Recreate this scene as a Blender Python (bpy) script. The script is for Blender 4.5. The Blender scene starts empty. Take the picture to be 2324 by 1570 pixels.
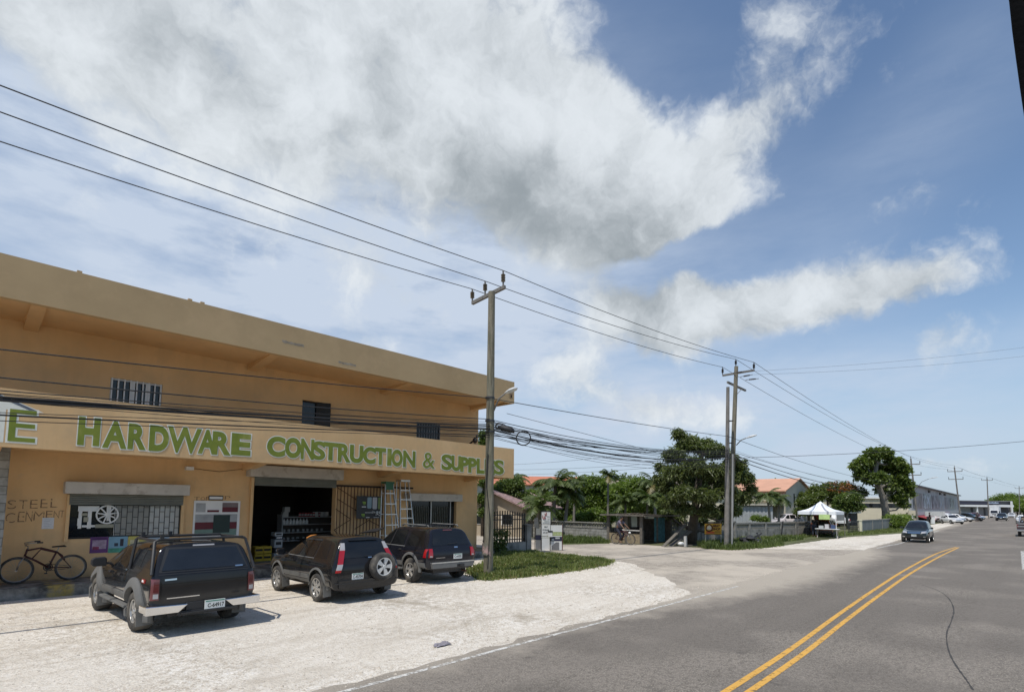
import bpy, bmesh, math, random
import numpy as np
from mathutils import Vector, Matrix
from mathutils.bvhtree import BVHTree
R = random.Random(7)
NR = np.random.default_rng(11)
scene = bpy.context.scene
COL = scene.collection
V = Vector
PI = math.pi
# ------------------------------------------------------------------ camera model (used to survey the place from the photo)
FPX, CXP, CYP, ROLL, H = 1200.0, 1162.0, 1042.0, 0.0098, 2.4
YAW, PITCH = 0.7630, 0.0850
FW = V((math.cos(PITCH)*math.cos(YAW), math.cos(PITCH)*math.sin(YAW), math.sin(PITCH)))
_rt = V((math.sin(YAW), -math.cos(YAW), 0)); _up = _rt.cross(FW)
RT = _rt*math.cos(ROLL)+_up*math.sin(ROLL); UP = -_rt*math.sin(ROLL)+_up*math.cos(ROLL)
EYE = V((0, 0, H))
def ray(x, y): return FW+RT*((x-CXP)/FPX)-UP*((y-CYP)/FPX)
def g(x, y, z=0.0):
    d = ray(x, y); return EYE+d*((z-H)/d.z)
def py(x, y, Y): d = ray(x, y); return EYE+d*(Y/d.y)
def px(x, y, X): d = ray(x, y); return EYE+d*(X/d.x)
def at(x, y, D): return EYE+ray(x, y)*D
def depth(p): return (V(p)-EYE).dot(FW)
def gd(x, D):
    lo, hi = 1100.0, 2000.0
    for _ in range(60):
        m = (lo+hi)/2
        if at(x, m, D).z > 0: lo = m
        else: hi = m
    p = at(x, lo, D); p.z = 0; return p
cam = bpy.data.cameras.new('camera'); camo = bpy.data.objects.new('camera', cam); COL.objects.link(camo)
cam.sensor_width = 36; cam.sensor_fit = 'HORIZONTAL'; cam.lens = 36*FPX/2324.0
cam.shift_y = (CYP-785.0)/2324.0; cam.clip_start = 0.05; cam.clip_end = 6000
m = Matrix.Identity(4)
for i in range(3):
    m[i][0] = RT[i]; m[i][1] = UP[i]; m[i][2] = -FW[i]; m[i][3] = EYE[i]
camo.matrix_world = m; scene.camera = camo
# ------------------------------------------------------------------ mesh builder
class MB:
    def __init__(s): s.v = []; s.f = []; s.m = []; s.cur = 0
    def mat(s, i): s.cur = i; return s
    def add(s, vs, fs):
        b = len(s.v); s.v += [tuple(p) for p in vs]
        for f in fs: s.f.append(tuple(b+i for i in f)); s.m.append(s.cur)
        return s
    def box(s, x0, y0, z0, x1, y1, z1):
        vs = [(x0,y0,z0),(x1,y0,z0),(x1,y1,z0),(x0,y1,z0),(x0,y0,z1),(x1,y0,z1),(x1,y1,z1),(x0,y1,z1)]
        return s.add(vs, [(0,3,2,1),(4,5,6,7),(0,1,5,4),(1,2,6,5),(2,3,7,6),(3,0,4,7)])
    def obox(s, c, sz, M=None):
        h = V(sz)*0.5; M = M or Matrix.Identity(3); c = V(c)
        vs = [c+M@V((sx*h.x, sy*h.y, sz_*h.z)) for sz_ in (-1,1) for sx, sy in ((-1,-1),(1,-1),(1,1),(-1,1))]
        return s.add(vs, [(0,3,2,1),(4,5,6,7),(0,1,5,4),(1,2,6,5),(2,3,7,6),(3,0,4,7)])
    def bar(s, p0, p1, w, t, up=(0,0,1)):
        p0 = V(p0); p1 = V(p1); d = (p1-p0).normalized(); up = V(up)
        if abs(d.dot(up)) > .97: up = V((1,0,0)) if abs(d.x) < .9 else V((0,1,0))
        a = d.cross(up).normalized()*(w/2); b = a.cross(d).normalized()*(t/2)
        vs = [p+i*a+j*b for p in (p0,p1) for i, j in ((-1,-1),(1,-1),(1,1),(-1,1))]
        return s.add(vs, [(3,2,1,0),(4,5,6,7),(0,1,5,4),(1,2,6,5),(2,3,7,6),(3,0,4,7)])
    def cyl(s, p0, p1, r0, r1=None, n=10, cap=True):
        return s.tube([p0,p1], [r0, r0 if r1 is None else r1], n, cap)
    def tube(s, pts, r, n=6, cap=True):
        pts = [V(p) for p in pts]; k = len(pts)
        if not isinstance(r, (list,tuple)): r = [r]*k
        vs = []; ref = None
        for i, p in enumerate(pts):
            d = (pts[min(i+1,k-1)]-pts[max(i-1,0)]).normalized()
            if ref is None: ref = V((0,0,1)) if abs(d.z) < .9 else V((1,0,0))
            a = d.cross(ref).normalized(); b = a.cross(d).normalized(); ref = b
            for j in range(n):
                t = 2*PI*j/n; vs.append(p+a*(math.cos(t)*r[i])+b*(math.sin(t)*r[i]))
        fs = [(i*n+j, i*n+(j+1)%n, (i+1)*n+(j+1)%n, (i+1)*n+j) for i in range(k-1) for j in range(n)]
        if cap: fs += [tuple(range(n))[::-1], tuple(range((k-1)*n, k*n))]
        return s.add(vs, fs)
    def lathe(s, prof, c, axis='z', n=24, ang=2*PI):
        # prof: (r, h) pairs, revolved round axis through c
        c = V(c); vs = []; k = len(prof); full = abs(ang-2*PI) < 1e-6; nn = n if full else n+1
        for i in range(nn):
            t = ang*i/n; ca, sa = math.cos(t), math.sin(t)
            for r, h in prof:
                vs.append(c+(V((r*ca, r*sa, h)) if axis == 'z' else V((h, r*ca, r*sa)) if axis == 'x' else V((r*sa, h, r*ca))))
        fs = []
        for i in range(n):
            j = (i+1) % nn
            for q in range(k-1): fs.append((i*k+q, j*k+q, j*k+q+1, i*k+q+1))
        return s.add(vs, fs)
    def quad(s, a, b, c, d): return s.add([a,b,c,d], [(0,1,2,3)])
    def ngon(s, pts): return s.add(pts, [tuple(range(len(pts)))])
    def prism(s, pts, off):
        n = len(pts); pts = [V(p) for p in pts]; off = V(off)
        return s.add(pts+[p+off for p in pts], [tuple(range(n))[::-1], tuple(range(n, 2*n))]+[(i,(i+1)%n,n+(i+1)%n,n+i) for i in range(n)])
    def sphere(s, c, r, n=10, k=7):
        r = V(r) if isinstance(r, (tuple,list,Vector)) else V((r,r,r)); c = V(c); vs = [c+V((0,0,r.z))]
        for i in range(1,k):
            p = PI*i/k
            for j in range(n):
                t = 2*PI*j/n; vs.append(c+V((r.x*math.sin(p)*math.cos(t), r.y*math.sin(p)*math.sin(t), r.z*math.cos(p))))
        vs.append(c-V((0,0,r.z))); fs = [(0,1+j,1+(j+1)%n) for j in range(n)]
        for i in range(k-2):
            for j in range(n): fs.append((1+i*n+j, 1+(i+1)*n+j, 1+(i+1)*n+(j+1)%n, 1+i*n+(j+1)%n))
        b = 1+(k-2)*n; fs += [(b+j, b+n, b+(j+1)%n) for j in range(n)]
        return s.add(vs, fs)
    def build(s, name, mats, parent=None, smooth=False, bevel=0, sharp=None, fix=True):
        me = bpy.data.meshes.new(name); me.from_pydata(s.v, [], s.f)
        if not isinstance(mats, (list,tuple)): mats = [mats]
        for mm in mats: me.materials.append(mm)
        if len(mats) > 1: me.polygons.foreach_set('material_index', s.m)
        if fix:
            bm = bmesh.new(); bm.from_mesh(me); bmesh.ops.recalc_face_normals(bm, faces=bm.faces); bm.to_mesh(me); bm.free()
        if smooth:
            me.polygons.foreach_set('use_smooth', [True]*len(me.polygons))
            if sharp: me.set_sharp_from_angle(angle=math.radians(sharp))
        o = bpy.data.objects.new(name, me); COL.objects.link(o)
        if parent: o.parent = parent
        if bevel:
            b = o.modifiers.new('bevel', 'BEVEL'); b.width = bevel; b.segments = 2; b.limit_method = 'ANGLE'; b.angle_limit = math.radians(40)
        return o
def tag(o, label, cat, group=None, kind=None):
    if label: o['label'] = label
    if cat: o['category'] = cat
    if group: o['group'] = group
    if kind: o['kind'] = kind
    return o
def struct(o): o['kind'] = 'structure'; return o
def thing(name, label, cat, loc=(0,0,0), rotz=0, group=None):
    o = bpy.data.objects.new(name, None); COL.objects.link(o); o.location = loc; o.rotation_euler = (0,0,rotz); o.empty_display_size = .2
    return tag(o, label, cat, group)
def copy_tree(o, loc=None, rotz=None, label=None, parent=None):
    c = o.copy(); COL.objects.link(c)
    if parent: c.parent = parent
    if loc is not None: c.location = loc
    if rotz is not None: c.rotation_euler = (0,0,rotz)
    if label: c['label'] = label
    for ch in [x for x in bpy.data.objects if x.parent == o]: copy_tree(ch, parent=c)
    return c
ORD = 'first second third fourth fifth sixth seventh eighth ninth tenth eleventh twelfth thirteenth fourteenth fifteenth sixteenth'.split()
# ------------------------------------------------------------------ materials
MATS = {}
def nt(name):
    m = bpy.data.materials.new(name); m.use_nodes = True; t = m.node_tree
    return m, t, t.nodes['Principled BSDF'], t.nodes['Material Output']
def nd(t, typ, **kw):
    n = t.nodes.new(typ)
    for k, v in kw.items(): setattr(n, k, v)
    return n
def lk(t, a, b): t.links.new(a, b)
def noise(t, vec, scale, detail=4, rough=.55):
    n = nd(t, 'ShaderNodeTexNoise'); n.inputs['Scale'].default_value = scale; n.inputs['Detail'].default_value = detail; n.inputs['Roughness'].default_value = rough
    lk(t, vec, n.inputs['Vector']); return n
def ramp(t, fac, stops):
    r = nd(t, 'ShaderNodeValToRGB'); e = r.color_ramp.elements
    while len(e) < len(stops): e.new(0.5)
    for i, (p, c) in enumerate(stops):
        e[i].position = p; e[i].color = (c, c, c, 1) if isinstance(c, (int,float)) else (*c[:3], 1)
    lk(t, fac, r.inputs[0]); return r
def mix(t, fac, a, b, mode='MIX'):
    n = nd(t, 'ShaderNodeMix', data_type='RGBA', blend_type=mode)
    for s, v in ((0, fac), (6, a), (7, b)):
        if isinstance(v, (int,float)): n.inputs[s].default_value = v
        elif isinstance(v, (tuple,list)): n.inputs[s].default_value = (*v[:3], 1)
        else: lk(t, v, n.inputs[s])
    return n.outputs[2]
def fmath(t, op, a, b=0.0, c=0.0, clamp=False):
    n = nd(t, 'ShaderNodeMath', operation=op); n.use_clamp = clamp
    for i, v in enumerate((a, b, c)):
        if isinstance(v, (int,float)): n.inputs[i].default_value = v
        else: lk(t, v, n.inputs[i])
    return n.outputs[0]
def bump(t, b, h, strength=.3, dist=.02):
    n = nd(t, 'ShaderNodeBump'); n.inputs['Strength'].default_value = strength; n.inputs['Distance'].default_value = dist
    lk(t, h, n.inputs['Height']); lk(t, n.outputs[0], b.inputs['Normal']); return n
def coord(t, kind='Object'): return nd(t, 'ShaderNodeTexCoord').outputs[kind]
def M(name, col, rough=.7, metal=0.0, var=.12, vs=2.5, bp=.15, bs=60, spots=None, spotscale=1.5, spotlim=(.55,.7), coat=0, spec=None):
    if name in MATS: return MATS[name]
    m, t, b, o = nt(name); vec = coord(t)
    c = col
    n = noise(t, vec, vs, 6, .6)
    lo = tuple(x*(1-var) for x in col); hi = tuple(min(1, x*(1+var)) for x in col)
    c = ramp(t, n.outputs[0], [(.3, lo), (.7, hi)]).outputs[0]
    if spots:
        s = noise(t, vec, spotscale, 8, .65); c = mix(t, ramp(t, s.outputs[0], [(spotlim[0], 0.), (spotlim[1], 1.)]).outputs[0], c, spots)
    lk(t, c, b.inputs['Base Color']); b.inputs['Roughness'].default_value = rough; b.inputs['Metallic'].default_value = metal
    rr = noise(t, vec, vs*3, 3); 
    if coat: b.inputs['Coat Weight'].default_value = coat; b.inputs['Coat Roughness'].default_value = .04
    if spec is not None: b.inputs['Specular IOR Level'].default_value = spec
    if bp: bump(t, b, noise(t, vec, bs, 4).outputs[0], bp, .01)
    MATS[name] = m; return m
def leafmat(name, c1, c2, trans=.35, rough=.45):
    if name in MATS: return MATS[name]
    m, t, b, o = nt(name)
    rnd = nd(t, 'ShaderNodeNewGeometry').outputs['Random Per Island']
    c = ramp(t, rnd, [(0., c1), (.8, c2), (1., tuple(x*1.35 for x in c2))]).outputs[0]
    lk(t, c, b.inputs['Base Color']); b.inputs['Roughness'].default_value = rough
    tr = nd(t, 'ShaderNodeBsdfTranslucent'); lk(t, mix(t, 1., c, (1.0,1.15,.55), 'MULTIPLY'), tr.inputs['Color'])
    mx = nd(t, 'ShaderNodeMixShader'); mx.inputs[0].default_value = trans
    lk(t, b.outputs[0], mx.inputs[1]); lk(t, tr.outputs[0], mx.inputs[2]); lk(t, mx.outputs[0], o.inputs[0])
    MATS[name] = m; return m
# ------------------------------------------------------------------ writing
GL = {}
def glyphs(text, off=0.0, space=1.0):
    k = (text, off, space)
    if k in GL: return GL[k]
    cu = bpy.data.curves.new('txt', 'FONT'); cu.body = text; cu.offset = off; cu.resolution_u = 5; cu.space_character = space
    ob = bpy.data.objects.new('txt', cu); COL.objects.link(ob); bpy.context.view_layer.update()
    me = bpy.data.meshes.new_from_object(ob.evaluated_get(bpy.context.evaluated_depsgraph_get()))
    vs = [(v.co.x, v.co.y) for v in me.vertices]; fs = [tuple(p.vertices) for p in me.polygons]
    bpy.data.objects.remove(ob); bpy.data.curves.remove(cu); bpy.data.meshes.remove(me)
    xs = [v[0] for v in vs]; ys = [v[1] for v in vs]
    GL[k] = (vs, fs, (min(xs), min(ys), max(xs), max(ys))); return GL[k]
def write(mb, text, o, right, up, w, h, off=0.0, ref=None, space=1.0):
    """lay the text's outline box (at offset ref) on the rectangle o, o+right*w, o+up*h"""
    vs, fs, bb = glyphs(text, off, space)
    if ref is not None: bb = glyphs(text, ref, space)[2]
    o = V(o); right = V(right); up = V(up); sx = w/max(1e-6, bb[2]-bb[0]); sy = h/max(1e-6, bb[3]-bb[1])
    mb.add([o+right*((x-bb[0])*sx)+up*((y-bb[1])*sy) for x, y in vs], fs)
XA, ZA, YA = V((1,0,0)), V((0,0,1)), V((0,1,0))
SUN_E, EXPO = 3.4, 0.15
CLOUDS = [(100,20,620,260,4,.95),(620,110,480,260,15,.95),(1000,130,420,260,22,1.),(1250,300,340,250,35,.95),(1460,360,300,190,25,.9),(1150,460,380,150,14,.75),(1420,510,280,120,15,.6),(1640,350,190,110,-20,.42),
 (1740,90,210,190,0,.40),(1760,250,170,130,0,.26),(1560,600,210,55,-5,-.9),(1480,715,150,85,0,.8),(1640,560,150,60,0,-.5),(1500,600,190,70,-5,-.6),(1680,560,150,60,-10,-.5),(1750,560,160,50,0,-.3),(1530,110,130,150,20,-1.0),(1980,330,120,150,0,-.5),(1480,30,80,80,0,-.5),
 (1600,700,260,95,0,.95),(1850,690,270,70,0,.8),(2070,650,150,52,0,.7),(1590,610,110,60,0,.55),(1960,605,90,50,0,.5),(1420,640,140,60,0,.5),
 (1310,855,110,70,0,.75),(1490,935,150,62,5,.75),(1680,950,100,42,0,.45),(2130,785,75,58,0,.62),(2130,1040,100,34,0,.62),(2060,470,85,85,0,.48),(1890,480,50,85,0,.42),(450,330,520,150,22,.5),(900,650,180,65,20,.45),(820,770,110,55,20,.42),(1270,1050,90,36,0,.45)]
VEIL = [(200,400,900,420,10,.95),(800,620,850,330,18,.8),(1300,780,650,260,10,.6),(2000,870,650,90,-5,.5),(1300,1050,1000,150,0,.55),(2130,260,300,150,-35,.25),(1000,250,800,360,20,.5),(2100,1000,400,100,0,.4)]
GREYS = [(1240,530,420,170,12,1.1),(560,210,300,80,25,.3),(1700,745,400,40,-3,.6),(1400,500,280,110,15,.5)]
CLOUD_WHITE, CLOUD_GREY, VEIL_COL, SKY_TINT, HORIZON = (5.9,6.25,6.55), (2.35,2.65,2.85), (4.3,4.95,5.95), (.93,.95,.97), (2.7,3.75,5.15)
# ------------------------------------------------------------------ sky, clouds, sun
SUN = V((-.52, -.12, 1.0)).normalized()
w = bpy.data.worlds.new('World'); scene.world = w; w.use_nodes = True; t = w.node_tree; t.nodes.clear()
out = nd(t, 'ShaderNodeOutputWorld'); w.cycles.sampling_method = 'MANUAL'; w.cycles.sample_map_resolution = 512; bg = nd(t, 'ShaderNodeBackground'); lk(t, bg.outputs[0], out.inputs[0]); bg.inputs[1].default_value = .12
sky = nd(t, 'ShaderNodeTexSky', sky_type='NISHITA'); sky.sun_disc = False; sky.sun_elevation = math.asin(SUN.z); sky.sun_rotation = math.atan2(SUN.x, SUN.y)
sky.air_density = 1.15; sky.dust_density = .3; sky.ozone_density = 2.0; sky.altitude = 0
dirv = coord(t, 'Generated')
sp = nd(t, 'ShaderNodeSeparateXYZ'); lk(t, dirv, sp.inputs[0])
az = fmath(t, 'ARCTAN2', sp.outputs[1], sp.outputs[0]); el = fmath(t, 'ARCSINE', sp.outputs[2])
cb = nd(t, 'ShaderNodeCombineXYZ'); lk(t, az, cb.inputs[0]); lk(t, el, cb.inputs[1])
def vadd(a, b, op='ADD'):
    n = nd(t, 'ShaderNodeVectorMath', operation=op)
    for i, v in enumerate((a, b)):
        if isinstance(v, (tuple,list)): n.inputs[i].default_value = v
        else: lk(t, v, n.inputs[i])
    return n.outputs[0]
def warp(v, scale, amt, detail=4):
    n = noise(t, dirv, scale, detail, .6); return vadd(v, vadd(vadd(n.outputs['Color'], (.5,.5,.5), 'SUBTRACT'), (amt,amt,0), 'MULTIPLY'))
base = warp(warp(cb.outputs[0], 3.2, .12, 4), 9., .07, 8)
def azel(x, y):
    d = ray(x, y).normalized(); return math.atan2(d.y, d.x), math.asin(d.z)
def blobs(vec, lst, r0=.0, r1=1.5):
    s = None
    for (x, y, rx, ry, rot, amp) in lst:
        a, e = azel(x, y); k = 1/FPX/math.sqrt(1+((x-CXP)/FPX)**2+((y-CYP)/FPX)**2)
        mp = nd(t, 'ShaderNodeMapping', vector_type='TEXTURE'); lk(t, vec, mp.inputs[0])
        mp.inputs['Location'].default_value = (a, e, 0); mp.inputs['Rotation'].default_value = (0, 0, math.radians(rot)); mp.inputs['Scale'].default_value = (rx*k/math.cos(e), ry*k, 1)
        ln = nd(t, 'ShaderNodeVectorMath', operation='LENGTH'); lk(t, mp.outputs[0], ln.inputs[0])
        mr = nd(t, 'ShaderNodeMapRange', interpolation_type='SMOOTHSTEP'); lk(t, ln.outputs['Value'], mr.inputs[0])
        for i, v in ((1, r0), (2, r1), (3, amp*1.1), (4, 0.)): mr.inputs[i].default_value = v
        s = mr.outputs[0] if s is None else fmath(t, 'ADD', s, mr.outputs[0])
    return s
dens = blobs(base, CLOUDS)
fb = noise(t, dirv, 4.2, 14, .60); fbb = noise(t, vadd(dirv, vadd(noise(t, dirv, 6., 5, .6).outputs['Color'], (.16,.16,.16), 'MULTIPLY')), 8., 12, .60); fb2 = noise(t, dirv, 3.0, 4, .5)
tot = fmath(t, 'ADD', fmath(t, 'ADD', dens, fmath(t, 'MULTIPLY', fmath(t, 'SUBTRACT', fb.outputs[0], .5), 1.5)), fmath(t, 'MULTIPLY', fmath(t, 'SUBTRACT', fbb.outputs[0], .5), 2.9))
mask = nd(t, 'ShaderNodeMapRange', interpolation_type='SMOOTHSTEP'); lk(t, tot, mask.inputs[0])
for i, v in ((1, .18), (2, 1.22), (3, 0.), (4, .95)): mask.inputs[i].default_value = v
# thin veil, streaked along the horizon
st = nd(t, 'ShaderNodeMapping'); lk(t, cb.outputs[0], st.inputs[0]); st.inputs['Rotation'].default_value = (0,0,math.radians(-14)); st.inputs['Scale'].default_value = (1.6, 5., 1)
vn = noise(t, st.outputs[0], 2.2, 7, .6)
veil = fmath(t, 'MULTIPLY', blobs(cb.outputs[0], VEIL), ramp(t, vn.outputs[0], [(.30, .25), (.68, 1.)]).outputs[0], clamp=True)
# grey undersides and bright heads
gb = blobs(base, GREYS)
shade = fmath(t, 'ADD', fmath(t, 'MULTIPLY', gb, .62), fmath(t, 'MULTIPLY', fmath(t, 'SUBTRACT', fb2.outputs[0], .44), .45))
shade2 = fmath(t, 'ADD', shade, fmath(t, 'MULTIPLY', fmath(t, 'SUBTRACT', .50, fbb.outputs[0]), 3.0))
sm = nd(t, 'ShaderNodeMapRange', interpolation_type='SMOOTHSTEP'); lk(t, shade2, sm.inputs[0])
for i, v in ((1, -.55), (2, 1.35), (3, 0.), (4, 1.)): sm.inputs[i].default_value = v
shade2 = sm.outputs[0]
ccol = mix(t, shade2, CLOUD_WHITE, CLOUD_GREY)
hz = nd(t, 'ShaderNodeMapRange', interpolation_type='SMOOTHSTEP'); lk(t, el, hz.inputs[0])
for i, v in ((1, -.02), (2, .36), (3, 1.), (4, 0.)): hz.inputs[i].default_value = v
tint = mix(t, fmath(t, 'MULTIPLY', hz.outputs[0], .78), mix(t, 1., sky.outputs[0], SKY_TINT, 'MULTIPLY'), HORIZON)
c1 = mix(t, veil, tint, VEIL_COL)
c2 = mix(t, mask.outputs[0], c1, ccol)
lk(t, c2, bg.inputs[0])
sl = bpy.data.lights.new('sun', 'SUN'); so = bpy.data.objects.new('sun', sl); COL.objects.link(so)
sl.energy = SUN_E; sl.angle = math.radians(.55); sl.color = (1.0, .955, .88)
so.rotation_euler = SUN.to_track_quat('Z', 'Y').to_euler(); so.location = (0, 0, 50)
scene.view_settings.view_transform = 'Standard'; scene.view_settings.look = 'None'; scene.view_settings.gamma = 1; scene.view_settings.exposure = EXPO
# ------------------------------------------------------------------ ground, road, verges
def groundmat(name, cols, scales, bumps, rough=.9, voro=None):
    m, t, b, o = nt(name); vec = coord(t); c = None
    n1 = noise(t, vec, scales[0], 8, .62); c = ramp(t, n1.outputs[0], [(.32, cols[0]), (.62, cols[1])]).outputs[0]
    n2 = noise(t, vec, scales[1], 6, .7); c = mix(t, ramp(t, n2.outputs[0], [(.44, 0.), (.58, .8)]).outputs[0], c, cols[2])
    n3 = noise(t, vec, scales[2], 3, .7); c = mix(t, ramp(t, n3.outputs[0], [(.5, 0.), (.62, .8)]).outputs[0], c, cols[3])
    if voro:
        vo = nd(t, 'ShaderNodeTexVoronoi'); vo.inputs['Scale'].default_value = voro[0]; lk(t, vec, vo.inputs['Vector'])
        c = mix(t, voro[1], c, mix(t, 1., c, ramp(t, vo.outputs['Distance'], [(0.,.25),(.6,.75)]).outputs[0], 'OVERLAY'))
    lk(t, c, b.inputs['Base Color']); b.inputs['Roughness'].default_value = rough; b.inputs['Specular IOR Level'].default_value = .25
    h = fmath(t, 'ADD', fmath(t, 'MULTIPLY', noise(t, vec, bumps[0], 8, .65).outputs[0], 1.), fmath(t, 'MULTIPLY', n2.outputs[0], .5))
    bump(t, b, h, bumps[1], bumps[2]); return m, t, b, c, vec
mgravel, t, b, c, vec = groundmat('limestone gravel', ((.50,.44,.36), (.70,.64,.55), (.32,.27,.21), (.80,.75,.67)), (.9, 7., 34.), (16., .8, .05), voro=(30., .55))
pn = noise(t, vec, .42, 7, .62); c = mix(t, ramp(t, pn.outputs[0], [(.585,0.),(.66,.62)]).outputs[0], c, (.30,.25,.185))
for sc_, ro_, ph in ((.55, 38, 0.), (.42, -14, 2.), (.5, 62, 4.)):
    wm = nd(t, 'ShaderNodeMapping'); lk(t, vec, wm.inputs[0]); wm.inputs['Rotation'].default_value = (0,0,math.radians(ro_)); wv_ = nd(t, 'ShaderNodeTexWave'); wv_.inputs['Scale'].default_value = sc_*.32; wv_.inputs['Distortion'].default_value = 3.; wv_.inputs['Detail'].default_value = 1.; wv_.inputs['Detail Scale'].default_value = .35; wv_.inputs['Phase Offset'].default_value = ph; lk(t, wm.outputs[0], wv_.inputs['Vector'])
    c = mix(t, fmath(t, 'MULTIPLY', ramp(t, wv_.outputs[1], [(.80,0.),(.86,.5),(.90,.1),(.94,.5),(1.,0.)]).outputs[0], ramp(t, noise(t, vec, .5, 5, .6).outputs[0], [(.45,0.),(.6,.75)]).outputs[0]), c, (.36,.31,.24))
# faint wheel tracks and dirt, running along the lot
mp = nd(t, 'ShaderNodeMapping'); lk(t, vec, mp.inputs[0]); mp.inputs['Rotation'].default_value = (0,0,math.radians(-6)); mp.inputs['Scale'].default_value = (.09, 1.1, 1)
tr = noise(t, mp.outputs[0], 1.6, 6, .6); pk_ = noise(t, vec, .30, 3, .5); c = mix(t, ramp(t, pk_.outputs[0], [(.40,0.),(.56,.6)]).outputs[0], c, (.68,.62,.53))
lk(t, mix(t, ramp(t, tr.outputs[0], [(.5, 0.), (.68, .38)]).outputs[0], c, (.40,.34,.265)), b.inputs['Base Color'])
masph, t, b, c, vec = groundmat('worn asphalt', ((.155,.136,.113), (.205,.18,.152), (.095,.083,.069), (.32,.285,.24)), (.5, 11., 38.), (32., .9, .025), rough=.85, voro=(160., .5))
mp = nd(t, 'ShaderNodeMapping'); lk(t, vec, mp.inputs[0]); mp.inputs['Scale'].default_value = (.05, .9, 1)
tr = noise(t, mp.outputs[0], 1.3, 5, .55); c2 = mix(t, ramp(t, tr.outputs[0], [(.4, 0.), (.66, .55)]).outputs[0], c, (.25,.22,.187))
sx = nd(t, 'ShaderNodeSeparateXYZ'); lk(t, vec, sx.inputs[0])
ed = fmath(t, 'ADD', nd(t, 'ShaderNodeMapRange').outputs[0], 0.0)
mr = ed.node.inputs[0].links[0].from_node
def band(a0, a1, b0, b1):
    u = nd(t, 'ShaderNodeMapRange', interpolation_type='SMOOTHSTEP'); lk(t, sx.outputs[0], u.inputs[0]); u.inputs[1].default_value = a0; u.inputs[2].default_value = a1
    v = nd(t, 'ShaderNodeMapRange', interpolation_type='SMOOTHSTEP'); lk(t, sx.outputs[0], v.inputs[0]); v.inputs[1].default_value = b0; v.inputs[2].default_value = b1; v.inputs[3].default_value = 1; v.inputs[4].default_value = 0
    return fmath(t, 'MULTIPLY', u.outputs[0], v.outputs[0])
spill = fmath(t, 'MULTIPLY', band(9, 18, 30, 42), 1.5)
lk(t, fmath(t, 'ADD', fmath(t, 'ADD', sx.outputs[1], spill), fmath(t, 'MULTIPLY', noise(t, vec, 1.1, 9, .72).outputs[0], 2.2)), mr.inputs[0])
mr.inputs[1].default_value = 7.0; mr.inputs[2].default_value = 8.2
pt = noise(t, vec, .22, 4, .5); c2 = mix(t, ramp(t, pt.outputs[0], [(.42,0.),(.5,.45),(.62,.45),(.66,0.)]).outputs[0], c2, (.115,.101,.087))
oi = noise(t, vec, 1.8, 5, .6); c2 = mix(t, ramp(t, oi.outputs[0], [(.66,0.),(.72,.5)]).outputs[0], c2, (.075,.067,.06))
lk(t, mix(t, fmath(t, 'MULTIPLY', ed, .8), c2, (.46,.405,.33)), b.inputs['Base Color'])
mside, t, b, c, vec = groundmat('dusty side street', ((.25,.218,.18), (.34,.30,.25), (.20,.175,.145), (.48,.425,.35)), (.28, 2.2, 30.), (40., .6, .02), voro=(90., .4))
ns = noise(t, vec, .33, 8, .62); lk(t, mix(t, ramp(t, ns.outputs[0], [(.44, 0.), (.58, .85)]).outputs[0], c, (.50,.44,.36)), b.inputs['Base Color'])
msoil, *_ = groundmat('grassy soil', ((.075,.085,.035), (.12,.125,.055), (.17,.145,.09), (.06,.08,.03)), (.15, 2., 20.), (12., .6, .05))
mverge, *_ = groundmat('verge turf', ((.07,.095,.03), (.10,.13,.045), (.19,.165,.10), (.05,.075,.02)), (.6, 4., 30.), (20., .7, .05))
mconc = M('weathered concrete', (.30,.285,.255), .9, var=.25, vs=1.6, bp=.35, bs=25, spots=(.13,.12,.105), spotscale=3.2, spotlim=(.48,.68))
def sheet(name, pts, z, m, sub=None):
    mb = MB(); mb.ngon([(p[0], p[1], z) for p in pts]); o = mb.build(name, m); return struct(o)
def ragged(pts, step=.5, amp=.12, seed=1):
    rr = random.Random(seed); o = []; n = len(pts)
    for i in range(n):
        a, b_ = V(pts[i]).to_2d(), V(pts[(i+1)%n]).to_2d(); L = (b_-a).length; k = max(1, min(400, int(L/step)))
        for q in range(k):
            p = a.lerp(b_, q/k); o.append((p.x+rr.uniform(-amp,amp), p.y+rr.uniform(-amp,amp)))
    return o
sheet('ground', [(-400,-500),(2500,-500),(2500,900),(-400,900)], -.02, msoil)
sheet('gravel_lot', ragged([(-30,5.5),(150,5.2),(150,9.3),(95,9.6),(60,10.0),(44,10.6),(37.5,10.8),(33.2,11.3),(29.5,13.2),(21,16),(17.4,19.2),(-30,19.2)], .5, .10, 3), -.006, mgravel)
sheet('side_street', ragged([(13.5,6.0),(36.5,6.0),(33.5,9.6),(30.2,12.6),(29.6,16),(29.4,25),(29.4,80),(20.9,80),(20.4,17),(19.9,12.2),(17,9.2)], .35, .16, 5), -.004, mside)
sheet('road', ragged([(-40,6.55),(13.5,6.6),(40,6.6),(60,6.85),(100,7.3),(260,9.6),(700,22),(700,0),(260,-2),(100,-4.2),(45,-4.5),(-40,-4.5)], .3, .09, 8), -.0015, masph)
sheet('shoulder', ragged([(-40,-4.2),(45,-4.2),(100,-4.0),(260,-1.8),(260,-9),(-40,-9)], .8, .2, 9), -.008, mgravel)
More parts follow.
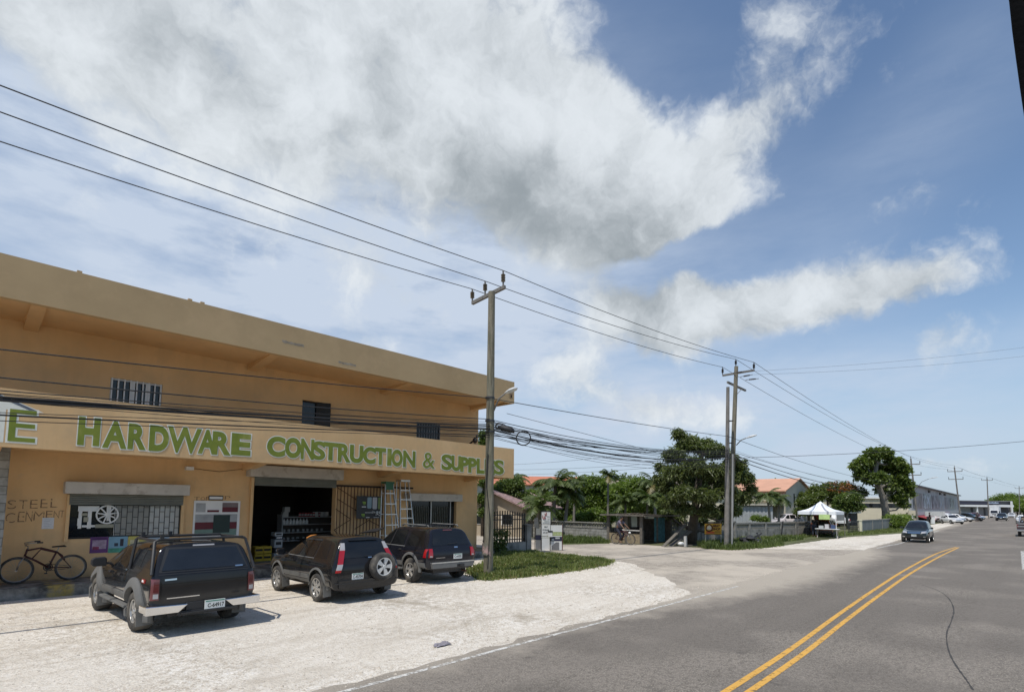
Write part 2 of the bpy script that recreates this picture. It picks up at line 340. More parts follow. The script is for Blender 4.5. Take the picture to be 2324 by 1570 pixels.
# painted lines
def paint(name, col, wear):
    m, t, b, o = nt(name); vec = coord(t); n = noise(t, vec, 9., 9, .72)
    a = ramp(t, n.outputs[0], [(wear, 0.), (wear+.13, 1.)]).outputs[0]
    n2 = noise(t, vec, 3., 5, .6); b.inputs['Roughness'].default_value = .7
    lk(t, mix(t, ramp(t, n2.outputs[0], [(.3, .0), (.75, .5)]).outputs[0], col, tuple(x*.6+.05 for x in col)), b.inputs['Base Color'])
    tp = nd(t, 'ShaderNodeBsdfTransparent'); mx = nd(t, 'ShaderNodeMixShader'); lk(t, a, mx.inputs[0]); lk(t, tp.outputs[0], mx.inputs[1]); lk(t, b.outputs[0], mx.inputs[2]); lk(t, mx.outputs[0], o.inputs[0]); return m
def spline(pts, k=8):
    o = []; n = len(pts); P = [V((*p, 0)) for p in pts]
    for i in range(n-1):
        p0, p1, p2, p3 = P[max(i-1,0)], P[i], P[i+1], P[min(i+2,n-1)]
        for q in range(k):
            u = q/k; o.append(0.5*((2*p1)+(p2-p0)*u+(2*p0-5*p1+4*p2-p3)*u*u+(3*p1-p0-3*p2+p3)*u**3))
    return o+[P[-1]]
def stripe(name, pts, w, z, m, label, off=0):
    s = spline(pts); mb = MB()
    L = []
    for i, p in enumerate(s):
        d = (s[min(i+1,len(s)-1)]-s[max(i-1,0)]).normalized(); nrm = V((-d.y, d.x, 0)); L.append((p+nrm*(off+w/2)+ZA*z, p+nrm*(off-w/2)+ZA*z))
    for a, b_ in zip(L, L[1:]): mb.quad(a[0], a[1], b_[1], b_[0])
    o = struct(mb.build(name, m)); o['label'] = label; return o
myel = paint('yellow road paint', (.68,.37,.06), .335); mwht = paint('white road paint', (.66,.64,.59), .41); mwht2 = paint('worn white road paint', (.74,.72,.68), .455)
yp = lambda L: [tuple(g((2300+u/1.327)/1.42, (1650+v/1.327)/1.42)[:2]) for u, v in L]
ya, yb_ = yp([(48,768),(340,577),(540,432),(700,322),(830,240),(950,178),(1036,149)]), yp([(150,768),(400,592),(560,466),(720,346),(850,256),(965,190),(1048,150)])
ya, yb_ = [(q, ya[0][1]) for q in (-30,-14,-2,3)]+ya, [(q, yb_[0][1]) for q in (-30,-14,-2,3)]+yb_
stripe('road_line', ya, .098, .0025, myel, 'left stripe of the double yellow centre line')
stripe('road_line', yb_, .098, .0025, myel, 'right stripe of the double yellow centre line')
# a long crack in the near lane, filled dark
mb = MB(); cp = [tuple(g((2300+u/1.327)/1.42, (1650+v/1.327)/1.42)[:2]) for u, v in ((890,310),(950,330),(1000,362),(1026,410),(1018,460),(998,510),(998,560),(1012,610),(1040,660),(1080,715),(1110,760))]
s2 = spline(cp, 6)
for p, q in zip(s2, s2[1:]): w_ = .007+R.random()*.010; d = (q-p).normalized(); n_ = V((-d.y,d.x,0))*w_; mb.quad(p-n_+ZA*.002, p+n_+ZA*.002, q+n_+ZA*.002, q-n_+ZA*.002)
o = struct(mb.build('road_crack', M('tar crack', (.05,.046,.042), .9, bp=0))); o['label'] = 'long winding dark crack in the near lane'
stripe('road_line', [(-30,6.33),(2,6.36),(8,6.36),(16.5,6.28)], .085, .0025, mwht, 'worn white edge line between asphalt and gravel lot')
stripe('road_line', [g(1990,1243.6)[:2], g(2020,1237)[:2], g(2046,1231.6)[:2], (60,6.3), (75,6.5)], .13, .0025, mwht, 'short white edge line near the oncoming car')
stripe('road_line', [g(2325,1292)[:2], g(2322,1270)[:2], g(2320,1250)[:2]], .13, .0025, mwht, 'white edge line at the right of the road')
# pavement in front of the store
mb = MB(); mb.box(-9,17.5,-.05, 7.15,18.95,.28); mb.box(7.15,17.6,-.05, 17.3,18.95,.27); mb.box(7.15,17.2,-.05,9.6,17.6,.13)
mk, t, b, o = nt('kerb concrete'); vec = coord(t); n = noise(t, vec, 2.6, 9, .68)
c = ramp(t, n.outputs[0], [(.36,(.045,.042,.036)),(.5,(.16,.15,.13)),(.68,(.30,.285,.26))]).outputs[0]
wv = nd(t, 'ShaderNodeTexWave'); wv.inputs['Scale'].default_value = .21; wv.inputs['Distortion'].default_value = .6; wv.inputs['Phase Offset'].default_value = 1.3; lk(t, vec, wv.inputs['Vector'])
n4 = noise(t, vec, 3.5, 7, .7)
ye = fmath(t, 'MULTIPLY', ramp(t, wv.outputs[1], [(.66, 0.), (.8, 1.)]).outputs[0], ramp(t, n4.outputs[0], [(.44, 0.), (.6, .8)]).outputs[0])
c = mix(t, ye, c, (.42,.30,.07)); lk(t, c, b.inputs['Base Color']); b.inputs['Roughness'].default_value = .9; bump(t, b, n.outputs[0], .5, .02)
struct(mb.build('pavement', mk, bevel=.025))
# loose stones on the lot
mb = MB()
for i in range(5200):
    x = R.uniform(-1, 22); y = R.uniform(6.55, 17) if R.random() < .6 else R.gauss(6.7, .35)
    if y < 6.4: continue
    if x > 17 and y > 11: continue
    r = R.choice([.008,.010,.012,.014,.024]) * R.uniform(.7,1.3)
    a = R.uniform(0, 6.28); q = [V((math.cos(a+k*2*PI/5)*r*R.uniform(.7,1.3), math.sin(a+k*2*PI/5)*r*R.uniform(.7,1.3), -.01)) for k in range(5)]
    c0 = V((x, y, 0)); top = [c0+p*.55+ZA*r*R.uniform(.25,.6) for p in q]
    mb.add([c0+p for p in q]+top, [(0,1,6,5),(1,2,7,6),(2,3,8,7),(3,4,9,8),(4,0,5,9),(5,6,7,8,9)])
tag(mb.build('gravel', M('pale stone', (.44,.39,.32), .9, var=.3, vs=.7)), 'loose pale stones scattered over the gravel lot', 'gravel', kind='stuff')
# grass verge by the pole
VERGE = [(11.6,12.35),(13.2,12.0),(15.5,11.9),(18.2,12.1),(19.6,12.75),(20.0,13.5),(20.3,16),(20.4,18.6),(17.4,18.8),(17.0,17.2),(14.5,15.5),(12.6,14.2)]
def inside(p, poly):
    r = False; n = len(poly)
    for i in range(n):
        a, b_ = poly[i], poly[(i+1)%n]
        if (a[1] > p[1]) != (b_[1] > p[1]) and p[0] < (b_[0]-a[0])*(p[1]-a[1])/(b_[1]-a[1])+a[0]: r = not r
    return r
sheet('verge', ragged(VERGE, .3, .12, 2), .001, mverge)
def grass(name, poly, n, hmin, hmax, label, m, seed=1, wd=.012, keep=None):
    rr = random.Random(seed); xs = [p[0] for p in poly]; ys = [p[1] for p in poly]; vs = []; fs = []; k = 0
    while k < n:
        p = (rr.uniform(min(xs), max(xs)), rr.uniform(min(ys), max(ys)))
        if not inside(p, poly): continue
        k += 1; p = (p[0]+rr.gauss(0,.13), p[1]+rr.gauss(0,.13))
        h = rr.uniform(hmin, hmax)*(.4+1.1*(.5+.5*math.sin(p[0]*3.1+1.9*math.sin(p[1]*2.7))*math.cos(p[1]*2.3+p[0])))
        a = rr.uniform(0, 6.28); w_ = wd*rr.uniform(.7,1.6); le = rr.uniform(.1,.7)*h; b_ = rr.uniform(0,6.28)
        c0 = V((p[0], p[1], 0)); s = V((math.cos(a)*w_, math.sin(a)*w_, 0)); l1 = V((math.cos(b_)*le*.4, math.sin(b_)*le*.4, h*.6)); l2 = V((math.cos(b_)*le, math.sin(b_)*le, h*(.9 if le < h*.5 else .75)))
        i = len(vs); vs += [c0-s, c0+s, c0+l1+s*.7, c0+l1-s*.7, c0+l2]; fs += [(i,i+1,i+2,i+3),(i+3,i+2,i+4)]
    mb = MB(); mb.add(vs, fs); return tag(mb.build(name, m, fix=False), label, 'grass', kind='stuff')
mgrass = leafmat('grass blades', (.10,.13,.035), (.23,.26,.085), .45)
grass('grass', VERGE, 30000, .03, .21, 'rough green grass on the verge round the near pole', mgrass, 4, .013)

grass('dry_grass', VERGE, 5000, .03, .16, 'dry brown grass mixed into the verge round the near pole', leafmat('dry blades', (.20,.15,.075), (.30,.24,.12), .3), 14, .014)

c_ = g(1003,1464); mb = MB(); rr = random.Random(3); n = 8
vs = [(c_.x+(i/n-.5)*.30+rr.uniform(-.02,.02), c_.y+(j/n-.5)*.13+rr.uniform(-.02,.02), .012+rr.uniform(0,.05)*(0 < i < n and 0 < j < n)) for j in range(n+1) for i in range(n+1)]
mb.add(vs, [(j*(n+1)+i, j*(n+1)+i+1, (j+1)*(n+1)+i+1, (j+1)*(n+1)+i) for j in range(n) for i in range(n)]); tag(mb.build('rag', M('grey violet rag', (.22,.205,.23), .9, bp=0), smooth=True), 'crumpled grey violet rag lying on the gravel near the road edge', 'rag')
# ------------------------------------------------------------------ hardware store
YW, YF, XE, XL = 19.0, 16.58, 17.45, -9.0
ms, t, b, o = nt('orange painted stucco'); vec = coord(t)
n = noise(t, vec, .55, 8, .62); c = ramp(t, n.outputs[0], [(.3,(.64,.41,.20)),(.7,(.76,.51,.265))]).outputs[0]
n2 = noise(t, vec, 3.8, 9, .7); c = mix(t, ramp(t, n2.outputs[0], [(.60,0.),(.74,.55)]).outputs[0], c, (.55,.42,.28))
mp = nd(t, 'ShaderNodeMapping'); lk(t, vec, mp.inputs[0]); mp.inputs['Scale'].default_value = (3.5,3.5,.28)
n3 = noise(t, mp.outputs[0], 1.5, 6, .6); c = mix(t, ramp(t, n3.outputs[0], [(.5,0.),(.72,.22)]).outputs[0], c, (.50,.33,.18)); n5 = noise(t, vec, 1.3, 9, .68); c = mix(t, ramp(t, n5.outputs[0], [(.50,0.),(.66,.5)]).outputs[0], c, (.56,.39,.22))
szz = nd(t, 'ShaderNodeSeparateXYZ'); lk(t, vec, szz.inputs[0])
dz = nd(t, 'ShaderNodeMapRange'); lk(t, fmath(t, 'ADD', szz.outputs[2], fmath(t, 'MULTIPLY', n2.outputs[0], 1.1)), dz.inputs[0]); dz.inputs[1].default_value = .5; dz.inputs[2].default_value = 1.15; dz.inputs[3].default_value = .75; dz.inputs[4].default_value = 0
c = mix(t, dz.outputs[0], c, (.22,.17,.11))
lk(t, c, b.inputs['Base Color']); b.inputs['Roughness'].default_value = .88; b.inputs['Specular IOR Level'].default_value = .25
bump(t, b, fmath(t, 'ADD', noise(t, vec, 55., 5, .6).outputs[0], fmath(t, 'MULTIPLY', noise(t, vec, 2.2, 4).outputs[0], 1.6)), .28, .012)
mstucco = ms
mf = ms.copy(); mf.name = 'faded beige fascia stucco'
for nn in mf.node_tree.nodes:
    if nn.type == 'VALTORGB' and abs(nn.color_ramp.elements[0].color[0]-.64) < 1e-3:
        nn.color_ramp.elements[0].color = (.44,.31,.17,1); nn.color_ramp.elements[1].color = (.52,.37,.205,1)
mblack = M('black metal', (.018,.017,.016), .45, .3, bp=0)
mglass = M('dark window glass', (.012,.014,.016), .06, 0, var=.3, bp=0)
mhood = M('grimy white hood', (.50,.475,.43), .85, var=.12, vs=2., spots=(.24,.20,.155), spotscale=2.6, spotlim=(.56,.74), bp=.25)
mshut = M('grey green shutter', (.17,.175,.15), .5, .4, var=.15, bp=.1)
mrust = M('rusty brown steel', (.105,.05,.026), .75, .2, var=.35, vs=8, bp=.2)
mwhite = M('white paint', (.72,.72,.70), .5, var=.05, bp=.05)
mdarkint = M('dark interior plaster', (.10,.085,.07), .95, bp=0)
mconcf = M('shop concrete floor', (.22,.21,.19), .6, bp=.1)
store = thing('hardware_store', 'two storey orange hardware store with green painted lettering across its fascia', 'store', (4, YW, 0))
def ps(mb, name, m, parent=store, **k):
    o = mb.build(name, m, parent, **k); o.matrix_parent_inverse = Matrix.Translation(-(parent.location if parent.parent is None else parent.parent.location)) if parent.type == 'EMPTY' else Matrix.Identity(4)
    return o
def sub(mb, name, m, parent, **k):
    o = mb.build(name, m, parent, **k); return o
def rc(x0, y0, x1, y1, Y):   # image box -> (X0,Z0,X1,Z1) on plane Y
    a = py(x0, y1, Y); b_ = py(x1, y0, Y); c_ = py(x0, y0, Y); d_ = py(x1, y1, Y)
    return ((a.x+c_.x)/2, (a.z+d_.z)/2, (b_.x+d_.x)/2, (b_.z+c_.z)/2)
W1 = rc(153,1143,411,1219,YW)       # shop window left
DO = rc(569,1097,757,1300,YW); DO = (DO[0], .27, DO[2], DO[3])
W2 = rc(925,1136,1033,1245,YW); W2 = (W2[0], W2[1], W2[2], py(980,1134,YW).z)
U1 = rc(249,857,368,925,YW); U2 = rc(685,907,743,985,YW); U3 = rc(945,957,999,1010,YW)
U1 = (U1[0], 4.72, U1[2], py(300,863,YW).z); U2 = (U2[0], 4.72, U2[2], py(715,911,YW).z); U3 = (U3[0], 4.78, U3[2], py(972,960,YW).z)
HT = rc(438,1136,543,1216,YW)
ops = [W1, DO, W2, U1, U2, U3]
xs = sorted({XL, XE, *[q for o_ in ops for q in (o_[0], o_[2])]}); zs = sorted({0., 7.12, *[q for o_ in ops for q in (o_[1], o_[3])]})
mb = MB()
for xa, xb in zip(xs, xs[1:]):
    for za, zb in zip(zs, zs[1:]):
        cx, cz = (xa+xb)/2, (za+zb)/2
        if any(o_[0] < cx < o_[2] and o_[1] < cz < o_[3] for o_ in ops): continue
        mb.box(xa, YW, za, xb, YW+.2, zb)
mb.box(XE-.2, YW+.2, 0, XE, 33, 7.12); mb.box(XL, YW+.2, 0, XL+.2, 33, 7.12); mb.box(XL+.2, 32.8, 0, XE-.2, 33, 7.12)
ps(mb, 'wall', mstucco)
mb = MB(); mb.box(XL+.2, YW+.2, .2, XE-.2, 32.8, .272); ps(mb, 'shop_floor', mconcf)
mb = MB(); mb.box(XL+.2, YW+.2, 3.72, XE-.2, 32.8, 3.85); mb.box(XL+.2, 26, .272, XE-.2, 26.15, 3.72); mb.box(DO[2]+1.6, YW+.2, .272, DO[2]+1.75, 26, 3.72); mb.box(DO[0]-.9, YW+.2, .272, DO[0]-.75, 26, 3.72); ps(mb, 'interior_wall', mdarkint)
ZT = (py(1100,850,YF).z + py(300,644,YF).z)/2; ZB = 7.02
mb = MB(); mb.box(XL, YF, ZB, XE, YF+.16, 8.03); mb.box(XE-.16, YF+.16, ZB, XE, 33.2, 8.03); mb.box(XL, YF+.16, ZB, XL+.16, 33.2, 8.03)
ps(mb, 'roof_fascia', mf)
mb = MB(); mb.box(XL+.16, YF+.16, 7.12, XE-.16, 33, 7.3); ps(mb, 'roof', mstucco)
for xa in (-5.5, 0.92, 6.62, 11.9, 16.9):
    mb = MB(); mb.prism([(xa,YF+.16,7.12),(xa,YW,7.12),(xa,YW,6.92),(xa,YF+.5,7.1)], (.30,0,0)); ps(mb, 'roof_beam', mstucco)
SB = [py(300,1033,YF).z, py(1000,1073.5,YF).z]; ST = [py(300,914,YF).z, py(1100,1011,YF).z]
SZ0, SZ1 = sum(SB)/2, sum(ST)/2
mb = MB(); mb.box(XL, YF, SZ0, XE+.02, YF+.15, SZ1); mb.box(XE-.13, YF+.15, SZ0, XE+.02, YW, SZ1)
fp = ps(mb, 'sign_fascia', mstucco)
mb = MB(); mb.box(XL, YF+.15, SZ0+.1, XE-.13, YW, SZ0+.26); ps(mb, 'canopy_slab', mstucco)
for xa in (-5.5, 0.4, 6.62, 11.9, 16.6): mb = MB(); mb.prism([(xa,YF+.15,SZ0+.1),(xa,YW,SZ0+.1),(xa,YW,SZ0-.14),(xa,YF+.5,SZ0+.08)], (.26,0,0)); ps(mb, 'canopy_beam', mstucco)
# lettering, each letter measured on the photo (x0,y0,x1,y1 of its upright box)
mgreen, t, b, o = nt('hand painted green'); vec = coord(t); n = noise(t, vec, 2.2, 7, .6)
lk(t, ramp(t, n.outputs[0], [(.32,(.15,.20,.02)),(.6,(.22,.255,.032)),(.8,(.36,.35,.10))]).outputs[0], b.inputs['Base Color']); b.inputs['Roughness'].default_value = .75
mline = M('hand painted white', (.80,.78,.68), .8, var=.1, bp=0)
LET = [('E',18,929,84,1004),('H',176,946,228,1012),('A',232,955,290,1018),('R',290,961,334,1021),('D',338,965,384,1025),('W',378,969,458,1029),('A',449,974,492,1031),('R',481,979,526,1033),('E',524,983,570,1034),
 ('C',605,989,648,1037),('O',646,992,684,1040),('N',682,995,713,1043),('S',708,1000,739,1044),('T',733,1003,767,1045),('R',766,1006,797,1049),('U',793,1009,825,1051),('C',823,1013,853,1053),('T',850,1015,876,1055),('I',878,1017,889,1057),('O',888,1019,914,1059),('N',914,1022,943,1061),
 ('&',959,1026,988,1063),('S',1001,1030,1026,1067),('U',1024,1033,1046,1069),('P',1044,1036,1064,1071),('P',1062,1038,1082,1073),('L',1081,1040,1099,1075),('I',1099,1041,1106,1076),('E',1106,1043,1123,1078),('S',1120,1043,1144,1077)]
mb1, mb2 = MB(), MB()
for LI, (ch, x0, y0, x1, y1) in enumerate(LET):
    q = rc(x0, y0, x1, y1, YF); tilt = (py((x0+x1)/2+20, (y0+y1)/2, YF).z-py((x0+x1)/2-20, (y0+y1)/2, YF).z)*0
    o0 = .012 if ch in 'E' and x0 < 100 else {'W':.04,'&':.02,'A':.05,'N':.05,'S':.05,'R':.055}.get(ch,.065)
    for mbx, d, yy in ((mb1, o0+(.012 if ch == '&' else .022), .0035+.0012*(LI%3)), (mb2, o0-.010, .0085+.0012*(LI%3))):
        write(mbx, ch, (q[0], YF-yy, q[1]), XA, ZA, q[2]-q[0], q[3]-q[1], d, o0+.0)
# house emblem at the far left of the fascia
e0 = py(18,929,YF); hx = e0.x
for mbx, pts, yy in ((mb1, [(hx-2.6,SZ0+.1),(hx-.03,SZ0+.1),(hx-.03,e0.z+.0),(hx+.62,e0.z+.0),(hx-.45,SZ1-.02),(hx-2.6,SZ1-.02)], .0025),):
    mbx.ngon([(x, YF-yy, z) for x, z in pts])
ps(mb1, 'lettering_outline', mline, fix=False); ps(mb2, 'lettering', mgreen, fix=False)
mb = MB(); P_ = lambda x, z: (x, YF-.0055, z)
mb.ngon([P_(hx+.50,e0.z+.03),(P_(hx+.36,e0.z+.03)),P_(hx-.55,SZ1-.05),P_(hx-.40,SZ1-.05)]); mb.ngon([P_(hx-.3,SZ0+.15),P_(hx-.13,SZ0+.15),P_(hx-.13,e0.z-.05),P_(hx-.3,e0.z-.05)])
ps(mb, 'emblem_stroke', M('slate blue paint', (.12,.14,.17), .8, bp=0), fix=False)
# block column at the far left
mblk, t, b, o = nt('grey concrete block'); vec = coord(t); mp = nd(t, 'ShaderNodeMapping'); lk(t, vec, mp.inputs[0]); mp.inputs['Rotation'].default_value = (math.radians(90),0,0)
br = nd(t, 'ShaderNodeTexBrick'); lk(t, mp.outputs[0], br.inputs[0]); br.inputs['Scale'].default_value = 1.; br.inputs['Brick Width'].default_value = .42; br.inputs['Row Height'].default_value = .21; br.inputs['Mortar Size'].default_value = .012
for k_, v_ in (('Color1',(.33,.325,.30)),('Color2',(.25,.245,.225)),('Mortar',(.14,.135,.12))): br.inputs[k_].default_value = (*v_,1)
n = noise(t, vec, 3., 8, .68); lk(t, mix(t, ramp(t, n.outputs[0], [(.45,0.),(.68,.75)]).outputs[0], br.outputs[0], (.13,.125,.105)), b.inputs['Base Color']); b.inputs['Roughness'].default_value = .92
bump(t, b, fmath(t, 'ADD', fmath(t, 'MULTIPLY', br.outputs['Fac'], -1.), fmath(t, 'MULTIPLY', noise(t, vec, 40., 4).outputs[0], .6)), .5, .02)
cx = py(13,1150,17.95).x
mb = MB(); mb.box(cx-.42, 17.95, .27, cx, 18.4, SZ0+.1); ps(mb, 'block_column', mblk)
# hoods and shutters
def hood(x0, y0, x1, y1, d=.42):
    q = rc(x0, y0, x1, y1, YW-d); mb = MB(); mb.box(q[0], YW-d, q[1], q[2], YW-.002, q[3]); ps(mb, 'shutter_hood', mhood, bevel=.02); return q
h1 = hood(148,1096,432,1122); h2 = hood(569,1060,781,1085); h3 = hood(929,1120,1050,1137)
def shutter(x0, x1, z0, z1, y):
    n = max(3, int((z1-z0)/.05)); mb = MB(); prof = []
    for i in range(n*4+1):
        z = z0+(z1-z0)*i/(n*4); prof.append((z, y-.012*abs(math.sin(PI*i/4))))
    for (za, ya), (zb, yb) in zip(prof, prof[1:]): mb.quad((x0,ya,za),(x1,ya,za),(x1,yb,zb),(x0,yb,zb))
    mb.box(x0, y+.01, z0, x1, y+.03, z1); mb.box(x0, y-.02, z0-.03, x1, y+.03, z0); ps(mb, 'roller_shutter', mshut)
shutter(W1[0]+.0, W1[2]-.0, W1[3]-.0, h1[1]-.002, YW-.10); shutter(DO[0]+.01, DO[2]-.01, DO[3]-.08, h2[1]-.002, YW-.12)
# shutter rails
for x in (W1[0]-.05, W1[2]-.03): mb = MB(); mb.box(x, YW-.09, W1[1]-.06, x+.08, YW-.002, h1[1]-.03); ps(mb, 'shutter_rail', mstucco)
for x in (DO[0]-.09, DO[2]-.01): mb = MB(); mb.box(x, YW-.11, .28, x+.09, YW-.002, h2[1]-.02); ps(mb, 'shutter_rail', mstucco)
for x in (W2[2]-.02,): mb = MB(); mb.box(x, YW-.09, W2[1]-.06, x+.08, YW-.002, h3[1]-.02); ps(mb, 'shutter_rail', mstucco)
# shop window: frame, pane, grille, display
def window(op, bars_x, bars_z, fm, barm, rec=.08, fw=.05, parent=None, pane=mglass, name='window'):
    x0, z0, x1, z1 = op; mb = MB(); y = YW+rec
    for bx in ((x0,z0,x1,z0+fw),(x0,z1-fw,x1,z1),(x0,z0+fw,x0+fw,z1-fw),(x1-fw,z0+fw,x1,z1-fw)): mb.box(bx[0], y, bx[1], bx[2], y+.06, bx[3])
    fr = ps(mb, name, fm); mb = MB(); mb.box(x0+.01, y+.035, z0+.01, x1-.01, y+.05, z1-.01)
    pn = mb.build('pane', pane, fr); mb = MB()
    for x in bars_x: mb.box(x-.017, y-.045, z0, x+.017, y-.02, z1)
    for z in bars_z: mb.box(x0, y-.052, z-.01, x1, y-.027, z+.01)
    if bars_x or bars_z: mb.build('grille', barm, fr)
    return fr
fr = window(W1, [], [], mblack, mblack, rec=.07)
Lx = lambda px_: py(px_, 1180, YW).x; Lz = lambda py_, px_=280: py(px_, py_, YW).z
xa, xb = Lx(262), Lx(408); za, zb = W1[1]+.06, W1[3]-.06; yy = YW+.05
mb = MB(); mb.box(xa, yy+.036, za, Lx(340), yy+.05, zb); mb.build('curtain', M('grey curtain', (.36,.36,.33), .9, bp=0), fr)
mb = MB(); mb.box(Lx(341), yy+.035, za, xb, yy+.05, zb); o = mb.build('curtain', M('pale curtain', (.60,.61,.58), .9, bp=0), fr); o['label'] = 'paler half of the curtain'
mb = MB(); k = 12; wx = (xb-xa)/k
for i in range(k+1):
    x = xa+wx*i; mb.box(x-.009, yy-.03, za, x+.009, yy-.012, zb)
    if i < k:
        for z in ((.22,.62,.95) if i % 2 else (.08,.42,.8)): mb.box(x+.009, yy-.03, za+(zb-za)*z-.008, x+wx-.009, yy-.012, za+(zb-za)*z+.008)
mb.build('grille', M('grey grille', (.07,.07,.065), .6, .3, bp=0), fr)
mb = MB(); x = Lx(262); mb.box(x-.02, yy-.005, za, x+.02, yy+.02, zb); x = Lx(258)-.12; mb.box(x-.04, yy-.005, za+.5*(zb-za), x+.05, yy+.02, zb-.02); mb.build('mullion', mwhite, fr)
# display board in the window: white shapes and an alloy wheel
mb = MB(); yd = yy+.0
RN = [0]
def rect(x0, y0, x1, y1, dy=0):
    RN[0] += 1; dy = dy-.0025*RN[0]
    q = rc(x0, y0, x1, y1, YW); mb.box(q[0], yd+dy, q[1], q[2], yd+dy+.012, q[3])
for a in ((178,1148,226,1160),(178,1160,186,1199),(199,1158,208,1199),(186,1191,224,1196),(176,1176,184,1193)): rect(*a)
mb.mat(1); rect(190,1173,201,1184,.002); rect(216,1189,258,1197,-.02); rect(186,1164,199,1170,.002)
wc = py(244,1167,YW); rw = .27
mb.mat(0)
for i in range(28):
    a0, a1 = 2*PI*i/28, 2*PI*(i+1)/28
    q = [V((wc.x+r_*math.cos(a), yd-.01, wc.z+r_*math.sin(a))) for r_, a in ((rw,a0),(rw,a1),(rw*.86,a1),(rw*.86,a0))]
    mb.prism(q, (0,-.03,0))
for i in range(9):
    a = 2*PI*i/9+.2; mb.bar((wc.x+.04*math.cos(a), yd-.02, wc.z+.04*math.sin(a)), (wc.x+rw*.9*math.cos(a), yd-.02, wc.z+rw*.9*math.sin(a)), .035, .02, (0,1,0))
mb.obox((wc.x, yd-.02, wc.z), (.09,.03,.09))
mb.build('window_display', [mwhite, M('khaki print', (.33,.32,.25), .8, bp=0)], fr)
# right window
xm = [py(p, 1170, YW).x for p in (980,)]
fr2 = window(W2, [], [], mblack, mblack, rec=.10)
mb = MB(); x = xm[0]; mb.box(x-.025, YW+.06, W2[1], x+.025, YW+.1, W2[3]); x = W2[2]-.25; mb.box(x-.02, YW+.06, W2[1], x+.02, YW+.1, W2[3])
mb.build('mullion', M('dull aluminium', (.4,.4,.39), .4, .7, bp=0), fr2)
mb = MB()
for i in range(26):
    x = W2[0]+.06+(W2[2]-W2[0]-.12)*i/25; mb.box(x-.006, YW+.105, W2[1]+.05, x+.006, YW+.112, W2[3]-.28)
for i in range(9):
    z = W2[1]+.08+i*.12
    if z < W2[3]-.28: mb.box(W2[0]+.05, YW+.1, z-.008, W2[2]-.05, YW+.106, z+.008)
mb.build('lattice', M('dusty grey lattice', (.17,.17,.155), .8, bp=0), fr2)
# upper windows
n = 8; window(U1, [U1[0]+.04+(U1[2]-U1[0]-.08)*i/n for i in range(n+1)], [U1[1]+.25, U1[1]+.42], mwhite, mwhite, rec=.05)
mb = MB()
for a in (.42,.72): x = U1[0]+(U1[2]-U1[0])*a; mb.box(x-.06, YW+.04, U1[1], x+.06, YW+.075, U1[3]-.03)
mb.build('mullion', mwhite, [o for o in bpy.data.objects if o.name.startswith('window') and o.type == 'MESH' and not o.name.startswith('window_')][-1])
fr3 = window(U2, [], [], mblack, mblack, rec=.14)
mb = MB(); x0 = U2[0]+(U2[2]-U2[0])*.6; mb.prism([(x0,YW+.12,U2[1]),(U2[2]-.02,YW-.25,U2[1]),(U2[2]-.02,YW-.25,U2[3]-.03),(x0,YW+.12,U2[3])], (.03,.02,0)); mb.build('casement', mblack, fr3)
n = 9; window(U3, [U3[0]+.03+(U3[2]-U3[0]-.06)*i/n for i in range(n+1)], [U3[1]+.2, U3[1]+.36, U3[1]+.06], M('grey steel bars', (.2,.2,.2), .5, .5, bp=0), M('grey steel bars', (.2,.2,.2)), rec=.05)
# serving hatch panel left of the door
q = HT; mb = MB(); Y1 = YW-.03
mb.box(q[0], Y1, q[1], q[2], YW-.001, q[3])
hp = ps(mb, 'hatch_panel', mwhite)
def hrect(u0, v0, u1, v1, m, nm, d=.008):
    mb = MB(); mb.box(q[0]+(q[2]-q[0])*u0, Y1-d, q[1]+(q[3]-q[1])*v0, q[0]+(q[2]-q[0])*u1, Y1-.001, q[1]+(q[3]-q[1])*v1); return mb.build(nm, m, hp)
mred = M('maroon paint', (.115,.012,.02), .6, bp=0); mgr = M('pale grey paint', (.36,.37,.37), .7, var=.25, bp=0); msg = M('sea green paint', (.16,.24,.20), .7, bp=0)
hrect(.04,.40,.94,.62,mgr,'grey_band'); hrect(.04,.20,.94,.40,mred,'maroon_band'); hrect(.04,0.02,.94,.20,msg,'green_band')
hrect(.04,.68,.24,.93,mgr,'upper_shelf'); hrect(.28,.68,.53,.74,mred,'maroon_band'); hrect(.60,.68,.95,.82,mred,'maroon_band'); hrect(.60,.82,.95,.95,M('mauve grey paint', (.19,.15,.15), .7, bp=0),'mauve_band')
hrect(.42,.10,.78,.60,M('dark bottle green board', (.012,.03,.024), .5, bp=0),'green_board',.02)
# writing scrawled on the wall
mscr = paint('brown scrawl', (.21,.125,.065), .40)
mb = MB()
def scrawl(txt, boxes, th=.0):
    for ch, bx in zip(txt, boxes):
        qq = rc(*bx, YW); write(mb, ch, (qq[0], YW-.004, qq[1]), XA, ZA, qq[2]-qq[0], qq[3]-qq[1], -.012)
D6 = lambda a, b_, c_, d_: (a/3.925/1.42, (1560+b_/3.925)/1.42, c_/3.925/1.42, (1560+d_/3.925)/1.42)
scrawl('STEEL', [D6(95,200,205,310), D6(240,200,345,308), D6(380,195,480,305), D6(512,188,605,298), D6(640,182,735,292)])
scrawl('CENMENT', [D6(70,362,190,485), D6(225,345,312,475), D6(325,340,410,470), D6(425,340,560,455), D6(580,335,665,425), D6(680,335,750,425), D6(755,330,815,420)])
D7 = lambda a, b_, c_, d_: ((200+a/3.873)/1.42, (1530+b_/3.873)/1.42, (200+c_/3.873)/1.42, (1530+d_/3.873)/1.42)
scrawl('TOPUP', [D7(1645,272,1720,318), D7(1730,275,1785,318), D7(1795,272,1850,318), D7(1940,266,2010,312), D7(2030,262,2100,306)])
ps(mb, 'scrawled_writing', mscr, fix=False)
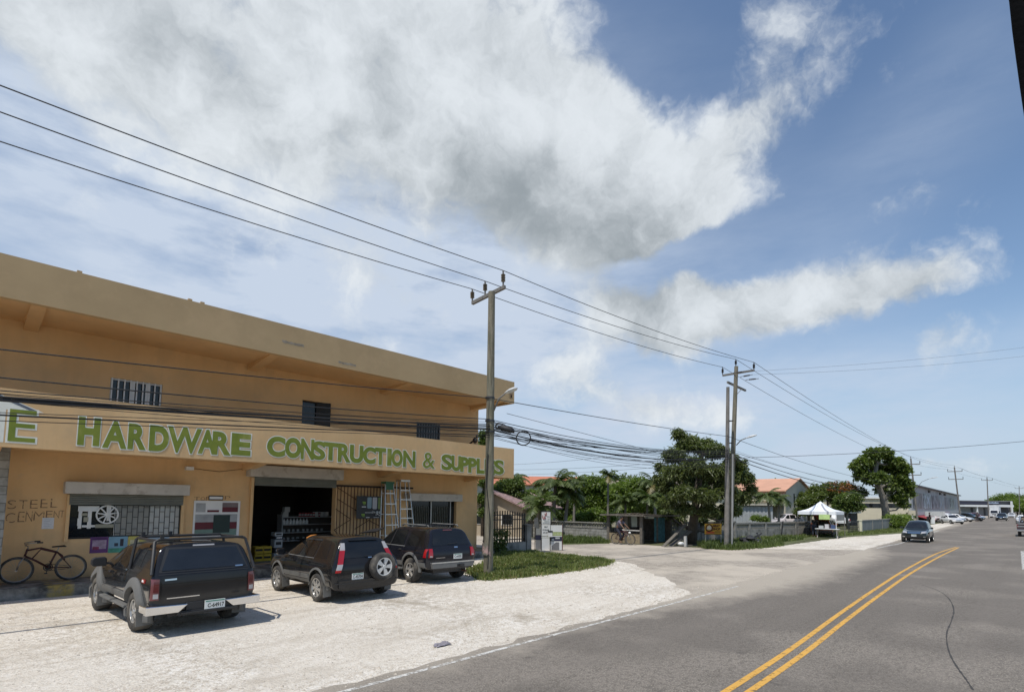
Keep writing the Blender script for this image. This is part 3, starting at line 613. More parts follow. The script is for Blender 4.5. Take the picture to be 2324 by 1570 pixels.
qq = rc(*D7(1828,258,2008,312), YW); mb = MB(); mb.box(qq[0], YW-.03, qq[1], qq[2], YW-.006, qq[3]); sp_ = ps(mb, 'small_plate', mblack)
mb = MB(); mb.box(qq[0]+.02, YW-.034, qq[1]+.03, qq[2]-.02, YW-.031, qq[3]-.03); o = mb.build('plate_face', mwhite, sp_)
mb = MB(); a = py(430,1062,YW-.1); mb.box(a.x-.11, YW-.18, a.z-.06, a.x+.11, YW-.002, a.z+.05); ps(mb, 'wall_lamp', mwhite, bevel=.01)
mb = MB(); mb.tube([(a.x+.1,YW-.01,a.z), (a.x+.9,YW-.015,a.z-.06), (a.x+1.7,YW-.01,a.z+.08)], .008, 5); ps(mb, 'lamp_cable', mrust)
# lattice gate folded back right of the door
gx0, gx1 = py(757,1180,YW).x, py(868,1180,YW).x; gz1 = py(800,1105,YW).z; gy = YW-.13
mb = MB(); n = 15
for i in range(n+1):
    x = gx0+.06+(gx1-gx0)*i/n; mb.box(x-.011, gy, .28, x+.011, gy+.03, gz1)
gt = mb.build('folding_gate', mrust); tag(gt, 'brown steel bar gate slid open on the wall right of the shop door', 'gate')
mb = MB(); mb.box(gx0, gy-.02, gz1, py(929,1107,YW).x+.1, gy+.05, gz1+.07); mb.build('top_rail', M('dark rail', (.03,.02,.016), .7, .2), gt)
mb = MB()
def ln(x0, y0, x1, y1):
    a, b_ = py(x0, y0, gy), py(x1, y1, gy); mb.bar((a.x,gy-.012,a.z), (b_.x,gy-.012,b_.z), .025, .015, (0,1,0))
D8 = lambda a, b_: ((780+a/4.907)/1.42, (1480+b_/4.907)/1.42)
for a, b_ in (((1500,440),(1800,630)),((1500,620),(1810,810)),((1480,780),(1720,945)),((1720,945),(1450,1115)),((1450,1115),(1600,1250)),((2000,960),(1780,1100)),((2000,960),(2230,1080))): ln(*D8(*a), *D8(*b_))
mb.build('brace', mrust, gt)
# poster banner on the gate
q = rc(*D8(1812,580), *D8(2210,932), YW-.2); yb = YW-.2
mb = MB(); mb.box(q[0], yb, q[1], q[2], yb+.02, q[3]); ban = tag(mb.build('banner', M('charcoal banner', (.022,.024,.026), .45, var=.3, bp=0)), 'black drink banner with cans and green claw marks hung on the brown gate', 'banner')
bu = lambda u, v: (q[0]+(q[2]-q[0])*u, q[1]+(q[3]-q[1])*v)
def brect(u0, v0, u1, v1, m, nm):
    mb = MB(); a, b_ = bu(u0,v0), bu(u1,v1); c_ = [(a[0],a[1]+.04),(a[0]+.03,a[1]),(b_[0]-.03,a[1]),(b_[0],a[1]+.04),(b_[0],b_[1]-.03),(b_[0]-.025,b_[1]),(a[0]+.025,b_[1]),(a[0],b_[1]-.03)]
    mb.prism([(x, yb-.001, z) for x, z in c_], (0,-.004,0)); mb.build(nm, m, ban)
brect(.41,.45,.58,.95,M('pale blue can', (.25,.36,.42), .5, bp=0),'blue_can'); brect(.62,.42,.80,.95,M('silver can', (.5,.5,.53), .5, bp=0),'silver_can'); brect(.84,.42,.99,.95,M('green can', (.20,.27,.09), .5, bp=0),'green_can'); brect(.2,.40,.36,.95,M('black can', (.012,.012,.012), .4, bp=0),'black_can')
for (u, v, s) in ((.28,.66,.2),(.25,.12,.2)):
    mb = MB()
    for k, (dx, l) in enumerate(((-.045,.8),(0,1.),(.045,.85))):
        a = bu(u+dx, v+s*.5); b_ = bu(u+dx*.8+.008, v+s*.5-s*l*.95); mb.prism([(a[0]-.025,yb-.0065,a[1]),(a[0]+.03,yb-.0065,a[1]-.02),(b_[0]+.004,yb-.0065,b_[1])], (0,-.002,0))
    mb.build('claw_mark', M('lime paint', (.25,.42,.05), .5, bp=0), ban)
mb = MB(); write(mb, '$5', (*bu(.76,.08)[:1], yb-.004, bu(.76,.08)[1]), XA, ZA, (q[2]-q[0])*.22, (q[3]-q[1])*.25, .03); write(mb, 'MONSTER', (bu(.33,.235)[0], yb-.004, bu(.33,.235)[1]), XA, ZA, (q[2]-q[0])*.3, (q[3]-q[1])*.055, .01)
write(mb, '2 for', (bu(.62,.24)[0], yb-.004, bu(.62,.24)[1]), XA, ZA, (q[2]-q[0])*.12, (q[3]-q[1])*.1, .02)
for a in ((.38,.03,.52,.06),(.68,.03,.9,.055),(.2,.5,.36,.54)): A, B = bu(*a[:2]), bu(*a[2:]); mb.box(A[0], yb-.006, A[1], B[0], yb-.002, B[1])
mb.build('lettering', mwhite, ban, fix=False)
# step ladders against the wall
malu = M('bare aluminium', (.58,.58,.57), .35, .75, var=.1, bp=0); mfib = M('green plastic', (.03,.14,.075), .5, bp=0)
def ladder(xt0, yt, xt1, nst, topm, label, rows):
    A, B = py(xt0, yt, YW-.42), py(xt1, yt, YW-.42); zt = (A.z+B.z)/2; cx = (A.x+B.x)/2; hw = (B.x-A.x)/2; base = hw*2.05
    r = thing('stepladder', label, 'ladder', (cx, YW-.5, .28), 0, 'stepladders against the store wall'); Hh = zt-.28
    for nm, yo, yt_, wd in (('front_rail', -.75, -.02, .075), ('rear_rail', -.02, .22, .04)):
        for sgn in (-1, 1):
            mb = MB(); kk = 1.9 if nm == 'front_rail' else 1.75
            mb.bar((sgn*hw*kk, yo*.62, 0), (sgn*hw*.92, yt_, Hh), .028, wd, (0,1,0)); mb.build(nm, malu, r)
    for i in range(1, nst):
        u = i/nst; hwz = hw*(1.9+(.92-1.9)*u); y = -.75*.62*(1-u)-.02*u; mb = MB(); mb.box(-hwz, y-.045, Hh*u-.02, hwz, y+.045, Hh*u+.02); mb.build('step', malu, r)
        if i % 2 == 0: mb = MB(); y2 = -.0+.2*u; mb.box(-hwz*.9, y2-.012, Hh*u-.012, hwz*.9, y2+.012, Hh*u+.012); mb.build('rear_brace', malu, r)
    mb = MB(); mb.box(-hw*1.02, -.13, Hh-.02, hw*1.02, .24, Hh+.06)
    if topm is mfib: mb.box(-hw*.9, -.07, Hh-.27, hw*.9, -.05, Hh-.02)
    mb.build('top_cap', topm, r); return r
ladder(870,1096,889,7,mfib,'aluminium stepladder with a green top leaning beside the black banner',8)
ladder(904,1092,924,8,malu,'plain silver stepladder with bare top next to the right shop window',8)
# posters below the shop window
pm = {}
def poster(x0, y0, x1, y1, col, label, extra):
    q = rc(x0, y0, x1, y1, YW); mb = MB(); mb.box(q[0], YW-.012, q[1], q[2], YW-.003, q[3]); o = tag(mb.build('poster', M(label[:24], col, .6, var=.2, bp=0)), label, 'poster', 'posters below the shop window')
    for k_, (u0, v0, u1, v1, c_) in enumerate(extra):
        mb = MB(); mb.box(q[0]+(q[2]-q[0])*u0, YW-.016-.002*k_, q[1]+(q[3]-q[1])*v0, q[0]+(q[2]-q[0])*u1, YW-.0125, q[1]+(q[3]-q[1])*v1); mb.build('printed_patch', M('print%s' % (c_,), c_, .6, var=.4, vs=9, bp=0), o)
poster(204,1218,245,1254,(.13,.04,.17),'purple poster with pale splash, leftmost below the shop window',[(.12,.25,.9,.8,(.33,.24,.32)),(.15,.2,.5,.4,(.22,.03,.08)),(.1,.85,.9,.93,(.06,.015,.08))])
poster(246,1217,289,1253,(.20,.36,.46),'pale blue and green poster with a dark figure below the shop window',[(0,0,1,.28,(.07,.30,.20)),(.6,.4,.78,.85,(.03,.03,.04)),(.3,.4,.5,.6,(.04,.05,.07))])
poster(291,1216,332,1236,(.55,.48,.12),'yellow poster below the shop window behind the pickup',[(.1,.2,.6,.6,(.6,.55,.35))])
poster(335,1215,384,1236,(.36,.46,.55),'white and pale blue poster nearest the window corner behind the pickup',[(.1,.3,.9,.5,(.55,.58,.6))])
q = rc(*D6(530,422,680,562), YW); mb = MB(); mb.box(q[0], YW-.01, q[1], q[2], YW-.004, q[3]); nt_ = tag(mb.build('paper_notice', M('white paper', (.62,.63,.65), .8, var=.06, vs=20, bp=0)), 'white paper notice taped over the scrawled writing', 'notice')
mb = MB()
for i in range(6): z = q[3]-.05-i*.045; mb.box(q[0]+.04, YW-.0125, z, q[2]-.05-.03*(i%3), YW-.0105, z+.008)
mb.build('printed_lines', M('faint ink', (.42,.44,.48), .8, bp=0), nt_, fix=False)
# ---- goods inside the door
YS = YW+2.3
msh = M('pale shelf edge', (.42,.42,.40), .5, bp=0)
sx0, sx1 = py(641,1200,YS).x, py(790,1200,YS).x+.6
levels = [py(700, (1480+v/4.907)/1.42, YS).z for v in (905,1020,1143,1268)]+[.36]
shelf = thing('shelf_unit', 'long metal shop shelving stocked with jugs and cans behind the open door', 'shelf', ((sx0+sx1)/2, YS, .272))
for z in levels:
    mb = MB(); mb.box(sx0-shelf.location.x, 0, z-.272-.03, sx1-shelf.location.x, .45, z-.272); mb.build('shelf_board', msh, shelf)
for x in (sx0, sx1): mb = MB(); mb.box(x-shelf.location.x-.02, .02, 0, x-shelf.location.x+.02, .5, levels[0]-.272+.1); mb.build('upright', msh, shelf)
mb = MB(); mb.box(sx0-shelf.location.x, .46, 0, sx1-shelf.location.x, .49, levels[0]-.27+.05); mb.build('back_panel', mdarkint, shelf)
def item(kind, x, z, y, cat, label, grp, proto={}):
    if kind not in proto:
        mb = MB(); cap = None
        if kind == 'jug': mb.lathe([(0,0),(.055,0),(.06,.02),(.06,.13),(.03,.17),(.022,.2)], (0,0,0), n=10); m = mwhite
        elif kind == 'can': mb.lathe([(0,0),(.045,0),(.05,.01),(.05,.15),(.04,.17),(0,.17)], (0,0,0), n=10); m = M('red can', (.33,.03,.03), .4, bp=0)
        elif kind == 'tin': mb.lathe([(0,0),(.05,0),(.05,.12),(0,.12)], (0,0,0), n=10); m = M('grey tin', (.3,.31,.31), .35, .4, bp=0)
        elif kind == 'carton': mb.box(-.11,-.1,0,.11,.1,.2); m = M('white carton', (.5,.48,.44), .8, bp=0)
        o = mb.build({'jug':'plastic_jug','can':'spray_can','tin':'paint_tin','carton':'carton'}[kind], m)
        if kind == 'jug': mb = MB(); mb.cyl((0,0,.2),(0,0,.235),.026,n=8); mb.build('lid', msh, o)
        if kind in ('can','tin'): mb = MB(); mb.lathe([(.0515,.05),(.0515,.11)], (0,0,0), n=10); mb.build('paper_label', msh, o)
        o.location = (x, y, z); proto[kind] = o; tag(o, label, cat, grp)
    else: copy_tree(proto[kind], (x, y, z), R.uniform(0,6), label)
for i in range(8): item('jug', sx0+.1+i*.135, levels[1], YS+.12, 'jug', ORD[i]+' white plastic jug from the left on the second shop shelf', 'jugs on the shop shelf')
for i in range(9): item('can', sx0+.75+i*.12, levels[0], YS+.14, 'can', ORD[i]+' red and white can from the left on the top shop shelf', 'cans on the shop shelf')
for i in range(18): item('tin', sx0+.12+(i%9)*.2+R.uniform(-.03,.03), levels[2+i//9], YS+.15, 'tin', ORD[i%9]+' small grey tin from the left on the '+('third','fourth')[i//9]+' shop shelf', 'tins on the shop shelf')
for i, (dx, dz) in enumerate(((.15,0),(.2,.2),(1.45,0),(1.7,0),(1.95,0))): item('carton', sx0+dx, levels[0]+dz, YS+.2, 'carton', ORD[i]+' pale carton from the left on top of the shop shelving', 'cartons on the shop shelf')
# crates and boxed stack near the threshold
YC = YW+.9; mcr = M('yellow plastic crate', (.50,.34,.02), .5, bp=0)
cp = None; q = rc(*D8(205,1360), *D8(470,1530), YC); cw = (q[2]-q[0])/2
for i in range(2):
    for j in range(2):
        loc = (q[0]+cw*(i+.5), YC+.2, .272+j*.27)
        if cp is None:
            cp = thing('crate', '', 'crate', loc, 0, 'yellow crates in the doorway'); hw = cw*.47
            mb = MB(); mb.box(-hw,-.2,0,hw,.2,.02)
            for s in (-1,1): mb.box(-hw,s*.2-.012,.02,hw,s*.2+.012,.09); mb.box(-hw,s*.2-.012,.17,hw,s*.2+.012,.25); mb.box(s*hw-.012,-.188,.02,s*hw+.012,.188,.25)
            mb.build('shell', mcr, cp); mb = MB(); mb.box(-hw+.02,-.17,.03,hw-.02,.17,.2); mb.build('contents', mblack, cp); c_ = cp
        else: c_ = copy_tree(cp, loc)
        c_['label'] = ('upper' if j else 'lower')+' yellow plastic crate on the '+('right, by the boxed stack' if i else 'left, by the door jamb')+' inside the shop'
q = rc(*D8(500,1140), *D8(625,1500), YC); z = .272; hs = (.26,.2,.3,.12,.14)
for i, hgt in enumerate(hs):
    mb = MB(); mb.box(-(q[2]-q[0])/2,-.18,0,(q[2]-q[0])/2,.18,hgt-.004); dk = i in (1,3); o = mb.build('carton', M('dark carton' if dk else 'printed carton', (.03,.03,.035) if dk else (.36,.38,.38), .7, bp=0), bevel=.005)
    mb = MB(); mb.box(-.1,-.186,hgt*.35,.1,-.181,hgt*.7); mb.build('paper_label', mwhite if dk else mblack, o)
    o.location = ((q[0]+q[2])/2+.02*(i%2), YC+.1, z); z += hgt
    tag(o, ['lowest pale carton of the stack inside the shop door','dark carton second from the bottom of the stack in the doorway','large pale printed carton in the middle of the doorway stack','thin dark carton just under the top of the doorway stack','small pale carton topping the stack inside the shop door'][i], 'carton', 'cartons stacked inside the door')

for i, (x, y) in enumerate(((181,610),(431,678),(459,686))):
    b_ = py(x, y, YF+.08); mb = MB(); mb.box(b_.x-.05, YF+.03, 8.02, b_.x+.05, YF+.12, 8.09); ps(mb, 'mortar_lump', mf)
mb = MB(); a = py(1157,906,YF); write(mb, 'TM', (a.x-.1, YF-.004, 7.2), XA, ZA, .26, .32, .01); ps(mb, 'scrawled_initials', M('dark scrawl', (.16,.10,.07), .9, bp=0), fix=False)
for (x0, y0, x1, y1) in ((640,776,690,783),(768,822,808,829)):
    q = rc(x0, y0, x1, y1, YF); mb = MB(); rr = random.Random(int(x0)); n = 12; top = [(q[0]+(q[2]-q[0])*i/n, YF-.003, q[3]-rr.uniform(0,.3)*(q[3]-q[1])) for i in range(n+1)]; bot = [(q[0]+(q[2]-q[0])*i/n, YF-.003, q[1]+rr.uniform(0,.35)*(q[3]-q[1])) for i in range(n,-1,-1)]
    mb.ngon(top+bot); ps(mb, 'render_patch', M('patched render', (.46,.34,.22), .95, var=.2, vs=6) if x0 > 9999 else M('grey scuff', (.30,.25,.19), .95, var=.3, vs=8), fix=False)
# ------------------------------------------------------------------ vehicles
def carpaint(name, col, flake=.0, rough=.14, coat=1.0, dust=(.20,.18,.15), dustamt=.35):
    m, t, b, o = nt(name); vec = coord(t); n = noise(t, vec, 1.7, 6, .6)
    c = ramp(t, n.outputs[0], [(.3, col), (.75, tuple(x*1.25+.003 for x in col))]).outputs[0]
    sx = nd(t, 'ShaderNodeSeparateXYZ'); lk(t, vec, sx.inputs[0]); mr = nd(t, 'ShaderNodeMapRange'); lk(t, fmath(t, 'ADD', sx.outputs[2], fmath(t, 'MULTIPLY', noise(t, vec, 4., 6).outputs[0], .5)), mr.inputs[0])
    for i, v in ((1,.45),(2,1.2),(3,dustamt),(4,.012)): mr.inputs[i].default_value = v
    c = mix(t, mr.outputs[0], c, dust); lk(t, c, b.inputs['Base Color']); b.inputs['Roughness'].default_value = rough; b.inputs['Metallic'].default_value = flake
    b.inputs['Coat Weight'].default_value = coat; b.inputs['Coat Roughness'].default_value = .03; b.inputs['Coat IOR'].default_value = 1.36; b.inputs['Specular IOR Level'].default_value = .15
    MATS[name] = m; return m
mtyre = M('dusty tyre rubber', (.035,.033,.031), .85, var=.2, spots=(.16,.145,.12), spotscale=3., spotlim=(.45,.7), bp=.2)
mrim = M('alloy rim', (.55,.55,.54), .28, .8, var=.08, bp=0)
mdark = M('black plastic trim', (.02,.02,.021), .55, bp=.1)
mgreyp = M('dusty grey cladding', (.135,.135,.13), .65, var=.15, bp=.1)
mchrome = M('chrome', (.72,.72,.72), .12, 1., var=.03, bp=0)
mred_l = M('red lamp lens', (.36,.008,.012), .1, bp=0, coat=1); mclear = M('clear lamp lens', (.40,.39,.39), .1, bp=0, coat=1); mdimred = M('faded red lamp', (.16,.045,.045), .2, bp=0, coat=.6)
mplate = M('plate white', (.72,.73,.70), .5, var=.03, bp=0); mink = M('plate ink', (.03,.035,.03), .6, bp=0)
mcglass = M('tinted car glass', (.010,.011,.012), .04, var=.2, bp=0, spec=.6)
mlight_glass = M('smoky car glass', (.014,.016,.019), .05, var=.2, bp=0, spec=.7)
def sec(w, zb, zbelt, wr, zr, hood=False, tuck=.07):
    if hood: top = [(w-.10, zbelt+.015), (w-.20, zbelt+.035), (w*.5, zr-.01), (0, zr)]
    else: top = [(wr+.025, zr-.15), (wr-.045, zr-.035), (wr*.55, zr), (0, zr+.015)]
    return [(0,zb),(w-.16,zb),(w-.04,zb+.05),(w,zb+(zbelt-zb)*.45),(w-.012,zbelt-.11),(w-tuck,zbelt)]+top
class Car:
    def __init__(s, name, label, cat, stations, axles, tyre, paint, loc, rotz, group=None, scale=(1,1,1), well=.30, wr_gap=.07):
        s.root = thing(name, label, cat, loc, rotz, group); s.root.scale = scale; s.ax = axles; s.tyre = tyre
        vs = []; fs = []; k = len(stations[0][1]); ring = 2*k-2
        for y, pts, *rest in stations:
            sh = rest[0] if rest else {}
            L = [V((x, y+sh.get(i, 0), z)) for i, (x, z) in enumerate(pts)]
            vs += L+[V((-p.x, p.y, p.z)) for p in L[-2:0:-1]]
        n = len(stations)
        for i in range(n-1):
            for j in range(ring): fs.append((i*ring+j, i*ring+(j+1)%ring, (i+1)*ring+(j+1)%ring, (i+1)*ring+j))
        for base, flip in ((0, 1), ((n-1)*ring, 0)):
            r = lambda j: base+j; l = lambda j: base+(ring-j)%ring
            for j in range(k-1):
                q = [r(j), r(j+1), l(j+1), l(j)]; q = [a for i, a in enumerate(q) if a not in q[:i]]
                fs.append(tuple(q[::-1] if flip else q))
        me = bpy.data.meshes.new('body'); me.from_pydata([tuple(p) for p in vs], [], fs)
        bm = bmesh.new(); bm.from_mesh(me); bmesh.ops.recalc_face_normals(bm, faces=bm.faces); bm.to_mesh(me); bm.free()
        me.materials.append(paint); o = bpy.data.objects.new('body', me); COL.objects.link(o)
        sb = o.modifiers.new('s', 'SUBSURF'); sb.levels = 2; sb.render_levels = 2
        wmax = max(p[0] for st in stations for p in st[1]); tmp = []
        for ay in axles:
            for sg in (-1, 1):
                mb = MB(); mb.cyl((sg*(wmax-well),ay,tyre+.02),(sg*(wmax+.3),ay,tyre+.02), tyre+wr_gap, n=32); c = mb.build('cut', mdark); tmp.append(c)
                bo = o.modifiers.new('b', 'BOOLEAN'); bo.object = c; bo.operation = 'DIFFERENCE'; bo.solver = 'EXACT'
        bpy.context.view_layer.update()
        nm = bpy.data.meshes.new_from_object(o.evaluated_get(bpy.context.evaluated_depsgraph_get()))
        o.modifiers.clear(); o.data = nm; nm.name = 'body'
        for c in tmp: bpy.data.objects.remove(c)
        if not len(nm.materials): nm.materials.append(paint)
        nm.polygons.foreach_set('use_smooth', [True]*len(nm.polygons)); nm.set_sharp_from_angle(angle=math.radians(34))
        o.parent = s.root; s.body = o; s.w = wmax
        s.bvh = BVHTree.FromPolygons([v.co for v in nm.vertices], [tuple(p.vertices) for p in nm.polygons])
    def patch(s, name, c, d, m, off=.006, nu=8, nv=5, parent=None, depth_=.02, label=None, obj=True, mb=None, miss=.5):
        """lay a quad patch (corners bl, br, tr, tl) on the body, projected along d"""
        d = V(d).normalized(); c = [V(q) for q in c]; grid = []; last = None
        for j in range(nv+1):
            row = []
            for i in range(nu+1):
                u, v = i/nu, j/nv; p = c[0].lerp(c[1], u).lerp(c[3].lerp(c[2], u), v)
                h = s.bvh.ray_cast(p-d*1.5, d, 3.0); q = h[0] if h[0] is not None and (h[0]-p).length < miss else p
                row.append(q-d*off)
            grid.append(row)
        own = mb is None; mb = mb or MB(); vs = [p for r in grid for p in r]; W = nu+1
        fs = [(j*W+i, j*W+i+1, (j+1)*W+i+1, (j+1)*W+i) for j in range(nv) for i in range(nu)]
        ring = [i for i in range(W)]+[j*W+nu for j in range(1, nv+1)]+[nv*W+i for i in range(nu-1, -1, -1)]+[j*W for j in range(nv-1, 0, -1)]
        b_ = len(vs); vs += [vs[i]+d*(off+depth_) for i in ring]; n = len(ring)
        fs += [(ring[i], ring[(i+1)%n], b_+(i+1)%n, b_+i) for i in range(n)]
        mb.add(vs, fs)
        if own:
            o = mb.build(name, m, parent or s.root, smooth=True, sharp=40)
            if label: o['label'] = label
            return o
    def side(s, name, pts, m, both=True, off=.006, **k):
        r = []
        for sg in ((-1, 1) if both else (-1,)):
            r.append(s.patch(name, [(sg*s.w, y, z) for y, z in pts], (-sg,0,0), m, off, **k))
        return r
    def back(s, name, pts, m, sg=-1, off=.006, **k):
        y = -4 if sg < 0 else 4
        ys = s.rear if sg < 0 else s.front
        return s.patch(name, [(x, ys, z) for x, z in pts], (0,-sg,0), m, off, **k)
    def hit(s, p, d):
        h = s.bvh.ray_cast(V(p)-V(d).normalized()*2, V(d).normalized(), 4); return h[0] if h[0] is not None else V(p)
    def wheels(s, wd=.23, rim=.66, spokes=5, rmat=None, style='plain', inset=.0):
        proto = None
        for ay in s.ax:
            for sg in (-1, 1):
                if proto is None: proto = make_wheel(s.tyre, wd, rim, spokes, rmat or mrim); o = proto
                else: o = copy_tree(proto)
                o.parent = s.root; o.location = (sg*(s.w-wd/2-inset), ay, s.tyre); o.rotation_euler = (R.uniform(0,6), 0, 0 if sg > 0 else PI)
    def arch(s, name, m, w=.07, t=.035, r_extra=.05, a0=-8, a1=188, label=None, axles=None):
        for ay in (axles or s.ax):
            for sg in (-1, 1):
                mb = MB(); n = 22; r = s.tyre+r_extra; ring = []; lx = s.w-.05
                for i in range(n+1):
                    a = math.radians(a0+(a1-a0)*i/n); row = []
                    for rr, k in ((r, -.03), (r, t), (r+w*.5, t), (r+w, t*.35), (r+w, -.03)):
                        y = ay+rr*math.cos(a); z = max(.22, s.tyre+.02+rr*math.sin(a)); h = s.bvh.ray_cast((sg*(s.w+1), ay+(r+w)*math.cos(a), max(.22, s.tyre+.02+(r+w)*math.sin(a))), (-sg,0,0), 1.6)
                        lx = x = abs(h[0].x) if h[0] is not None and abs(h[0].x) > s.w-.2 else lx; row.append(V((sg*(max(x, s.w-.12)+k), y, z)))
                    ring.append(row)
                vs = [p for r_ in ring for p in r_]; fs = [(i*5+j, i*5+j+1, (i+1)*5+j+1, (i+1)*5+j) for i in range(n) for j in range(4)]
                mb.add(vs, fs); mb.build(name, m, s.root, smooth=True, sharp=50)
    def mirror(s, y, z, m, sz=(.20,.10,.15), x=None):
        for sg in (-1, 1):
            mb = MB(); xx = (x or s.w)+.02; mb.prism([(sg*(xx+sz[0]*u), y-sz[1]*.5, z+sz[2]*v) for u, v in ((.0,-.5),(.85,-.52),(1.,-.3),(1.,.25),(.85,.48),(.12,.5),(.0,.3))], (0, sz[1], 0)); mb.bar((sg*(xx-.12), y+.02, z-.05), (sg*(xx+.05), y, z-.04), .05, .05); mb.build('mirror', m, s.root, bevel=.02)
    def plate(s, x, z, txt, sg=-1, w=.30, h=.145, m=None, off=.02):
        ys = s.rear if sg < 0 else s.front
        p = s.hit((x, ys, z), (0,-sg,0)); mb = MB(); y = p.y+sg*off; mb.box(x-w/2, min(y, y-sg*.012), z-h/2, x+w/2, max(y, y-sg*.012), z+h/2)
        pl = mb.build('license_plate', m or mplate, s.root); mb = MB(); rt = V((-sg,0,0))
        rt = V((1,0,0)) if sg < 0 else V((-1,0,0)); o_ = V((x, y+sg*.003, z-h*.30))-rt*(w*.43); write(mb, txt, o_, rt, ZA, w*.86, h*.52, .02)
        mb.mat(1).box(x-w*.46, min(y, y+sg*.002), z+h*.33, x+w*.46, max(y, y+sg*.002), z+h*.45); mb.build('plate_lettering', [mink, M('plate green', (.05,.22,.16), .5, bp=0)], pl, fix=False)
    def underside(s, y0, y1, z=.30):
        mb = MB(); mb.box(-s.w*.62, y0, z-.07, s.w*.62, y1, z+.12)
        for ay in s.ax: mb.cyl((-s.w*.8, ay, s.tyre), (s.w*.8, ay, s.tyre), .05, n=8)
        mb.build('chassis', mdark, s.root)
def make_wheel(r, wd, rim, spokes, rmat):
    mb = MB(); h = wd/2; ri = r*rim
    mb.lathe([(ri,-h*.75),(ri+.02,-h),(r*.90,-h*1.02),(r*.97,-h*.86),(r,-h*.6),(r,h*.6),(r*.97,h*.86),(r*.90,h*1.02),(ri+.02,h),(ri,h*.75),(ri,-h*.75)], (0,0,0), 'x', 36)
    ty = mb.build('wheel', mtyre, smooth=True, sharp=40); mb = MB()
    mb.lathe([(ri*1.0,h*.78),(ri*.98,h*.9),(ri*.90,h*.88),(ri*.88,h*.5)], (0,0,0), 'x', 36)
    for i in range(spokes):
        a = 2*PI*i/spokes; ca, sa = math.cos(a), math.sin(a); tx, tz = -sa, ca; w0, w1 = ri*.13, ri*.9*PI/spokes*.52
        ring = []
        for rr, ww, xx in ((ri*.12, w0, h*.80), (ri*.5, (w0+w1)*.42, h*.84), (ri*.93, w1, h*.74)):
            ring.append([V((xx, rr*ca+tx*ww*q, rr*sa+tz*ww*q)) for q in (-1,1)]+[V((xx-.04, rr*ca+tx*ww*q, rr*sa+tz*ww*q)) for q in (1,-1)])
        vs = [p for q in ring for p in q]; fs = [(i_*4+j, i_*4+(j+1)%4, (i_+1)*4+(j+1)%4, (i_+1)*4+j) for i_ in range(2) for j in range(4)]; mb.add(vs, fs)
    mb.lathe([(0,h*.9),(ri*.14,h*.88),(ri*.2,h*.76)], (0,0,0), 'x', 16); mb.mat(1); mb.lathe([(0,h*.35),(ri*.9,h*.35),(ri*.9,-h*.7),(0,-h*.7)], (0,0,0), 'x', 24)
    for i in range(5): a = 2*PI*i/5+.3; mb.cyl((h*.8, ri*.27*math.cos(a), ri*.27*math.sin(a)), (h*.83, ri*.27*math.cos(a), ri*.27*math.sin(a)), ri*.05, n=6)
    mb.build('rim', [rmat, mdark], ty, smooth=True, sharp=30); return ty
def ang(p, q):  # heading so that local +y points from p to q
    d = V(q)-V(p); return math.atan2(-d.x, d.y)
# ---- pickup with canopy
pblack = carpaint('black truck paint', (.010,.010,.011), dustamt=.16)
H0 = .86
def pickup_station(y, kind):
    w = .83
    if kind == 'bed': return (y, sec(w, .42, 1.10, .66, 1.62, tuck=.05))
    if kind == 'cab': return (y, sec(w, .42, 1.06, .60, 1.55, tuck=.06))
    if kind == 'cowl': return (y, sec(w, .42, 1.02, .7, 1.06, True))
    return (y, sec(w-.03, .42, .93, .7, .98, True))
a, b_ = g(300.8,1431.8), g(216.5,1383.5); wb = (b_-a).length; rz = ang(a, b_)
slant = {6:.20, 7:.26, 8:.26, 9:.26, 5:.02}
ST = [(-.93, pickup_station(0,'bed')[1], slant), (-.88, pickup_station(0,'bed')[1], {k:v*.99 for k,v in slant.items()}), (-.5, pickup_station(0,'bed')[1]), (.60, pickup_station(0,'bed')[1]), (.66, pickup_station(0,'bed')[1]), (.70, pickup_station(0,'cab')[1]), (.78, pickup_station(0,'cab')[1]),
      (1.65, pickup_station(0,'cab')[1]), (2.0, sec(.83,.42,1.05,.57,1.52,tuck=.06)), (2.62, pickup_station(0,'cowl')[1]), (2.72, pickup_station(0,'cowl')[1]), (3.42, pickup_station(0,'hood')[1]), (3.50, sec(.76,.45,.88,.7,.92,True))]
o_ = V((math.cos(rz), math.sin(rz), 0)); ctr = a+o_*(.83*1.1-.03)
pk = Car('pickup_truck', 'black pickup with a canopy, roof rack and grey wheel flares, parked nearest the bicycle', 'pickup truck', ST, (0, wb), .365, pblack, ctr, rz, scale=(1.1,1,1), well=.28)
pk.rear, pk.front = -.95, 3.5
pk.wheels(.25, .60, 6)
pk.arch('fender_flare', mgreyp, w=.17, t=.06, r_extra=.065, a0=-25, a1=205)
pk.side('side_window', [(1.62,1.07),(2.28,1.07),(1.95,1.45),(1.60,1.46)], mcglass); pk.side('side_window', [(.86,1.08),(1.52,1.07),(1.50,1.46),(.90,1.47)], mcglass)
pk.side('canopy_window', [(-.62,1.18),(.52,1.18),(.50,1.48),(-.42,1.48)], mlight_glass)
for y in (-.05,): pk.side('window_divider', [(y-.02,1.17),(y+.02,1.17),(y+.02,1.49),(y-.02,1.49)], mdark, off=.012, nu=1)
pk.side('chrome_strip', [(.82,1.045),(2.34,1.045),(2.34,1.065),(.82,1.065)], mchrome, off=.01, nv=1)
pk.side('door_seam', [(1.55,.5),(1.565,.5),(1.565,1.46),(1.55,1.46)], mdark, off=.003, nu=1); pk.side('door_seam', [(.80,.62),(.815,.62),(.83,1.46),(.815,1.46)], mdark, off=.003, nu=1)
for y in (1.66, .95): pk.side('door_handle', [(y,.93),(y+.16,.93),(y+.16,.97),(y,.97)], mdark, off=.035, nu=2, nv=1)
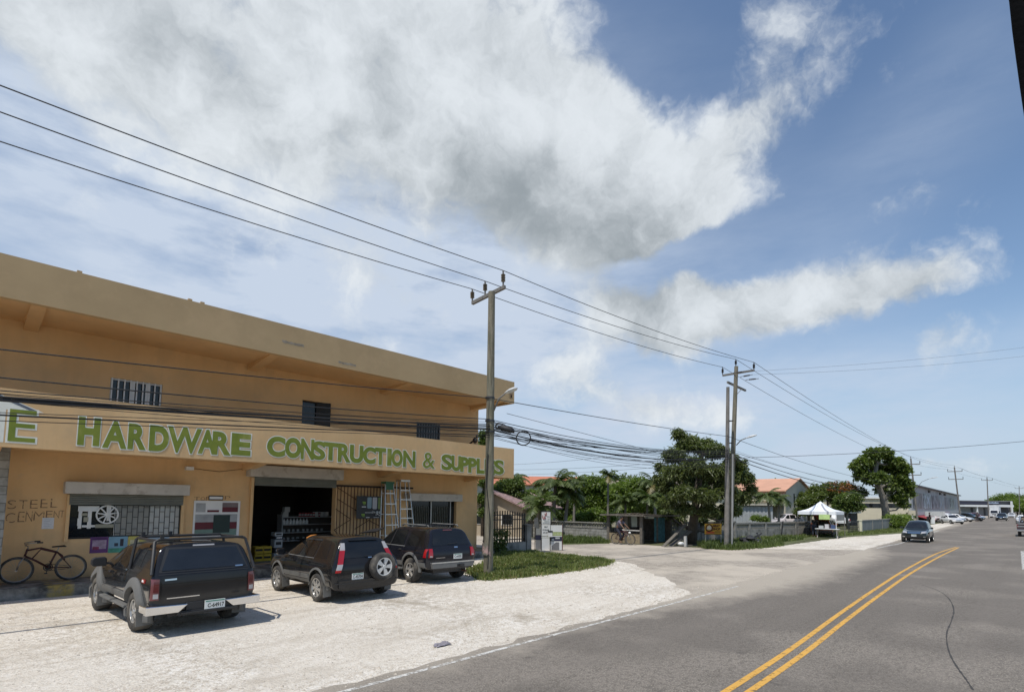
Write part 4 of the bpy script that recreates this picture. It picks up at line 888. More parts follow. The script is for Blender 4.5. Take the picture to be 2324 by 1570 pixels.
pk.side('sill_cladding', [(.45,.50),(2.40,.50),(2.40,.64),(.45,.64)], mgreyp, off=.03)
for sg in (-1,1): mb = MB(); mb.box(min(sg*.72,sg*.86),.46,.37,max(sg*.72,sg*.86),2.34,.42); mb.build('running_board', mgreyp, pk.root, bevel=.012)
pk.back('rear_window', [(-.66,1.16),(.66,1.16),(.53,1.52),(-.53,1.52)], mlight_glass, off=.014); pk.back('window_surround', [(-.70,1.125),(.70,1.125),(.57,1.555),(-.57,1.555)], mdark, off=.006)
pk.back('tailgate_seam', [(-.70,1.085),(.70,1.085),(.70,1.10),(-.70,1.10)], mdark, off=.004, nv=1)
pk.back('tailgate', [(-.66,.62),(.66,.62),(.66,1.06),(-.66,1.06)], pblack, off=.012)
for sg in (-1,1): pk.back('tail_light', [(sg*.81,.66),(sg*.695,.66),(sg*.695,1.02),(sg*.80,1.03)], mdimred, off=.028, nu=3)
mdeep = M('dark ruby lens', (.10,.006,.009), .12, bp=0, coat=1)
for sg in (-1,1): pk.back('lamp_lens', [(sg*.775,.80),(sg*.705,.80),(sg*.705,.98),(sg*.77,.98)], mdeep, off=.033, nu=3); pk.back('lamp_lens', [(sg*.775,.69),(sg*.705,.69),(sg*.705,.77),(sg*.775,.77)], mclear, off=.033, nu=3, label='clear reversing lamp lens')
yb = -1.02
for sg in (-1,1): mb = MB(); mb.prism([(sg*.90,yb+.30,.45),(sg*.90,yb+.06,.45),(sg*.84,yb,.44),(sg*.36,yb,.44),(sg*.30,yb,.50),(sg*.30,yb+.02,.56)][:0] or [(sg*.88,yb,.42),(sg*.42,yb,.42),(sg*.28,yb,.555),(sg*.88,yb,.575)], (0,.14,0)); mb.box(min(sg*.88,sg*.84), yb+.12, .44, max(sg*.88,sg*.84), yb+.42, .57); mb.build('bumper', mchrome, pk.root, bevel=.015)
mb = MB(); mb.box(-.42,yb+.03,.35,.52,yb+.16,.43); mb.box(-.30,yb+.05,.43,.40,yb+.2,.57); mb.box(-.38,yb-.01,.38,.48,yb+.05,.405); mb.build('bumper_step', mdark, pk.root, bevel=.01)
pk.rear = -1.1; mb = MB(); mb.box(-.03,yb+.015,.415,.29,yb+.03,.575); pl = mb.build('license_plate', mplate, pk.root); mb = MB(); write(mb, 'C-64917', (.015,yb+.012,.44), XA, ZA, .26, .075, .03); mb.mat(1).box(-.02,yb+.012,.545,.28,yb+.0145,.565); mb.build('plate_lettering', [mink, M('plate green', (.05,.22,.16), .5, bp=0)], pl, fix=False)
pk.back('lettering_strip', [(-.58,.665),(-.10,.665),(-.10,.682),(-.58,.682)], mchrome, off=.016, nu=12, nv=1); pk.back('maker_strip', [(-.62,.985),(-.45,.99),(-.45,1.02),(-.62,1.015)], mchrome, off=.016, nu=3, nv=1)
pk.back('small_badge', [(.47,1.15),(.60,1.15),(.60,1.175),(.47,1.175)], mchrome, off=.016, nu=2, nv=1); pk.back('brake_lamp', [(-.17,1.565),(.17,1.565),(.17,1.59),(-.17,1.59)], mclear, off=.012, nu=3, nv=1)
mb = MB(); pk.patch('', [(-.83,-.62,.93),(-.83,-.42,.93),(-.83,-.42,1.0),(-.83,-.62,1.0)], (1,0,0), None, .008, 3, 2, mb=mb); mb.mat(1); pk.patch('', [(-.83,-.55,.945),(-.83,-.44,.945),(-.83,-.44,.985),(-.83,-.5,.985)], (1,0,0), None, .011, 3, 2, mb=mb); mb.build('side_badge', [mred_l, mplate], pk.root)
for ay in (0, wb):
    for sg in (-1,1): mb = MB(); yy = ay-.40; mb.prism([(sg*.62,yy,.17),(sg*.86,yy,.15),(sg*.87,yy,.46),(sg*.64,yy,.46)], (0,-.02,0)); mb.build('mud_flap', mgreyp, pk.root)
pk.mirror(2.12, 1.12, mdark, (.24,.10,.19), .80)
mb = MB(); rr = .026
for yb0, yt in ((-.88,-.62),(.48,.52)):
    mb.tube([(-.80,yb0,1.10),(-.72,yt,1.66),(-.66,yt,1.70),(.66,yt,1.70),(.72,yt,1.66),(.80,yb0,1.10)], rr, 8)
for sg in (-1,1): mb.tube([(sg*.70,-.62,1.68),(sg*.70,.52,1.68)], rr, 8)
for x, y in ((-.62,-.62),(-.62,.52),(-.2,.52)): mb.box(x-.025,y-.025,1.7,x+.025,y+.025,1.79)
mb.build('roof_rack', mdark, pk.root, smooth=True, sharp=40); pk.underside(-.8, 3.3, .40)
# ---- compact suv with spare wheel
sblack = carpaint('black suv paint', (.009,.009,.010), dustamt=.05)
a, b_ = g(717,1364.1), g(627.5,1339.2); wb = (b_-a).length; rz = ang(a, b_); tr = (g(859.6,1346.6)-a).length
W_ = tr/2+.11; o_ = V((math.cos(rz), math.sin(rz), 0)); ctr = a+o_*(W_-.03)
s_ = lambda zr=1.56, wr=.64, zb=.36, w=W_, belt=1.0: sec(w, zb, belt, wr, zr, tuck=.08)
ST = [(-.76, sec(W_-.05,.30,.97,.60,1.50), {5:.06,6:.22,7:.30,8:.30,9:.30}), (-.72, sec(W_-.01,.30,1.0,.63,1.535,tuck=.09), {5:.04,6:.20,7:.27,8:.27,9:.27}), (-.35, s_(1.555)), (.6, s_(1.57)), (1.1, s_(1.56)), (1.42, s_(1.53,.60)), (2.02, sec(W_,.36,.97,.7,1.0,True)), (2.1, sec(W_,.36,.96,.7,1.0,True)), (2.9, sec(W_-.05,.36,.86,.7,.91,True)), (3.0, sec(W_-.13,.40,.78,.6,.80,True))]
cv = Car('compact_suv', 'black compact suv with a spare wheel on its tailgate, parked between two bigger cars', 'suv', ST, (0, wb), .335, sblack, ctr, rz, well=.27)
cv.rear, cv.front = -.85, 3.0; cv.wheels(.215, .70, 7)
cv.arch('arch_trim', mgreyp, w=.055, t=.02, r_extra=.075, a0=0, a1=185)
cv.side('side_window', [(1.18,1.03),(1.80,1.03),(1.45,1.44),(1.14,1.46)], mcglass); cv.side('side_window', [(.38,1.03),(1.10,1.03),(1.07,1.46),(.40,1.46)], mcglass); cv.side('quarter_window', [(-.28,1.05),(.26,1.04),(.27,1.45),(-.12,1.45)], mcglass)
cv.side('window_trim', [(.30,1.015),(1.84,1.015),(1.84,1.03),(.30,1.03)], mgreyp, off=.01, nv=1)
cv.side('rain_visor', [(.36,1.44),(1.20,1.43),(1.18,1.465),(.38,1.475)], mdark, off=.02, nv=2)
cv.side('door_seam', [(1.12,.5),(1.135,.5),(1.125,1.48),(1.11,1.48)], mdark, off=.003, nu=1); cv.side('door_seam', [(.30,.62),(.315,.62),(.335,1.48),(.32,1.48)], mdark, off=.003, nu=1)
for y in (1.18,.42): cv.side('door_handle', [(y,.90),(y+.15,.90),(y+.15,.935),(y,.935)], sblack, off=.03, nu=2, nv=1)
cv.side('body_strip', [(.42,.52),(1.82,.52),(1.82,.62),(.42,.62)], mgreyp, off=.016, nv=2); cv.side('sill_cladding', [(.42,.425),(1.84,.425),(1.84,.49),(.42,.49)], mgreyp, off=.014, nv=2)
bw = W_-.05
cv.back('rear_window', [(-.62,1.06),(.62,1.06),(.53,1.47),(-.53,1.47)], mcglass, off=.01)
for sg in (-1,1):
    TL = lambda z: sg*(bw-.06-(z-.75)*.36)
    for z0, z1, mm, nm in ((.74,.80,mred_l,None),(.80,.93,mclear,'clear lower lens'),(.93,1.25,mred_l,None),(1.25,1.42,mclear,'clear upper lens')):
        cv.back('tail_light', [(TL(z0),z0),(TL(z0)-sg*.125,z0),(TL(z1)-sg*(.125 if z1 < 1.3 else .09),z1),(TL(z1),z1)], mm, off=.03, nu=3, nv=3, label=nm)
cv.back('bumper', [(-bw+.14,.37),(bw-.14,.37),(bw-.12,.55),(-bw+.12,.55)], sblack, off=.05); cv.side('bumper_end', [(-.64,.42),(-.44,.42),(-.44,.54),(-.64,.54)], sblack, off=.02, nu=3); cv.back('bumper_trim', [(-bw+.04,.47),(bw-.04,.47),(bw-.04,.49),(-bw+.04,.49)], mdark, off=.06, nv=1)
cv.back('tailgate_seam', [(-bw+.14,.575),(bw-.14,.575),(bw-.14,.588),(-bw+.14,.588)], mdark, off=.005, nv=1)
for sg in (-1,1): cv.back('tailgate_seam', [(sg*(bw-.14),.58),(sg*(bw-.155),.58),(sg*(bw-.16),1.02),(sg*(bw-.145),1.02)], mdark, off=.005, nu=1)
cv.plate(-.28, .625, 'C-45704', w=.31, h=.145, off=.022); cv.back('wiper', [(-.05,1.08),(.34,1.07),(.34,1.085),(-.05,1.095)], mdark, off=.03, nu=3, nv=1)
cv.back('chrome_badge', [(.05,1.04),(.16,1.04),(.16,1.085),(.05,1.085)], mchrome, off=.012, nu=2, nv=1)
sp_ = make_wheel(.345, .20, .66, 5, M('pale spare rim', (.62,.62,.60), .4, .3, bp=0)); sp_.name = 'spare_wheel'; sp_.parent = cv.root; sp_.location = (.36, -.86, .82); sp_.rotation_euler = (0, 0, -PI/2)
for ay in (0, wb):
    for sg in (-1,1): mb = MB(); yy = ay-.36; mb.prism([(sg*(W_-.22),yy,.15),(sg*(W_-.02),yy,.14),(sg*(W_-.01),yy,.40),(sg*(W_-.2),yy,.40)], (0,-.02,0)); mb.build('mud_flap', mgreyp, cv.root)
cv.mirror(1.78, 1.10, sblack, (.20,.09,.16)); cv.underside(-.6, 2.8, .33)
cv.back('roof_spoiler', [(-.40,1.47),(.40,1.47),(.38,1.50),(-.38,1.50)], sblack, off=.05, nv=2)
# ---- large suv
nblue = carpaint('dark navy paint', (.007,.008,.013), dustamt=.07)
a = g(930,1320.6); rr_ = g(1029.2,1310); d_ = rr_-a; rz = math.atan2(d_.y, d_.x); tr = d_.length; W_ = tr/2+.13; o_ = d_.normalized(); ctr = a+o_*(W_-.03); wb = 2.75
s_ = lambda zr=1.66, wr=.66, zb=.40, belt=1.06: sec(W_, zb, belt, wr, zr, tuck=.07)
ST = [(-.90, sec(W_-.05,.42,1.04,.63,1.60), {5:.05,6:.20,7:.30,8:.30,9:.30}), (-.86, sec(W_-.01,.42,1.06,.66,1.64,tuck=.09), {5:.03,6:.18,7:.27,8:.27,9:.27}), (-.4, s_(1.66)), (.8, s_(1.67)), (1.3, s_(1.66)), (1.62, s_(1.62,.62)), (2.15, sec(W_,.42,1.02,.7,1.06,True)), (2.25, sec(W_,.42,1.01,.7,1.05,True)), (3.3, sec(W_-.05,.42,.92,.7,.98,True)), (3.42, sec(W_-.14,.46,.84,.6,.88,True))]
ev = Car('large_suv', 'dark navy suv with grey bumper and roof rails parked beside the near utility pole', 'suv', ST, (0, wb), .37, nblue, ctr, rz, well=.30)
ev.rear, ev.front = -1.0, 3.4; ev.wheels(.24, .62, 5)
ev.arch('arch_trim', mgreyp, w=.075, t=.03, r_extra=.085, a0=-2, a1=185)
ev.side('side_window', [(1.36,1.10),(1.98,1.09),(1.62,1.53),(1.32,1.56)], mcglass); ev.side('side_window', [(.52,1.10),(1.26,1.10),(1.22,1.56),(.55,1.56)], mcglass); ev.side('quarter_window', [(-.62,1.12),(.34,1.11),(.32,1.56),(-.42,1.56)], mcglass)
ev.side('window_trim', [(.40,1.065),(2.0,1.065),(2.0,1.085),(.40,1.085)], mgreyp, off=.012, nv=1)
ev.side('door_seam', [(1.30,.5),(1.315,.5),(1.30,1.6),(1.285,1.6)], mdark, off=.003, nu=1); ev.side('door_seam', [(.43,.66),(.445,.66),(.45,1.6),(.435,1.6)], mdark, off=.003, nu=1)
ev.side('pillar_trim', [(1.27,1.10),(1.34,1.10),(1.30,1.56),(1.24,1.56)], mdark, off=.008, nu=1)
for y in (1.36,.52): ev.side('door_handle', [(y,.95),(y+.15,.95),(y+.15,.99),(y,.99)], mdark, off=.03, nu=2, nv=1)
ev.side('sill_cladding', [(.50,.49),(2.2,.49),(2.2,.62),(.50,.62)], mgreyp, off=.02)
for sg in (-1,1): mb = MB(); mb.box(min(sg*(W_-.14),sg*(W_+.03)),.5,.36,max(sg*(W_-.14),sg*(W_+.03)),2.2,.41); mb.build('running_board', mgreyp, ev.root, bevel=.012)
bw = W_-.05
ev.back('rear_window', [(-.68,1.14),(.68,1.14),(.57,1.56),(-.57,1.56)], mcglass, off=.01)
for sg in (-1,1):
    ev.back('tail_light', [(sg*(bw-.05),.80),(sg*(bw-.19),.80),(sg*(bw-.19),1.06),(sg*(bw-.085),1.06)], mred_l, off=.03, nu=3); ev.side('tail_light', [(-.84,.80),(-.72,.80),(-.74,1.05),(-.83,1.05)], mred_l, off=.012, nu=3) if sg > 0 else None; ev.back('lamp_lens', [(sg*(bw-.08),.81),(sg*(bw-.17),.81),(sg*(bw-.17),.85),(sg*(bw-.08),.85)], mclear, off=.036, nu=2, nv=1)
ev.side('bumper_end', [(-.80,.50),(-.50,.50),(-.50,.64),(-.80,.64)], mgreyp, off=.03, nu=3); ev.back('bumper', [(-bw+.15,.48),(bw-.15,.48),(bw-.11,.64),(-bw+.11,.64)], mgreyp, off=.09); ev.back('bumper_strip', [(-bw+.11,.625),(bw-.11,.625),(bw-.11,.655),(-bw+.11,.655)], mrim, off=.096, nv=1)
ev.back('tow_recess', [(.12,.47),(.40,.47),(.40,.57),(.12,.57)], mdark, off=.098, nu=2, nv=1); mb = MB(); mb.box(.2,-1.06,.50,.32,-.9,.56); mb.build('tow_hitch', mdark, ev.root)
ev.back('brake_lamp', [(-.17,1.575),(.17,1.575),(.15,1.605),(-.15,1.605)], mdimred, off=.02, nu=3, nv=1)
ev.plate(.20, .80, 'C-64385', w=.32, h=.15, off=.022); ev.back('maker_badge', [(.10,1.055),(.23,1.055),(.23,1.095),(.10,1.095)], mchrome, off=.012, nu=3, nv=1); ev.back('model_strip', [(-.60,.77),(-.28,.77),(-.28,.788),(-.60,.788)], mchrome, off=.012, nu=3, nv=1)
ev.back('wiper', [(-.12,1.17),(.24,1.19),(.24,1.205),(-.12,1.185)], mdark, off=.03, nu=3, nv=1)
for sg in (-1,1): mb = MB(); mb.tube([(sg*.56,-.42,1.68),(sg*.56,-.36,1.73),(sg*.56,1.0,1.735),(sg*.56,1.1,1.68)], .022, 8); mb.build('roof_rail', mgreyp, ev.root, smooth=True)
for y in (-.2,.75): mb = MB(); mb.tube([(-.56,y,1.725),(.56,y,1.725)], .016, 6); mb.build('roof_bar', mdark, ev.root)
ev.mirror(1.95, 1.16, mdark, (.22,.10,.18)); ev.underside(-.75, 3.1, .38)
mb = MB(); mb.tube([(.5,-.95,.33),(.5,-.5,.36)], .035, 8); mb.build('exhaust_pipe', mrust, ev.root)
# ------------------------------------------------------------------ utility poles, lamps, cables
mpole, t, b, o = nt('weathered pole wood'); vec = coord(t); mp = nd(t, 'ShaderNodeMapping'); lk(t, vec, mp.inputs[0]); mp.inputs['Scale'].default_value = (9,9,.5)
n = noise(t, mp.outputs[0], 2., 8, .65); c = ramp(t, n.outputs[0], [(.3,(.085,.075,.052)),(.5,(.19,.17,.125)),(.72,(.30,.265,.20))]).outputs[0]
n2 = noise(t, vec, 1.2, 6, .6); c = mix(t, ramp(t, n2.outputs[0], [(.45,0.),(.65,.6)]).outputs[0], c, (.12,.125,.075)); lk(t, c, b.inputs['Base Color']); b.inputs['Roughness'].default_value = .9; bump(t, b, n.outputs[0], .5, .02)
mpole2 = M('grey pole wood', (.20,.185,.165), .9, var=.3, vs=2., bp=.3)
marm = M('grey crossarm', (.16,.15,.135), .8, var=.2); mins = M('brown insulator', (.17,.15,.12), .35, bp=0, coat=.4); mins2 = M('dark insulator', (.06,.05,.045), .3, bp=0)
mcable = M('black cable', (.014,.014,.015), .6, bp=0); mwire = M('grey wire', (.05,.05,.052), .5, .3, bp=0); mlamp = M('lamp grey', (.55,.56,.56), .4, bp=0)
def insul(mb, p, q, r=.06):
    p = V(p); q = V(q); L = (q-p).length; d = (q-p)/L; mb.tube([p, q], r*.35, 8)
    k = 5
    for i in range(k):
        a = p+d*L*(.28+.5*i/k); mb.tube([a, a+d*L*.05, a+d*L*.085], [r*.55, r, r*.55], 10)
def pole(base, top, r0, r1, label, mat_=None, group='utility poles along the road'):
    base = V(base); top = V(top); r = thing('utility_pole', label, 'utility pole', base, 0, group); mb = MB(); k = 7; L = top-base
    mb.tube([L*(i/k)-ZA*(.1 if i == 0 else 0) for i in range(k+1)], [r0+(r1-r0)*i/k for i in range(k+1)], 16); mb.build('pole', mat_ or mpole, r, smooth=True, sharp=50); return r
def part(mb, name, m, r, **k):
    mb.v = [tuple(V(v)-r.location) for v in mb.v]; return mb.build(name, m, r, **k)
def lamp(r, p0, p1, p2, hw=.13):
    mb = MB(); p0, p1, p2 = V(p0), V(p1), V(p2); m_ = p0.lerp(p1, .5)+ZA*(abs(p1.z-p0.z)*.25); mb.tube([p0, m_, p1], .03, 8); part(mb, 'lamp_arm', marm, r, smooth=True)
    d = (p2-p1); L = d.length; d.normalize(); s_ = d.cross(ZA).normalized(); mb = MB(); vs = []
    prof = [(0,.05,.03),(.15,.09,.06),(.45,hw,.09),(.8,hw*.9,.075),(1.,hw*.3,.03)]
    for u, w_, h_ in prof:
        c_ = p1+d*L*u; vs += [c_+s_*w_*math.cos(a)+ZA*(h_*math.sin(a) if math.sin(a) > 0 else h_*.45*math.sin(a)) for a in [2*PI*j/12 for j in range(12)]]
    fs = [(i*12+j, i*12+(j+1)%12, (i+1)*12+(j+1)%12, (i+1)*12+j) for i in range(4) for j in range(12)]+[tuple(range(12)), tuple(range(48,60))]
    mb.add(vs, fs); part(mb, 'lamp_head', mlamp, r, smooth=True, sharp=60)
# near pole
B1 = g(1108,1303); D1 = depth(B1); T1 = at(1116,662,D1)
p1 = pole(B1, T1, .165, .115, 'tall weathered utility pole beside the navy suv with a peeling pink patch low down')
X1 = B1.x+.1; A0, A1 = px(1072,688,X1), px(1146,651,X1)
mb = MB(); mb.bar(A0, A1, .10, .12); part(mb, 'crossarm', marm, p1)
PW1 = []
for (x, y0, y1) in ((1072,685,656),(1101,668,638),(1142,650,614)):
    q0, q1 = px(x,y0,X1), px(x,y1,X1); mb = MB(); insul(mb, q0, q1, .085); part(mb, 'insulator', mins, p1, smooth=True, sharp=40); PW1.append(q1)
lamp(p1, at(1119,935,D1), at(1146,893,D1-.2), at(1174,881,D1-.4), .15)
for y in (903,955,980): c_ = at(1112,y,D1); mb = MB(); mb.tube([c_+V((0,0,-.03)), c_+V((0,0,.03))], .165, 14); part(mb, 'steel_band', mwire, p1)
mb = MB(); mb.tube([at(1108,1030,D1-.16), at(1104,1100,D1-.17), at(1112,1180,D1-.17), at(1107,1290,D1-.17)], .014, 6); part(mb, 'ground_wire', mcable, p1)
c_ = at(1106,1246,D1); mb = MB(); rr = random.Random(2); n = 14
for i in range(n):
    a0, a1 = [math.radians(224-85+170*(i+k)/n) for k in (0,1)]; z0, z1 = -.24+rr.uniform(0,.1), .26-rr.uniform(0,.12); e = lambda a, z: c_+V((math.cos(a)*.178, math.sin(a)*.178, z)); mb.quad(e(a0,z0), e(a1,z0), e(a1,z1), e(a0,z1))
part(mb, 'torn_poster', M('peeling pink paper', (.36,.24,.22), .9, var=.4, vs=7, spots=(.16,.15,.12), spotscale=6, spotlim=(.45,.55)), p1)
# second pole, with a stub pole beside it
B2 = g(1656,1240); D2 = depth(B2); T2 = at(1671,831,D2)
p2 = pole(B2, T2, .16, .11, 'utility pole with two crossarms standing by the yellow sign')
X2 = B2.x+.3; A0, A1 = px(1640,852,X2), px(1712,840,X2); mb = MB(); mb.bar(A0, A1, .10, .11); part(mb, 'crossarm', marm, p2)
PW2 = []
for (x, y0, y1) in ((1640,851,833),(1670,831,815),(1711,841,822)):
    q0, q1 = px(x,y0,X2), px(x,y1,X2); mb = MB(); insul(mb, q0, q1, .08); part(mb, 'insulator', mins2, p2, smooth=True, sharp=40); PW2.append(q1)
Y2 = B2.y; A0, A1 = py(1651,867,Y2), py(1692,886,Y2); mb = MB(); mb.bar(A0, A1, .10, .12); part(mb, 'lower_crossarm', marm, p2)
mb = MB(); mb.bar(at(1672,880,D2), at(1660,872,D2), .03, .03); mb.bar(at(1672,895,D2), at(1684,882,D2), .03, .03); part(mb, 'arm_brace', marm, p2)
PX = []
for (xa, ya, xb, yb) in ((1664,846,1690,843),(1680,855,1708,850),(1692,862,1722,859)):
    a, b_ = at(xa,ya,D2), at(xb,yb,D2-.9); mb = MB(); insul(mb, a, b_, .05); part(mb, 'dead_end_insulator', mins2, p2); PX.append(b_)
lamp(p2, at(1671,1010,D2), at(1693,994,D2-.3), at(1718,987,D2-.6), .14)
B2b = g(1649,1243); Db = depth(B2b); p2b = pole(B2b, at(1652,878,Db), .15, .09, 'bare stub pole without arms tied close beside the two crossarm pole', mpole2)
for y in (955,1005,1040,1060): a, b_ = at(1652,y,Db), at(1663,y,Db); mb = MB(); mb.bar(a, b_, .3, .03); part(mb, 'steel_band', mwire, p2b)
for (x0, y0, x1, y1) in ((1646,1040,1650,1240),): pass
mb = MB(); a, b_ = at(1663,1030,Db-.2), at(1661,1236,Db-.2); b_.z = .02; mb.cyl(a, b_, .05); part(mb, 'conduit_pipe', M('grey conduit', (.3,.3,.29), .6, bp=0), p2b)
# far poles
def farpole(x0, D, x1, ytop, arms, label, r=.14, al=2.2):
    b_ = gd(x0, D); t_ = at(x1, ytop, D); p = pole(b_, t_, r, r*.72, label, mpole2); d = (t_-b_).normalized(); tips = []
    for k, dz in enumerate(arms):
        c_ = t_-d*dz; mb = MB(); mb.bar(c_+V((0,al/2,0)), c_-V((0,al/2,0)), .10, .12); part(mb, 'crossarm', marm, p)
        for s_ in (-1, 1):
            q0 = c_+V((0,s_*al*.48,0)); mb = MB(); insul(mb, q0, q0+ZA*.5, .07); part(mb, 'insulator', mins2, p)
            if k == 0: tips.append(q0+ZA*.5)
    mb = MB(); insul(mb, t_, t_+ZA*.35, .06); part(mb, 'insulator', mins2, p); return p, [tips[1], t_+ZA*.35, tips[0]]
p3, PW3 = farpole(2083, 82, 2067, 1040, (.9, 2.6), 'leaning pole with a long lamp arm beside the grey two storey building')
lamp(p3, at(2077,1112,82), at(2108,1086,80), at(2129,1082,79), .16)
p4, PW4 = farpole(2181, 101, 2166, 1060, (.8, 2.3), 'leaning pole at the far end of the grey two storey building')
p5, PW5 = farpole(2244, 136, 2240, 1084, (.6,), 'slim upright pole standing before the distant dark blue store')
p6, PW6 = farpole(2314, 190, 2313, 1104, (.6,), 'farthest pole before the green trees down the road')
# cables
def sag(a, b_, s, n=18): a = V(a); b_ = V(b_); return [a.lerp(b_, i/n)-ZA*(s*4*(i/n)*(1-i/n)) for i in range(n+1)]
def cable(chain, r, label, group, m=None, wig=0):
    pts = []
    for a, b_, s in chain:
        q = sag(a, b_, s); pts += q if not pts else q[1:]
    if wig: pts = [p+ZA*R.uniform(-wig, wig) for p in pts]
    mb = MB(); mb.tube(pts, r, 5); o = mb.build('cable', m or mcable, smooth=True); return tag(o, label, 'cable', group)
LEFT = [(0,298),(0,230),(0,168)]; nm = ['lowest','middle','topmost']
for i in range(3):
    q = px(*LEFT[i], 0.35) if False else py(*LEFT[i], PW1[i].y)
    L0 = q+(q-PW1[i])*1.6; L0.z += .8
    cable([(L0, PW1[i], .55), (PW1[i], PW2[i], .22), (PW2[i], PW3[i], .6), (PW3[i], PW4[i], .25), (PW4[i], PW5[i], .3), (PW5[i], PW6[i], .3)], .0135, nm[i]+' of the three bare power wires carried on the pole tops', 'power wires on the pole tops', mwire)
# service cables on the pole fronts: (y at left edge, y at pole 1, radius, sag)
LOW = [(765,903,.014,.10,'highest service cable crossing in front of the store, above the upper windows'),(815,951,.014,.15,'cable crossing the store wall above its barred upper left window'),(845,957,.007,.15,'thin cable just under the one above the barred upper window'),
 (858,962,.008,.1,'thin cable a little above the thick cable bundle on the store'),(867,966,.020,.12,'upper thick strand of the cable bundle before the store'),(874,973,.026,.12,'thickest strand of the cable bundle before the store'),(880,980,.014,.08,'lower strand of the thick cable bundle before the store'),
 (908,968,.007,.1,'thin cable over the top edge of the store fascia'),(925,987,.016,.06,'dark cable running across the top of the painted E'),(949,992,.008,.02,'thin cable running through the painted letters of the store sign')]
CR = [(1010,.10),(1022,.5),(1017,.6),(1030,.55),(1027,.4),(1036,.65),(1041,.5),(1046,.3),(1033,.2),(1052,.6)]
for i, (yl, yp, r, sg, lab) in enumerate(LOW):
    P1 = at(1110,yp,D1-.15); q = py(0, yl, P1.y); L0 = q+(q-P1)*1.2
    yr, s2 = CR[i]; P2 = at(1653,yr-(20 if i == 0 else 0),Db-.12)
    far = at(2074, 1095+i*3.2, 82)
    ch = [(L0, P1, sg*2.2), (P1, P2, s2*.8)]
    if i < 6: ch.append((P2, far, .9+.1*i))
    cable(ch, r, lab, 'service cables along the poles')
for i in range(9):
    ya, yb, s = 950+R.uniform(0,40), 1016+R.uniform(0,44), R.uniform(.1,.8)
    cable([(at(1114,ya,D1-.14), at(1652,yb,Db-.1), s)], .0075, ORD[i]+' of the thin drop cables strung loosely between the two near poles', 'loose drop cables between the near poles')
for i in range(5):
    ya, yb = 872+R.uniform(-30,70), 962+R.uniform(0,34); P1 = at(1110,yb,D1-.15); q = py(0, ya, P1.y)
    cable([(q+(q-P1)*1.2, P1, R.uniform(.1,.3))], .0065, ORD[i]+' of the thinnest cables crossing the store front above its sign', 'thin cables across the store front')
for i, (ya, yb, s) in enumerate(((962,1024,.35),(970,1030,.75),(984,1048,.45),(950,1052,-.0))):
    cable([(at(1114 if i < 3 else 1150,ya if i < 3 else 938,D1-.1), at(1652,yb+(16 if i == 3 else 0),Db-.1), s)], .009, ['slack thin cable just right of the near pole, highest of the loose ones','slackest thin cable between the two near poles','low slack cable between the two near poles','cable slanting down from the lamp arm to the stub pole'][i], 'service cables along the poles')
for i, (xa, ya, xb, yb) in enumerate(((1163,1041,1500,1021),(1163,1050,1655,1037),(1163,1062,1655,1045),(1163,1078,1655,1056))):
    cable([(at(1000,ya+10,75), at(xb,yb,38), .6)], .012, ['upper faint cable leading from behind the store to the big tree','second faint cable behind the store end','third faint cable behind the store end','lowest faint cable behind the store end'][i], 'faint cables behind the store', mwire)
cable([(at(1665,1039,Db), at(2500,983,34), .25)], .013, 'single cable crossing the road from the second pole, low over the tree', 'cables crossing the road', mwire)
for i in range(2): cable([(PX[i], at(2500,(752,775)[i]+10,40), .35)], .006, ['upper','lower'][i]+' faint wire crossing high over the road', 'cables crossing the road', mwire)
# splice case and coil hanging on the cables
c_ = at(1160,976,D1-.3); e_ = at(1130,968,D1-.15); mb = MB(); mb.tube([e_, e_.lerp(c_,.3), c_-V((0,0,0)), at(1168,979,D1-.3)], [.03,.10,.11,.04], 10); tag(mb.build('splice_case', mcable, smooth=True), 'black splice case slung on the cables right beside the near pole', 'splice case')
mb = MB(); c_ = at(1188,994,D1); n = 40; uu = RT; vv = ZA
for k_, rr in enumerate((.235,.25)): mb.tube([c_+uu*(rr*math.cos(2*PI*i/n))+vv*(rr*1.0*math.sin(2*PI*i/n))+FW*.02*k_ for i in range(n+1)], .014, 6)
tag(mb.build('cable_coil', mcable, smooth=True), 'round coil of spare black cable hanging right of the near pole', 'cable coil')
mb = MB(); c_ = at(1131,967,D1-.2)
for k_ in range(4): mb.tube([c_+RT*((.10+.02*k_)*math.cos(2*PI*i/24)+.03*k_)+ZA*((.12-.01*k_)*math.sin(2*PI*i/24)) for i in range(25)], .012, 5)
tag(mb.build('cable_coil', mcable, smooth=True), 'small tangled loop of cable tied against the near pole', 'cable coil')
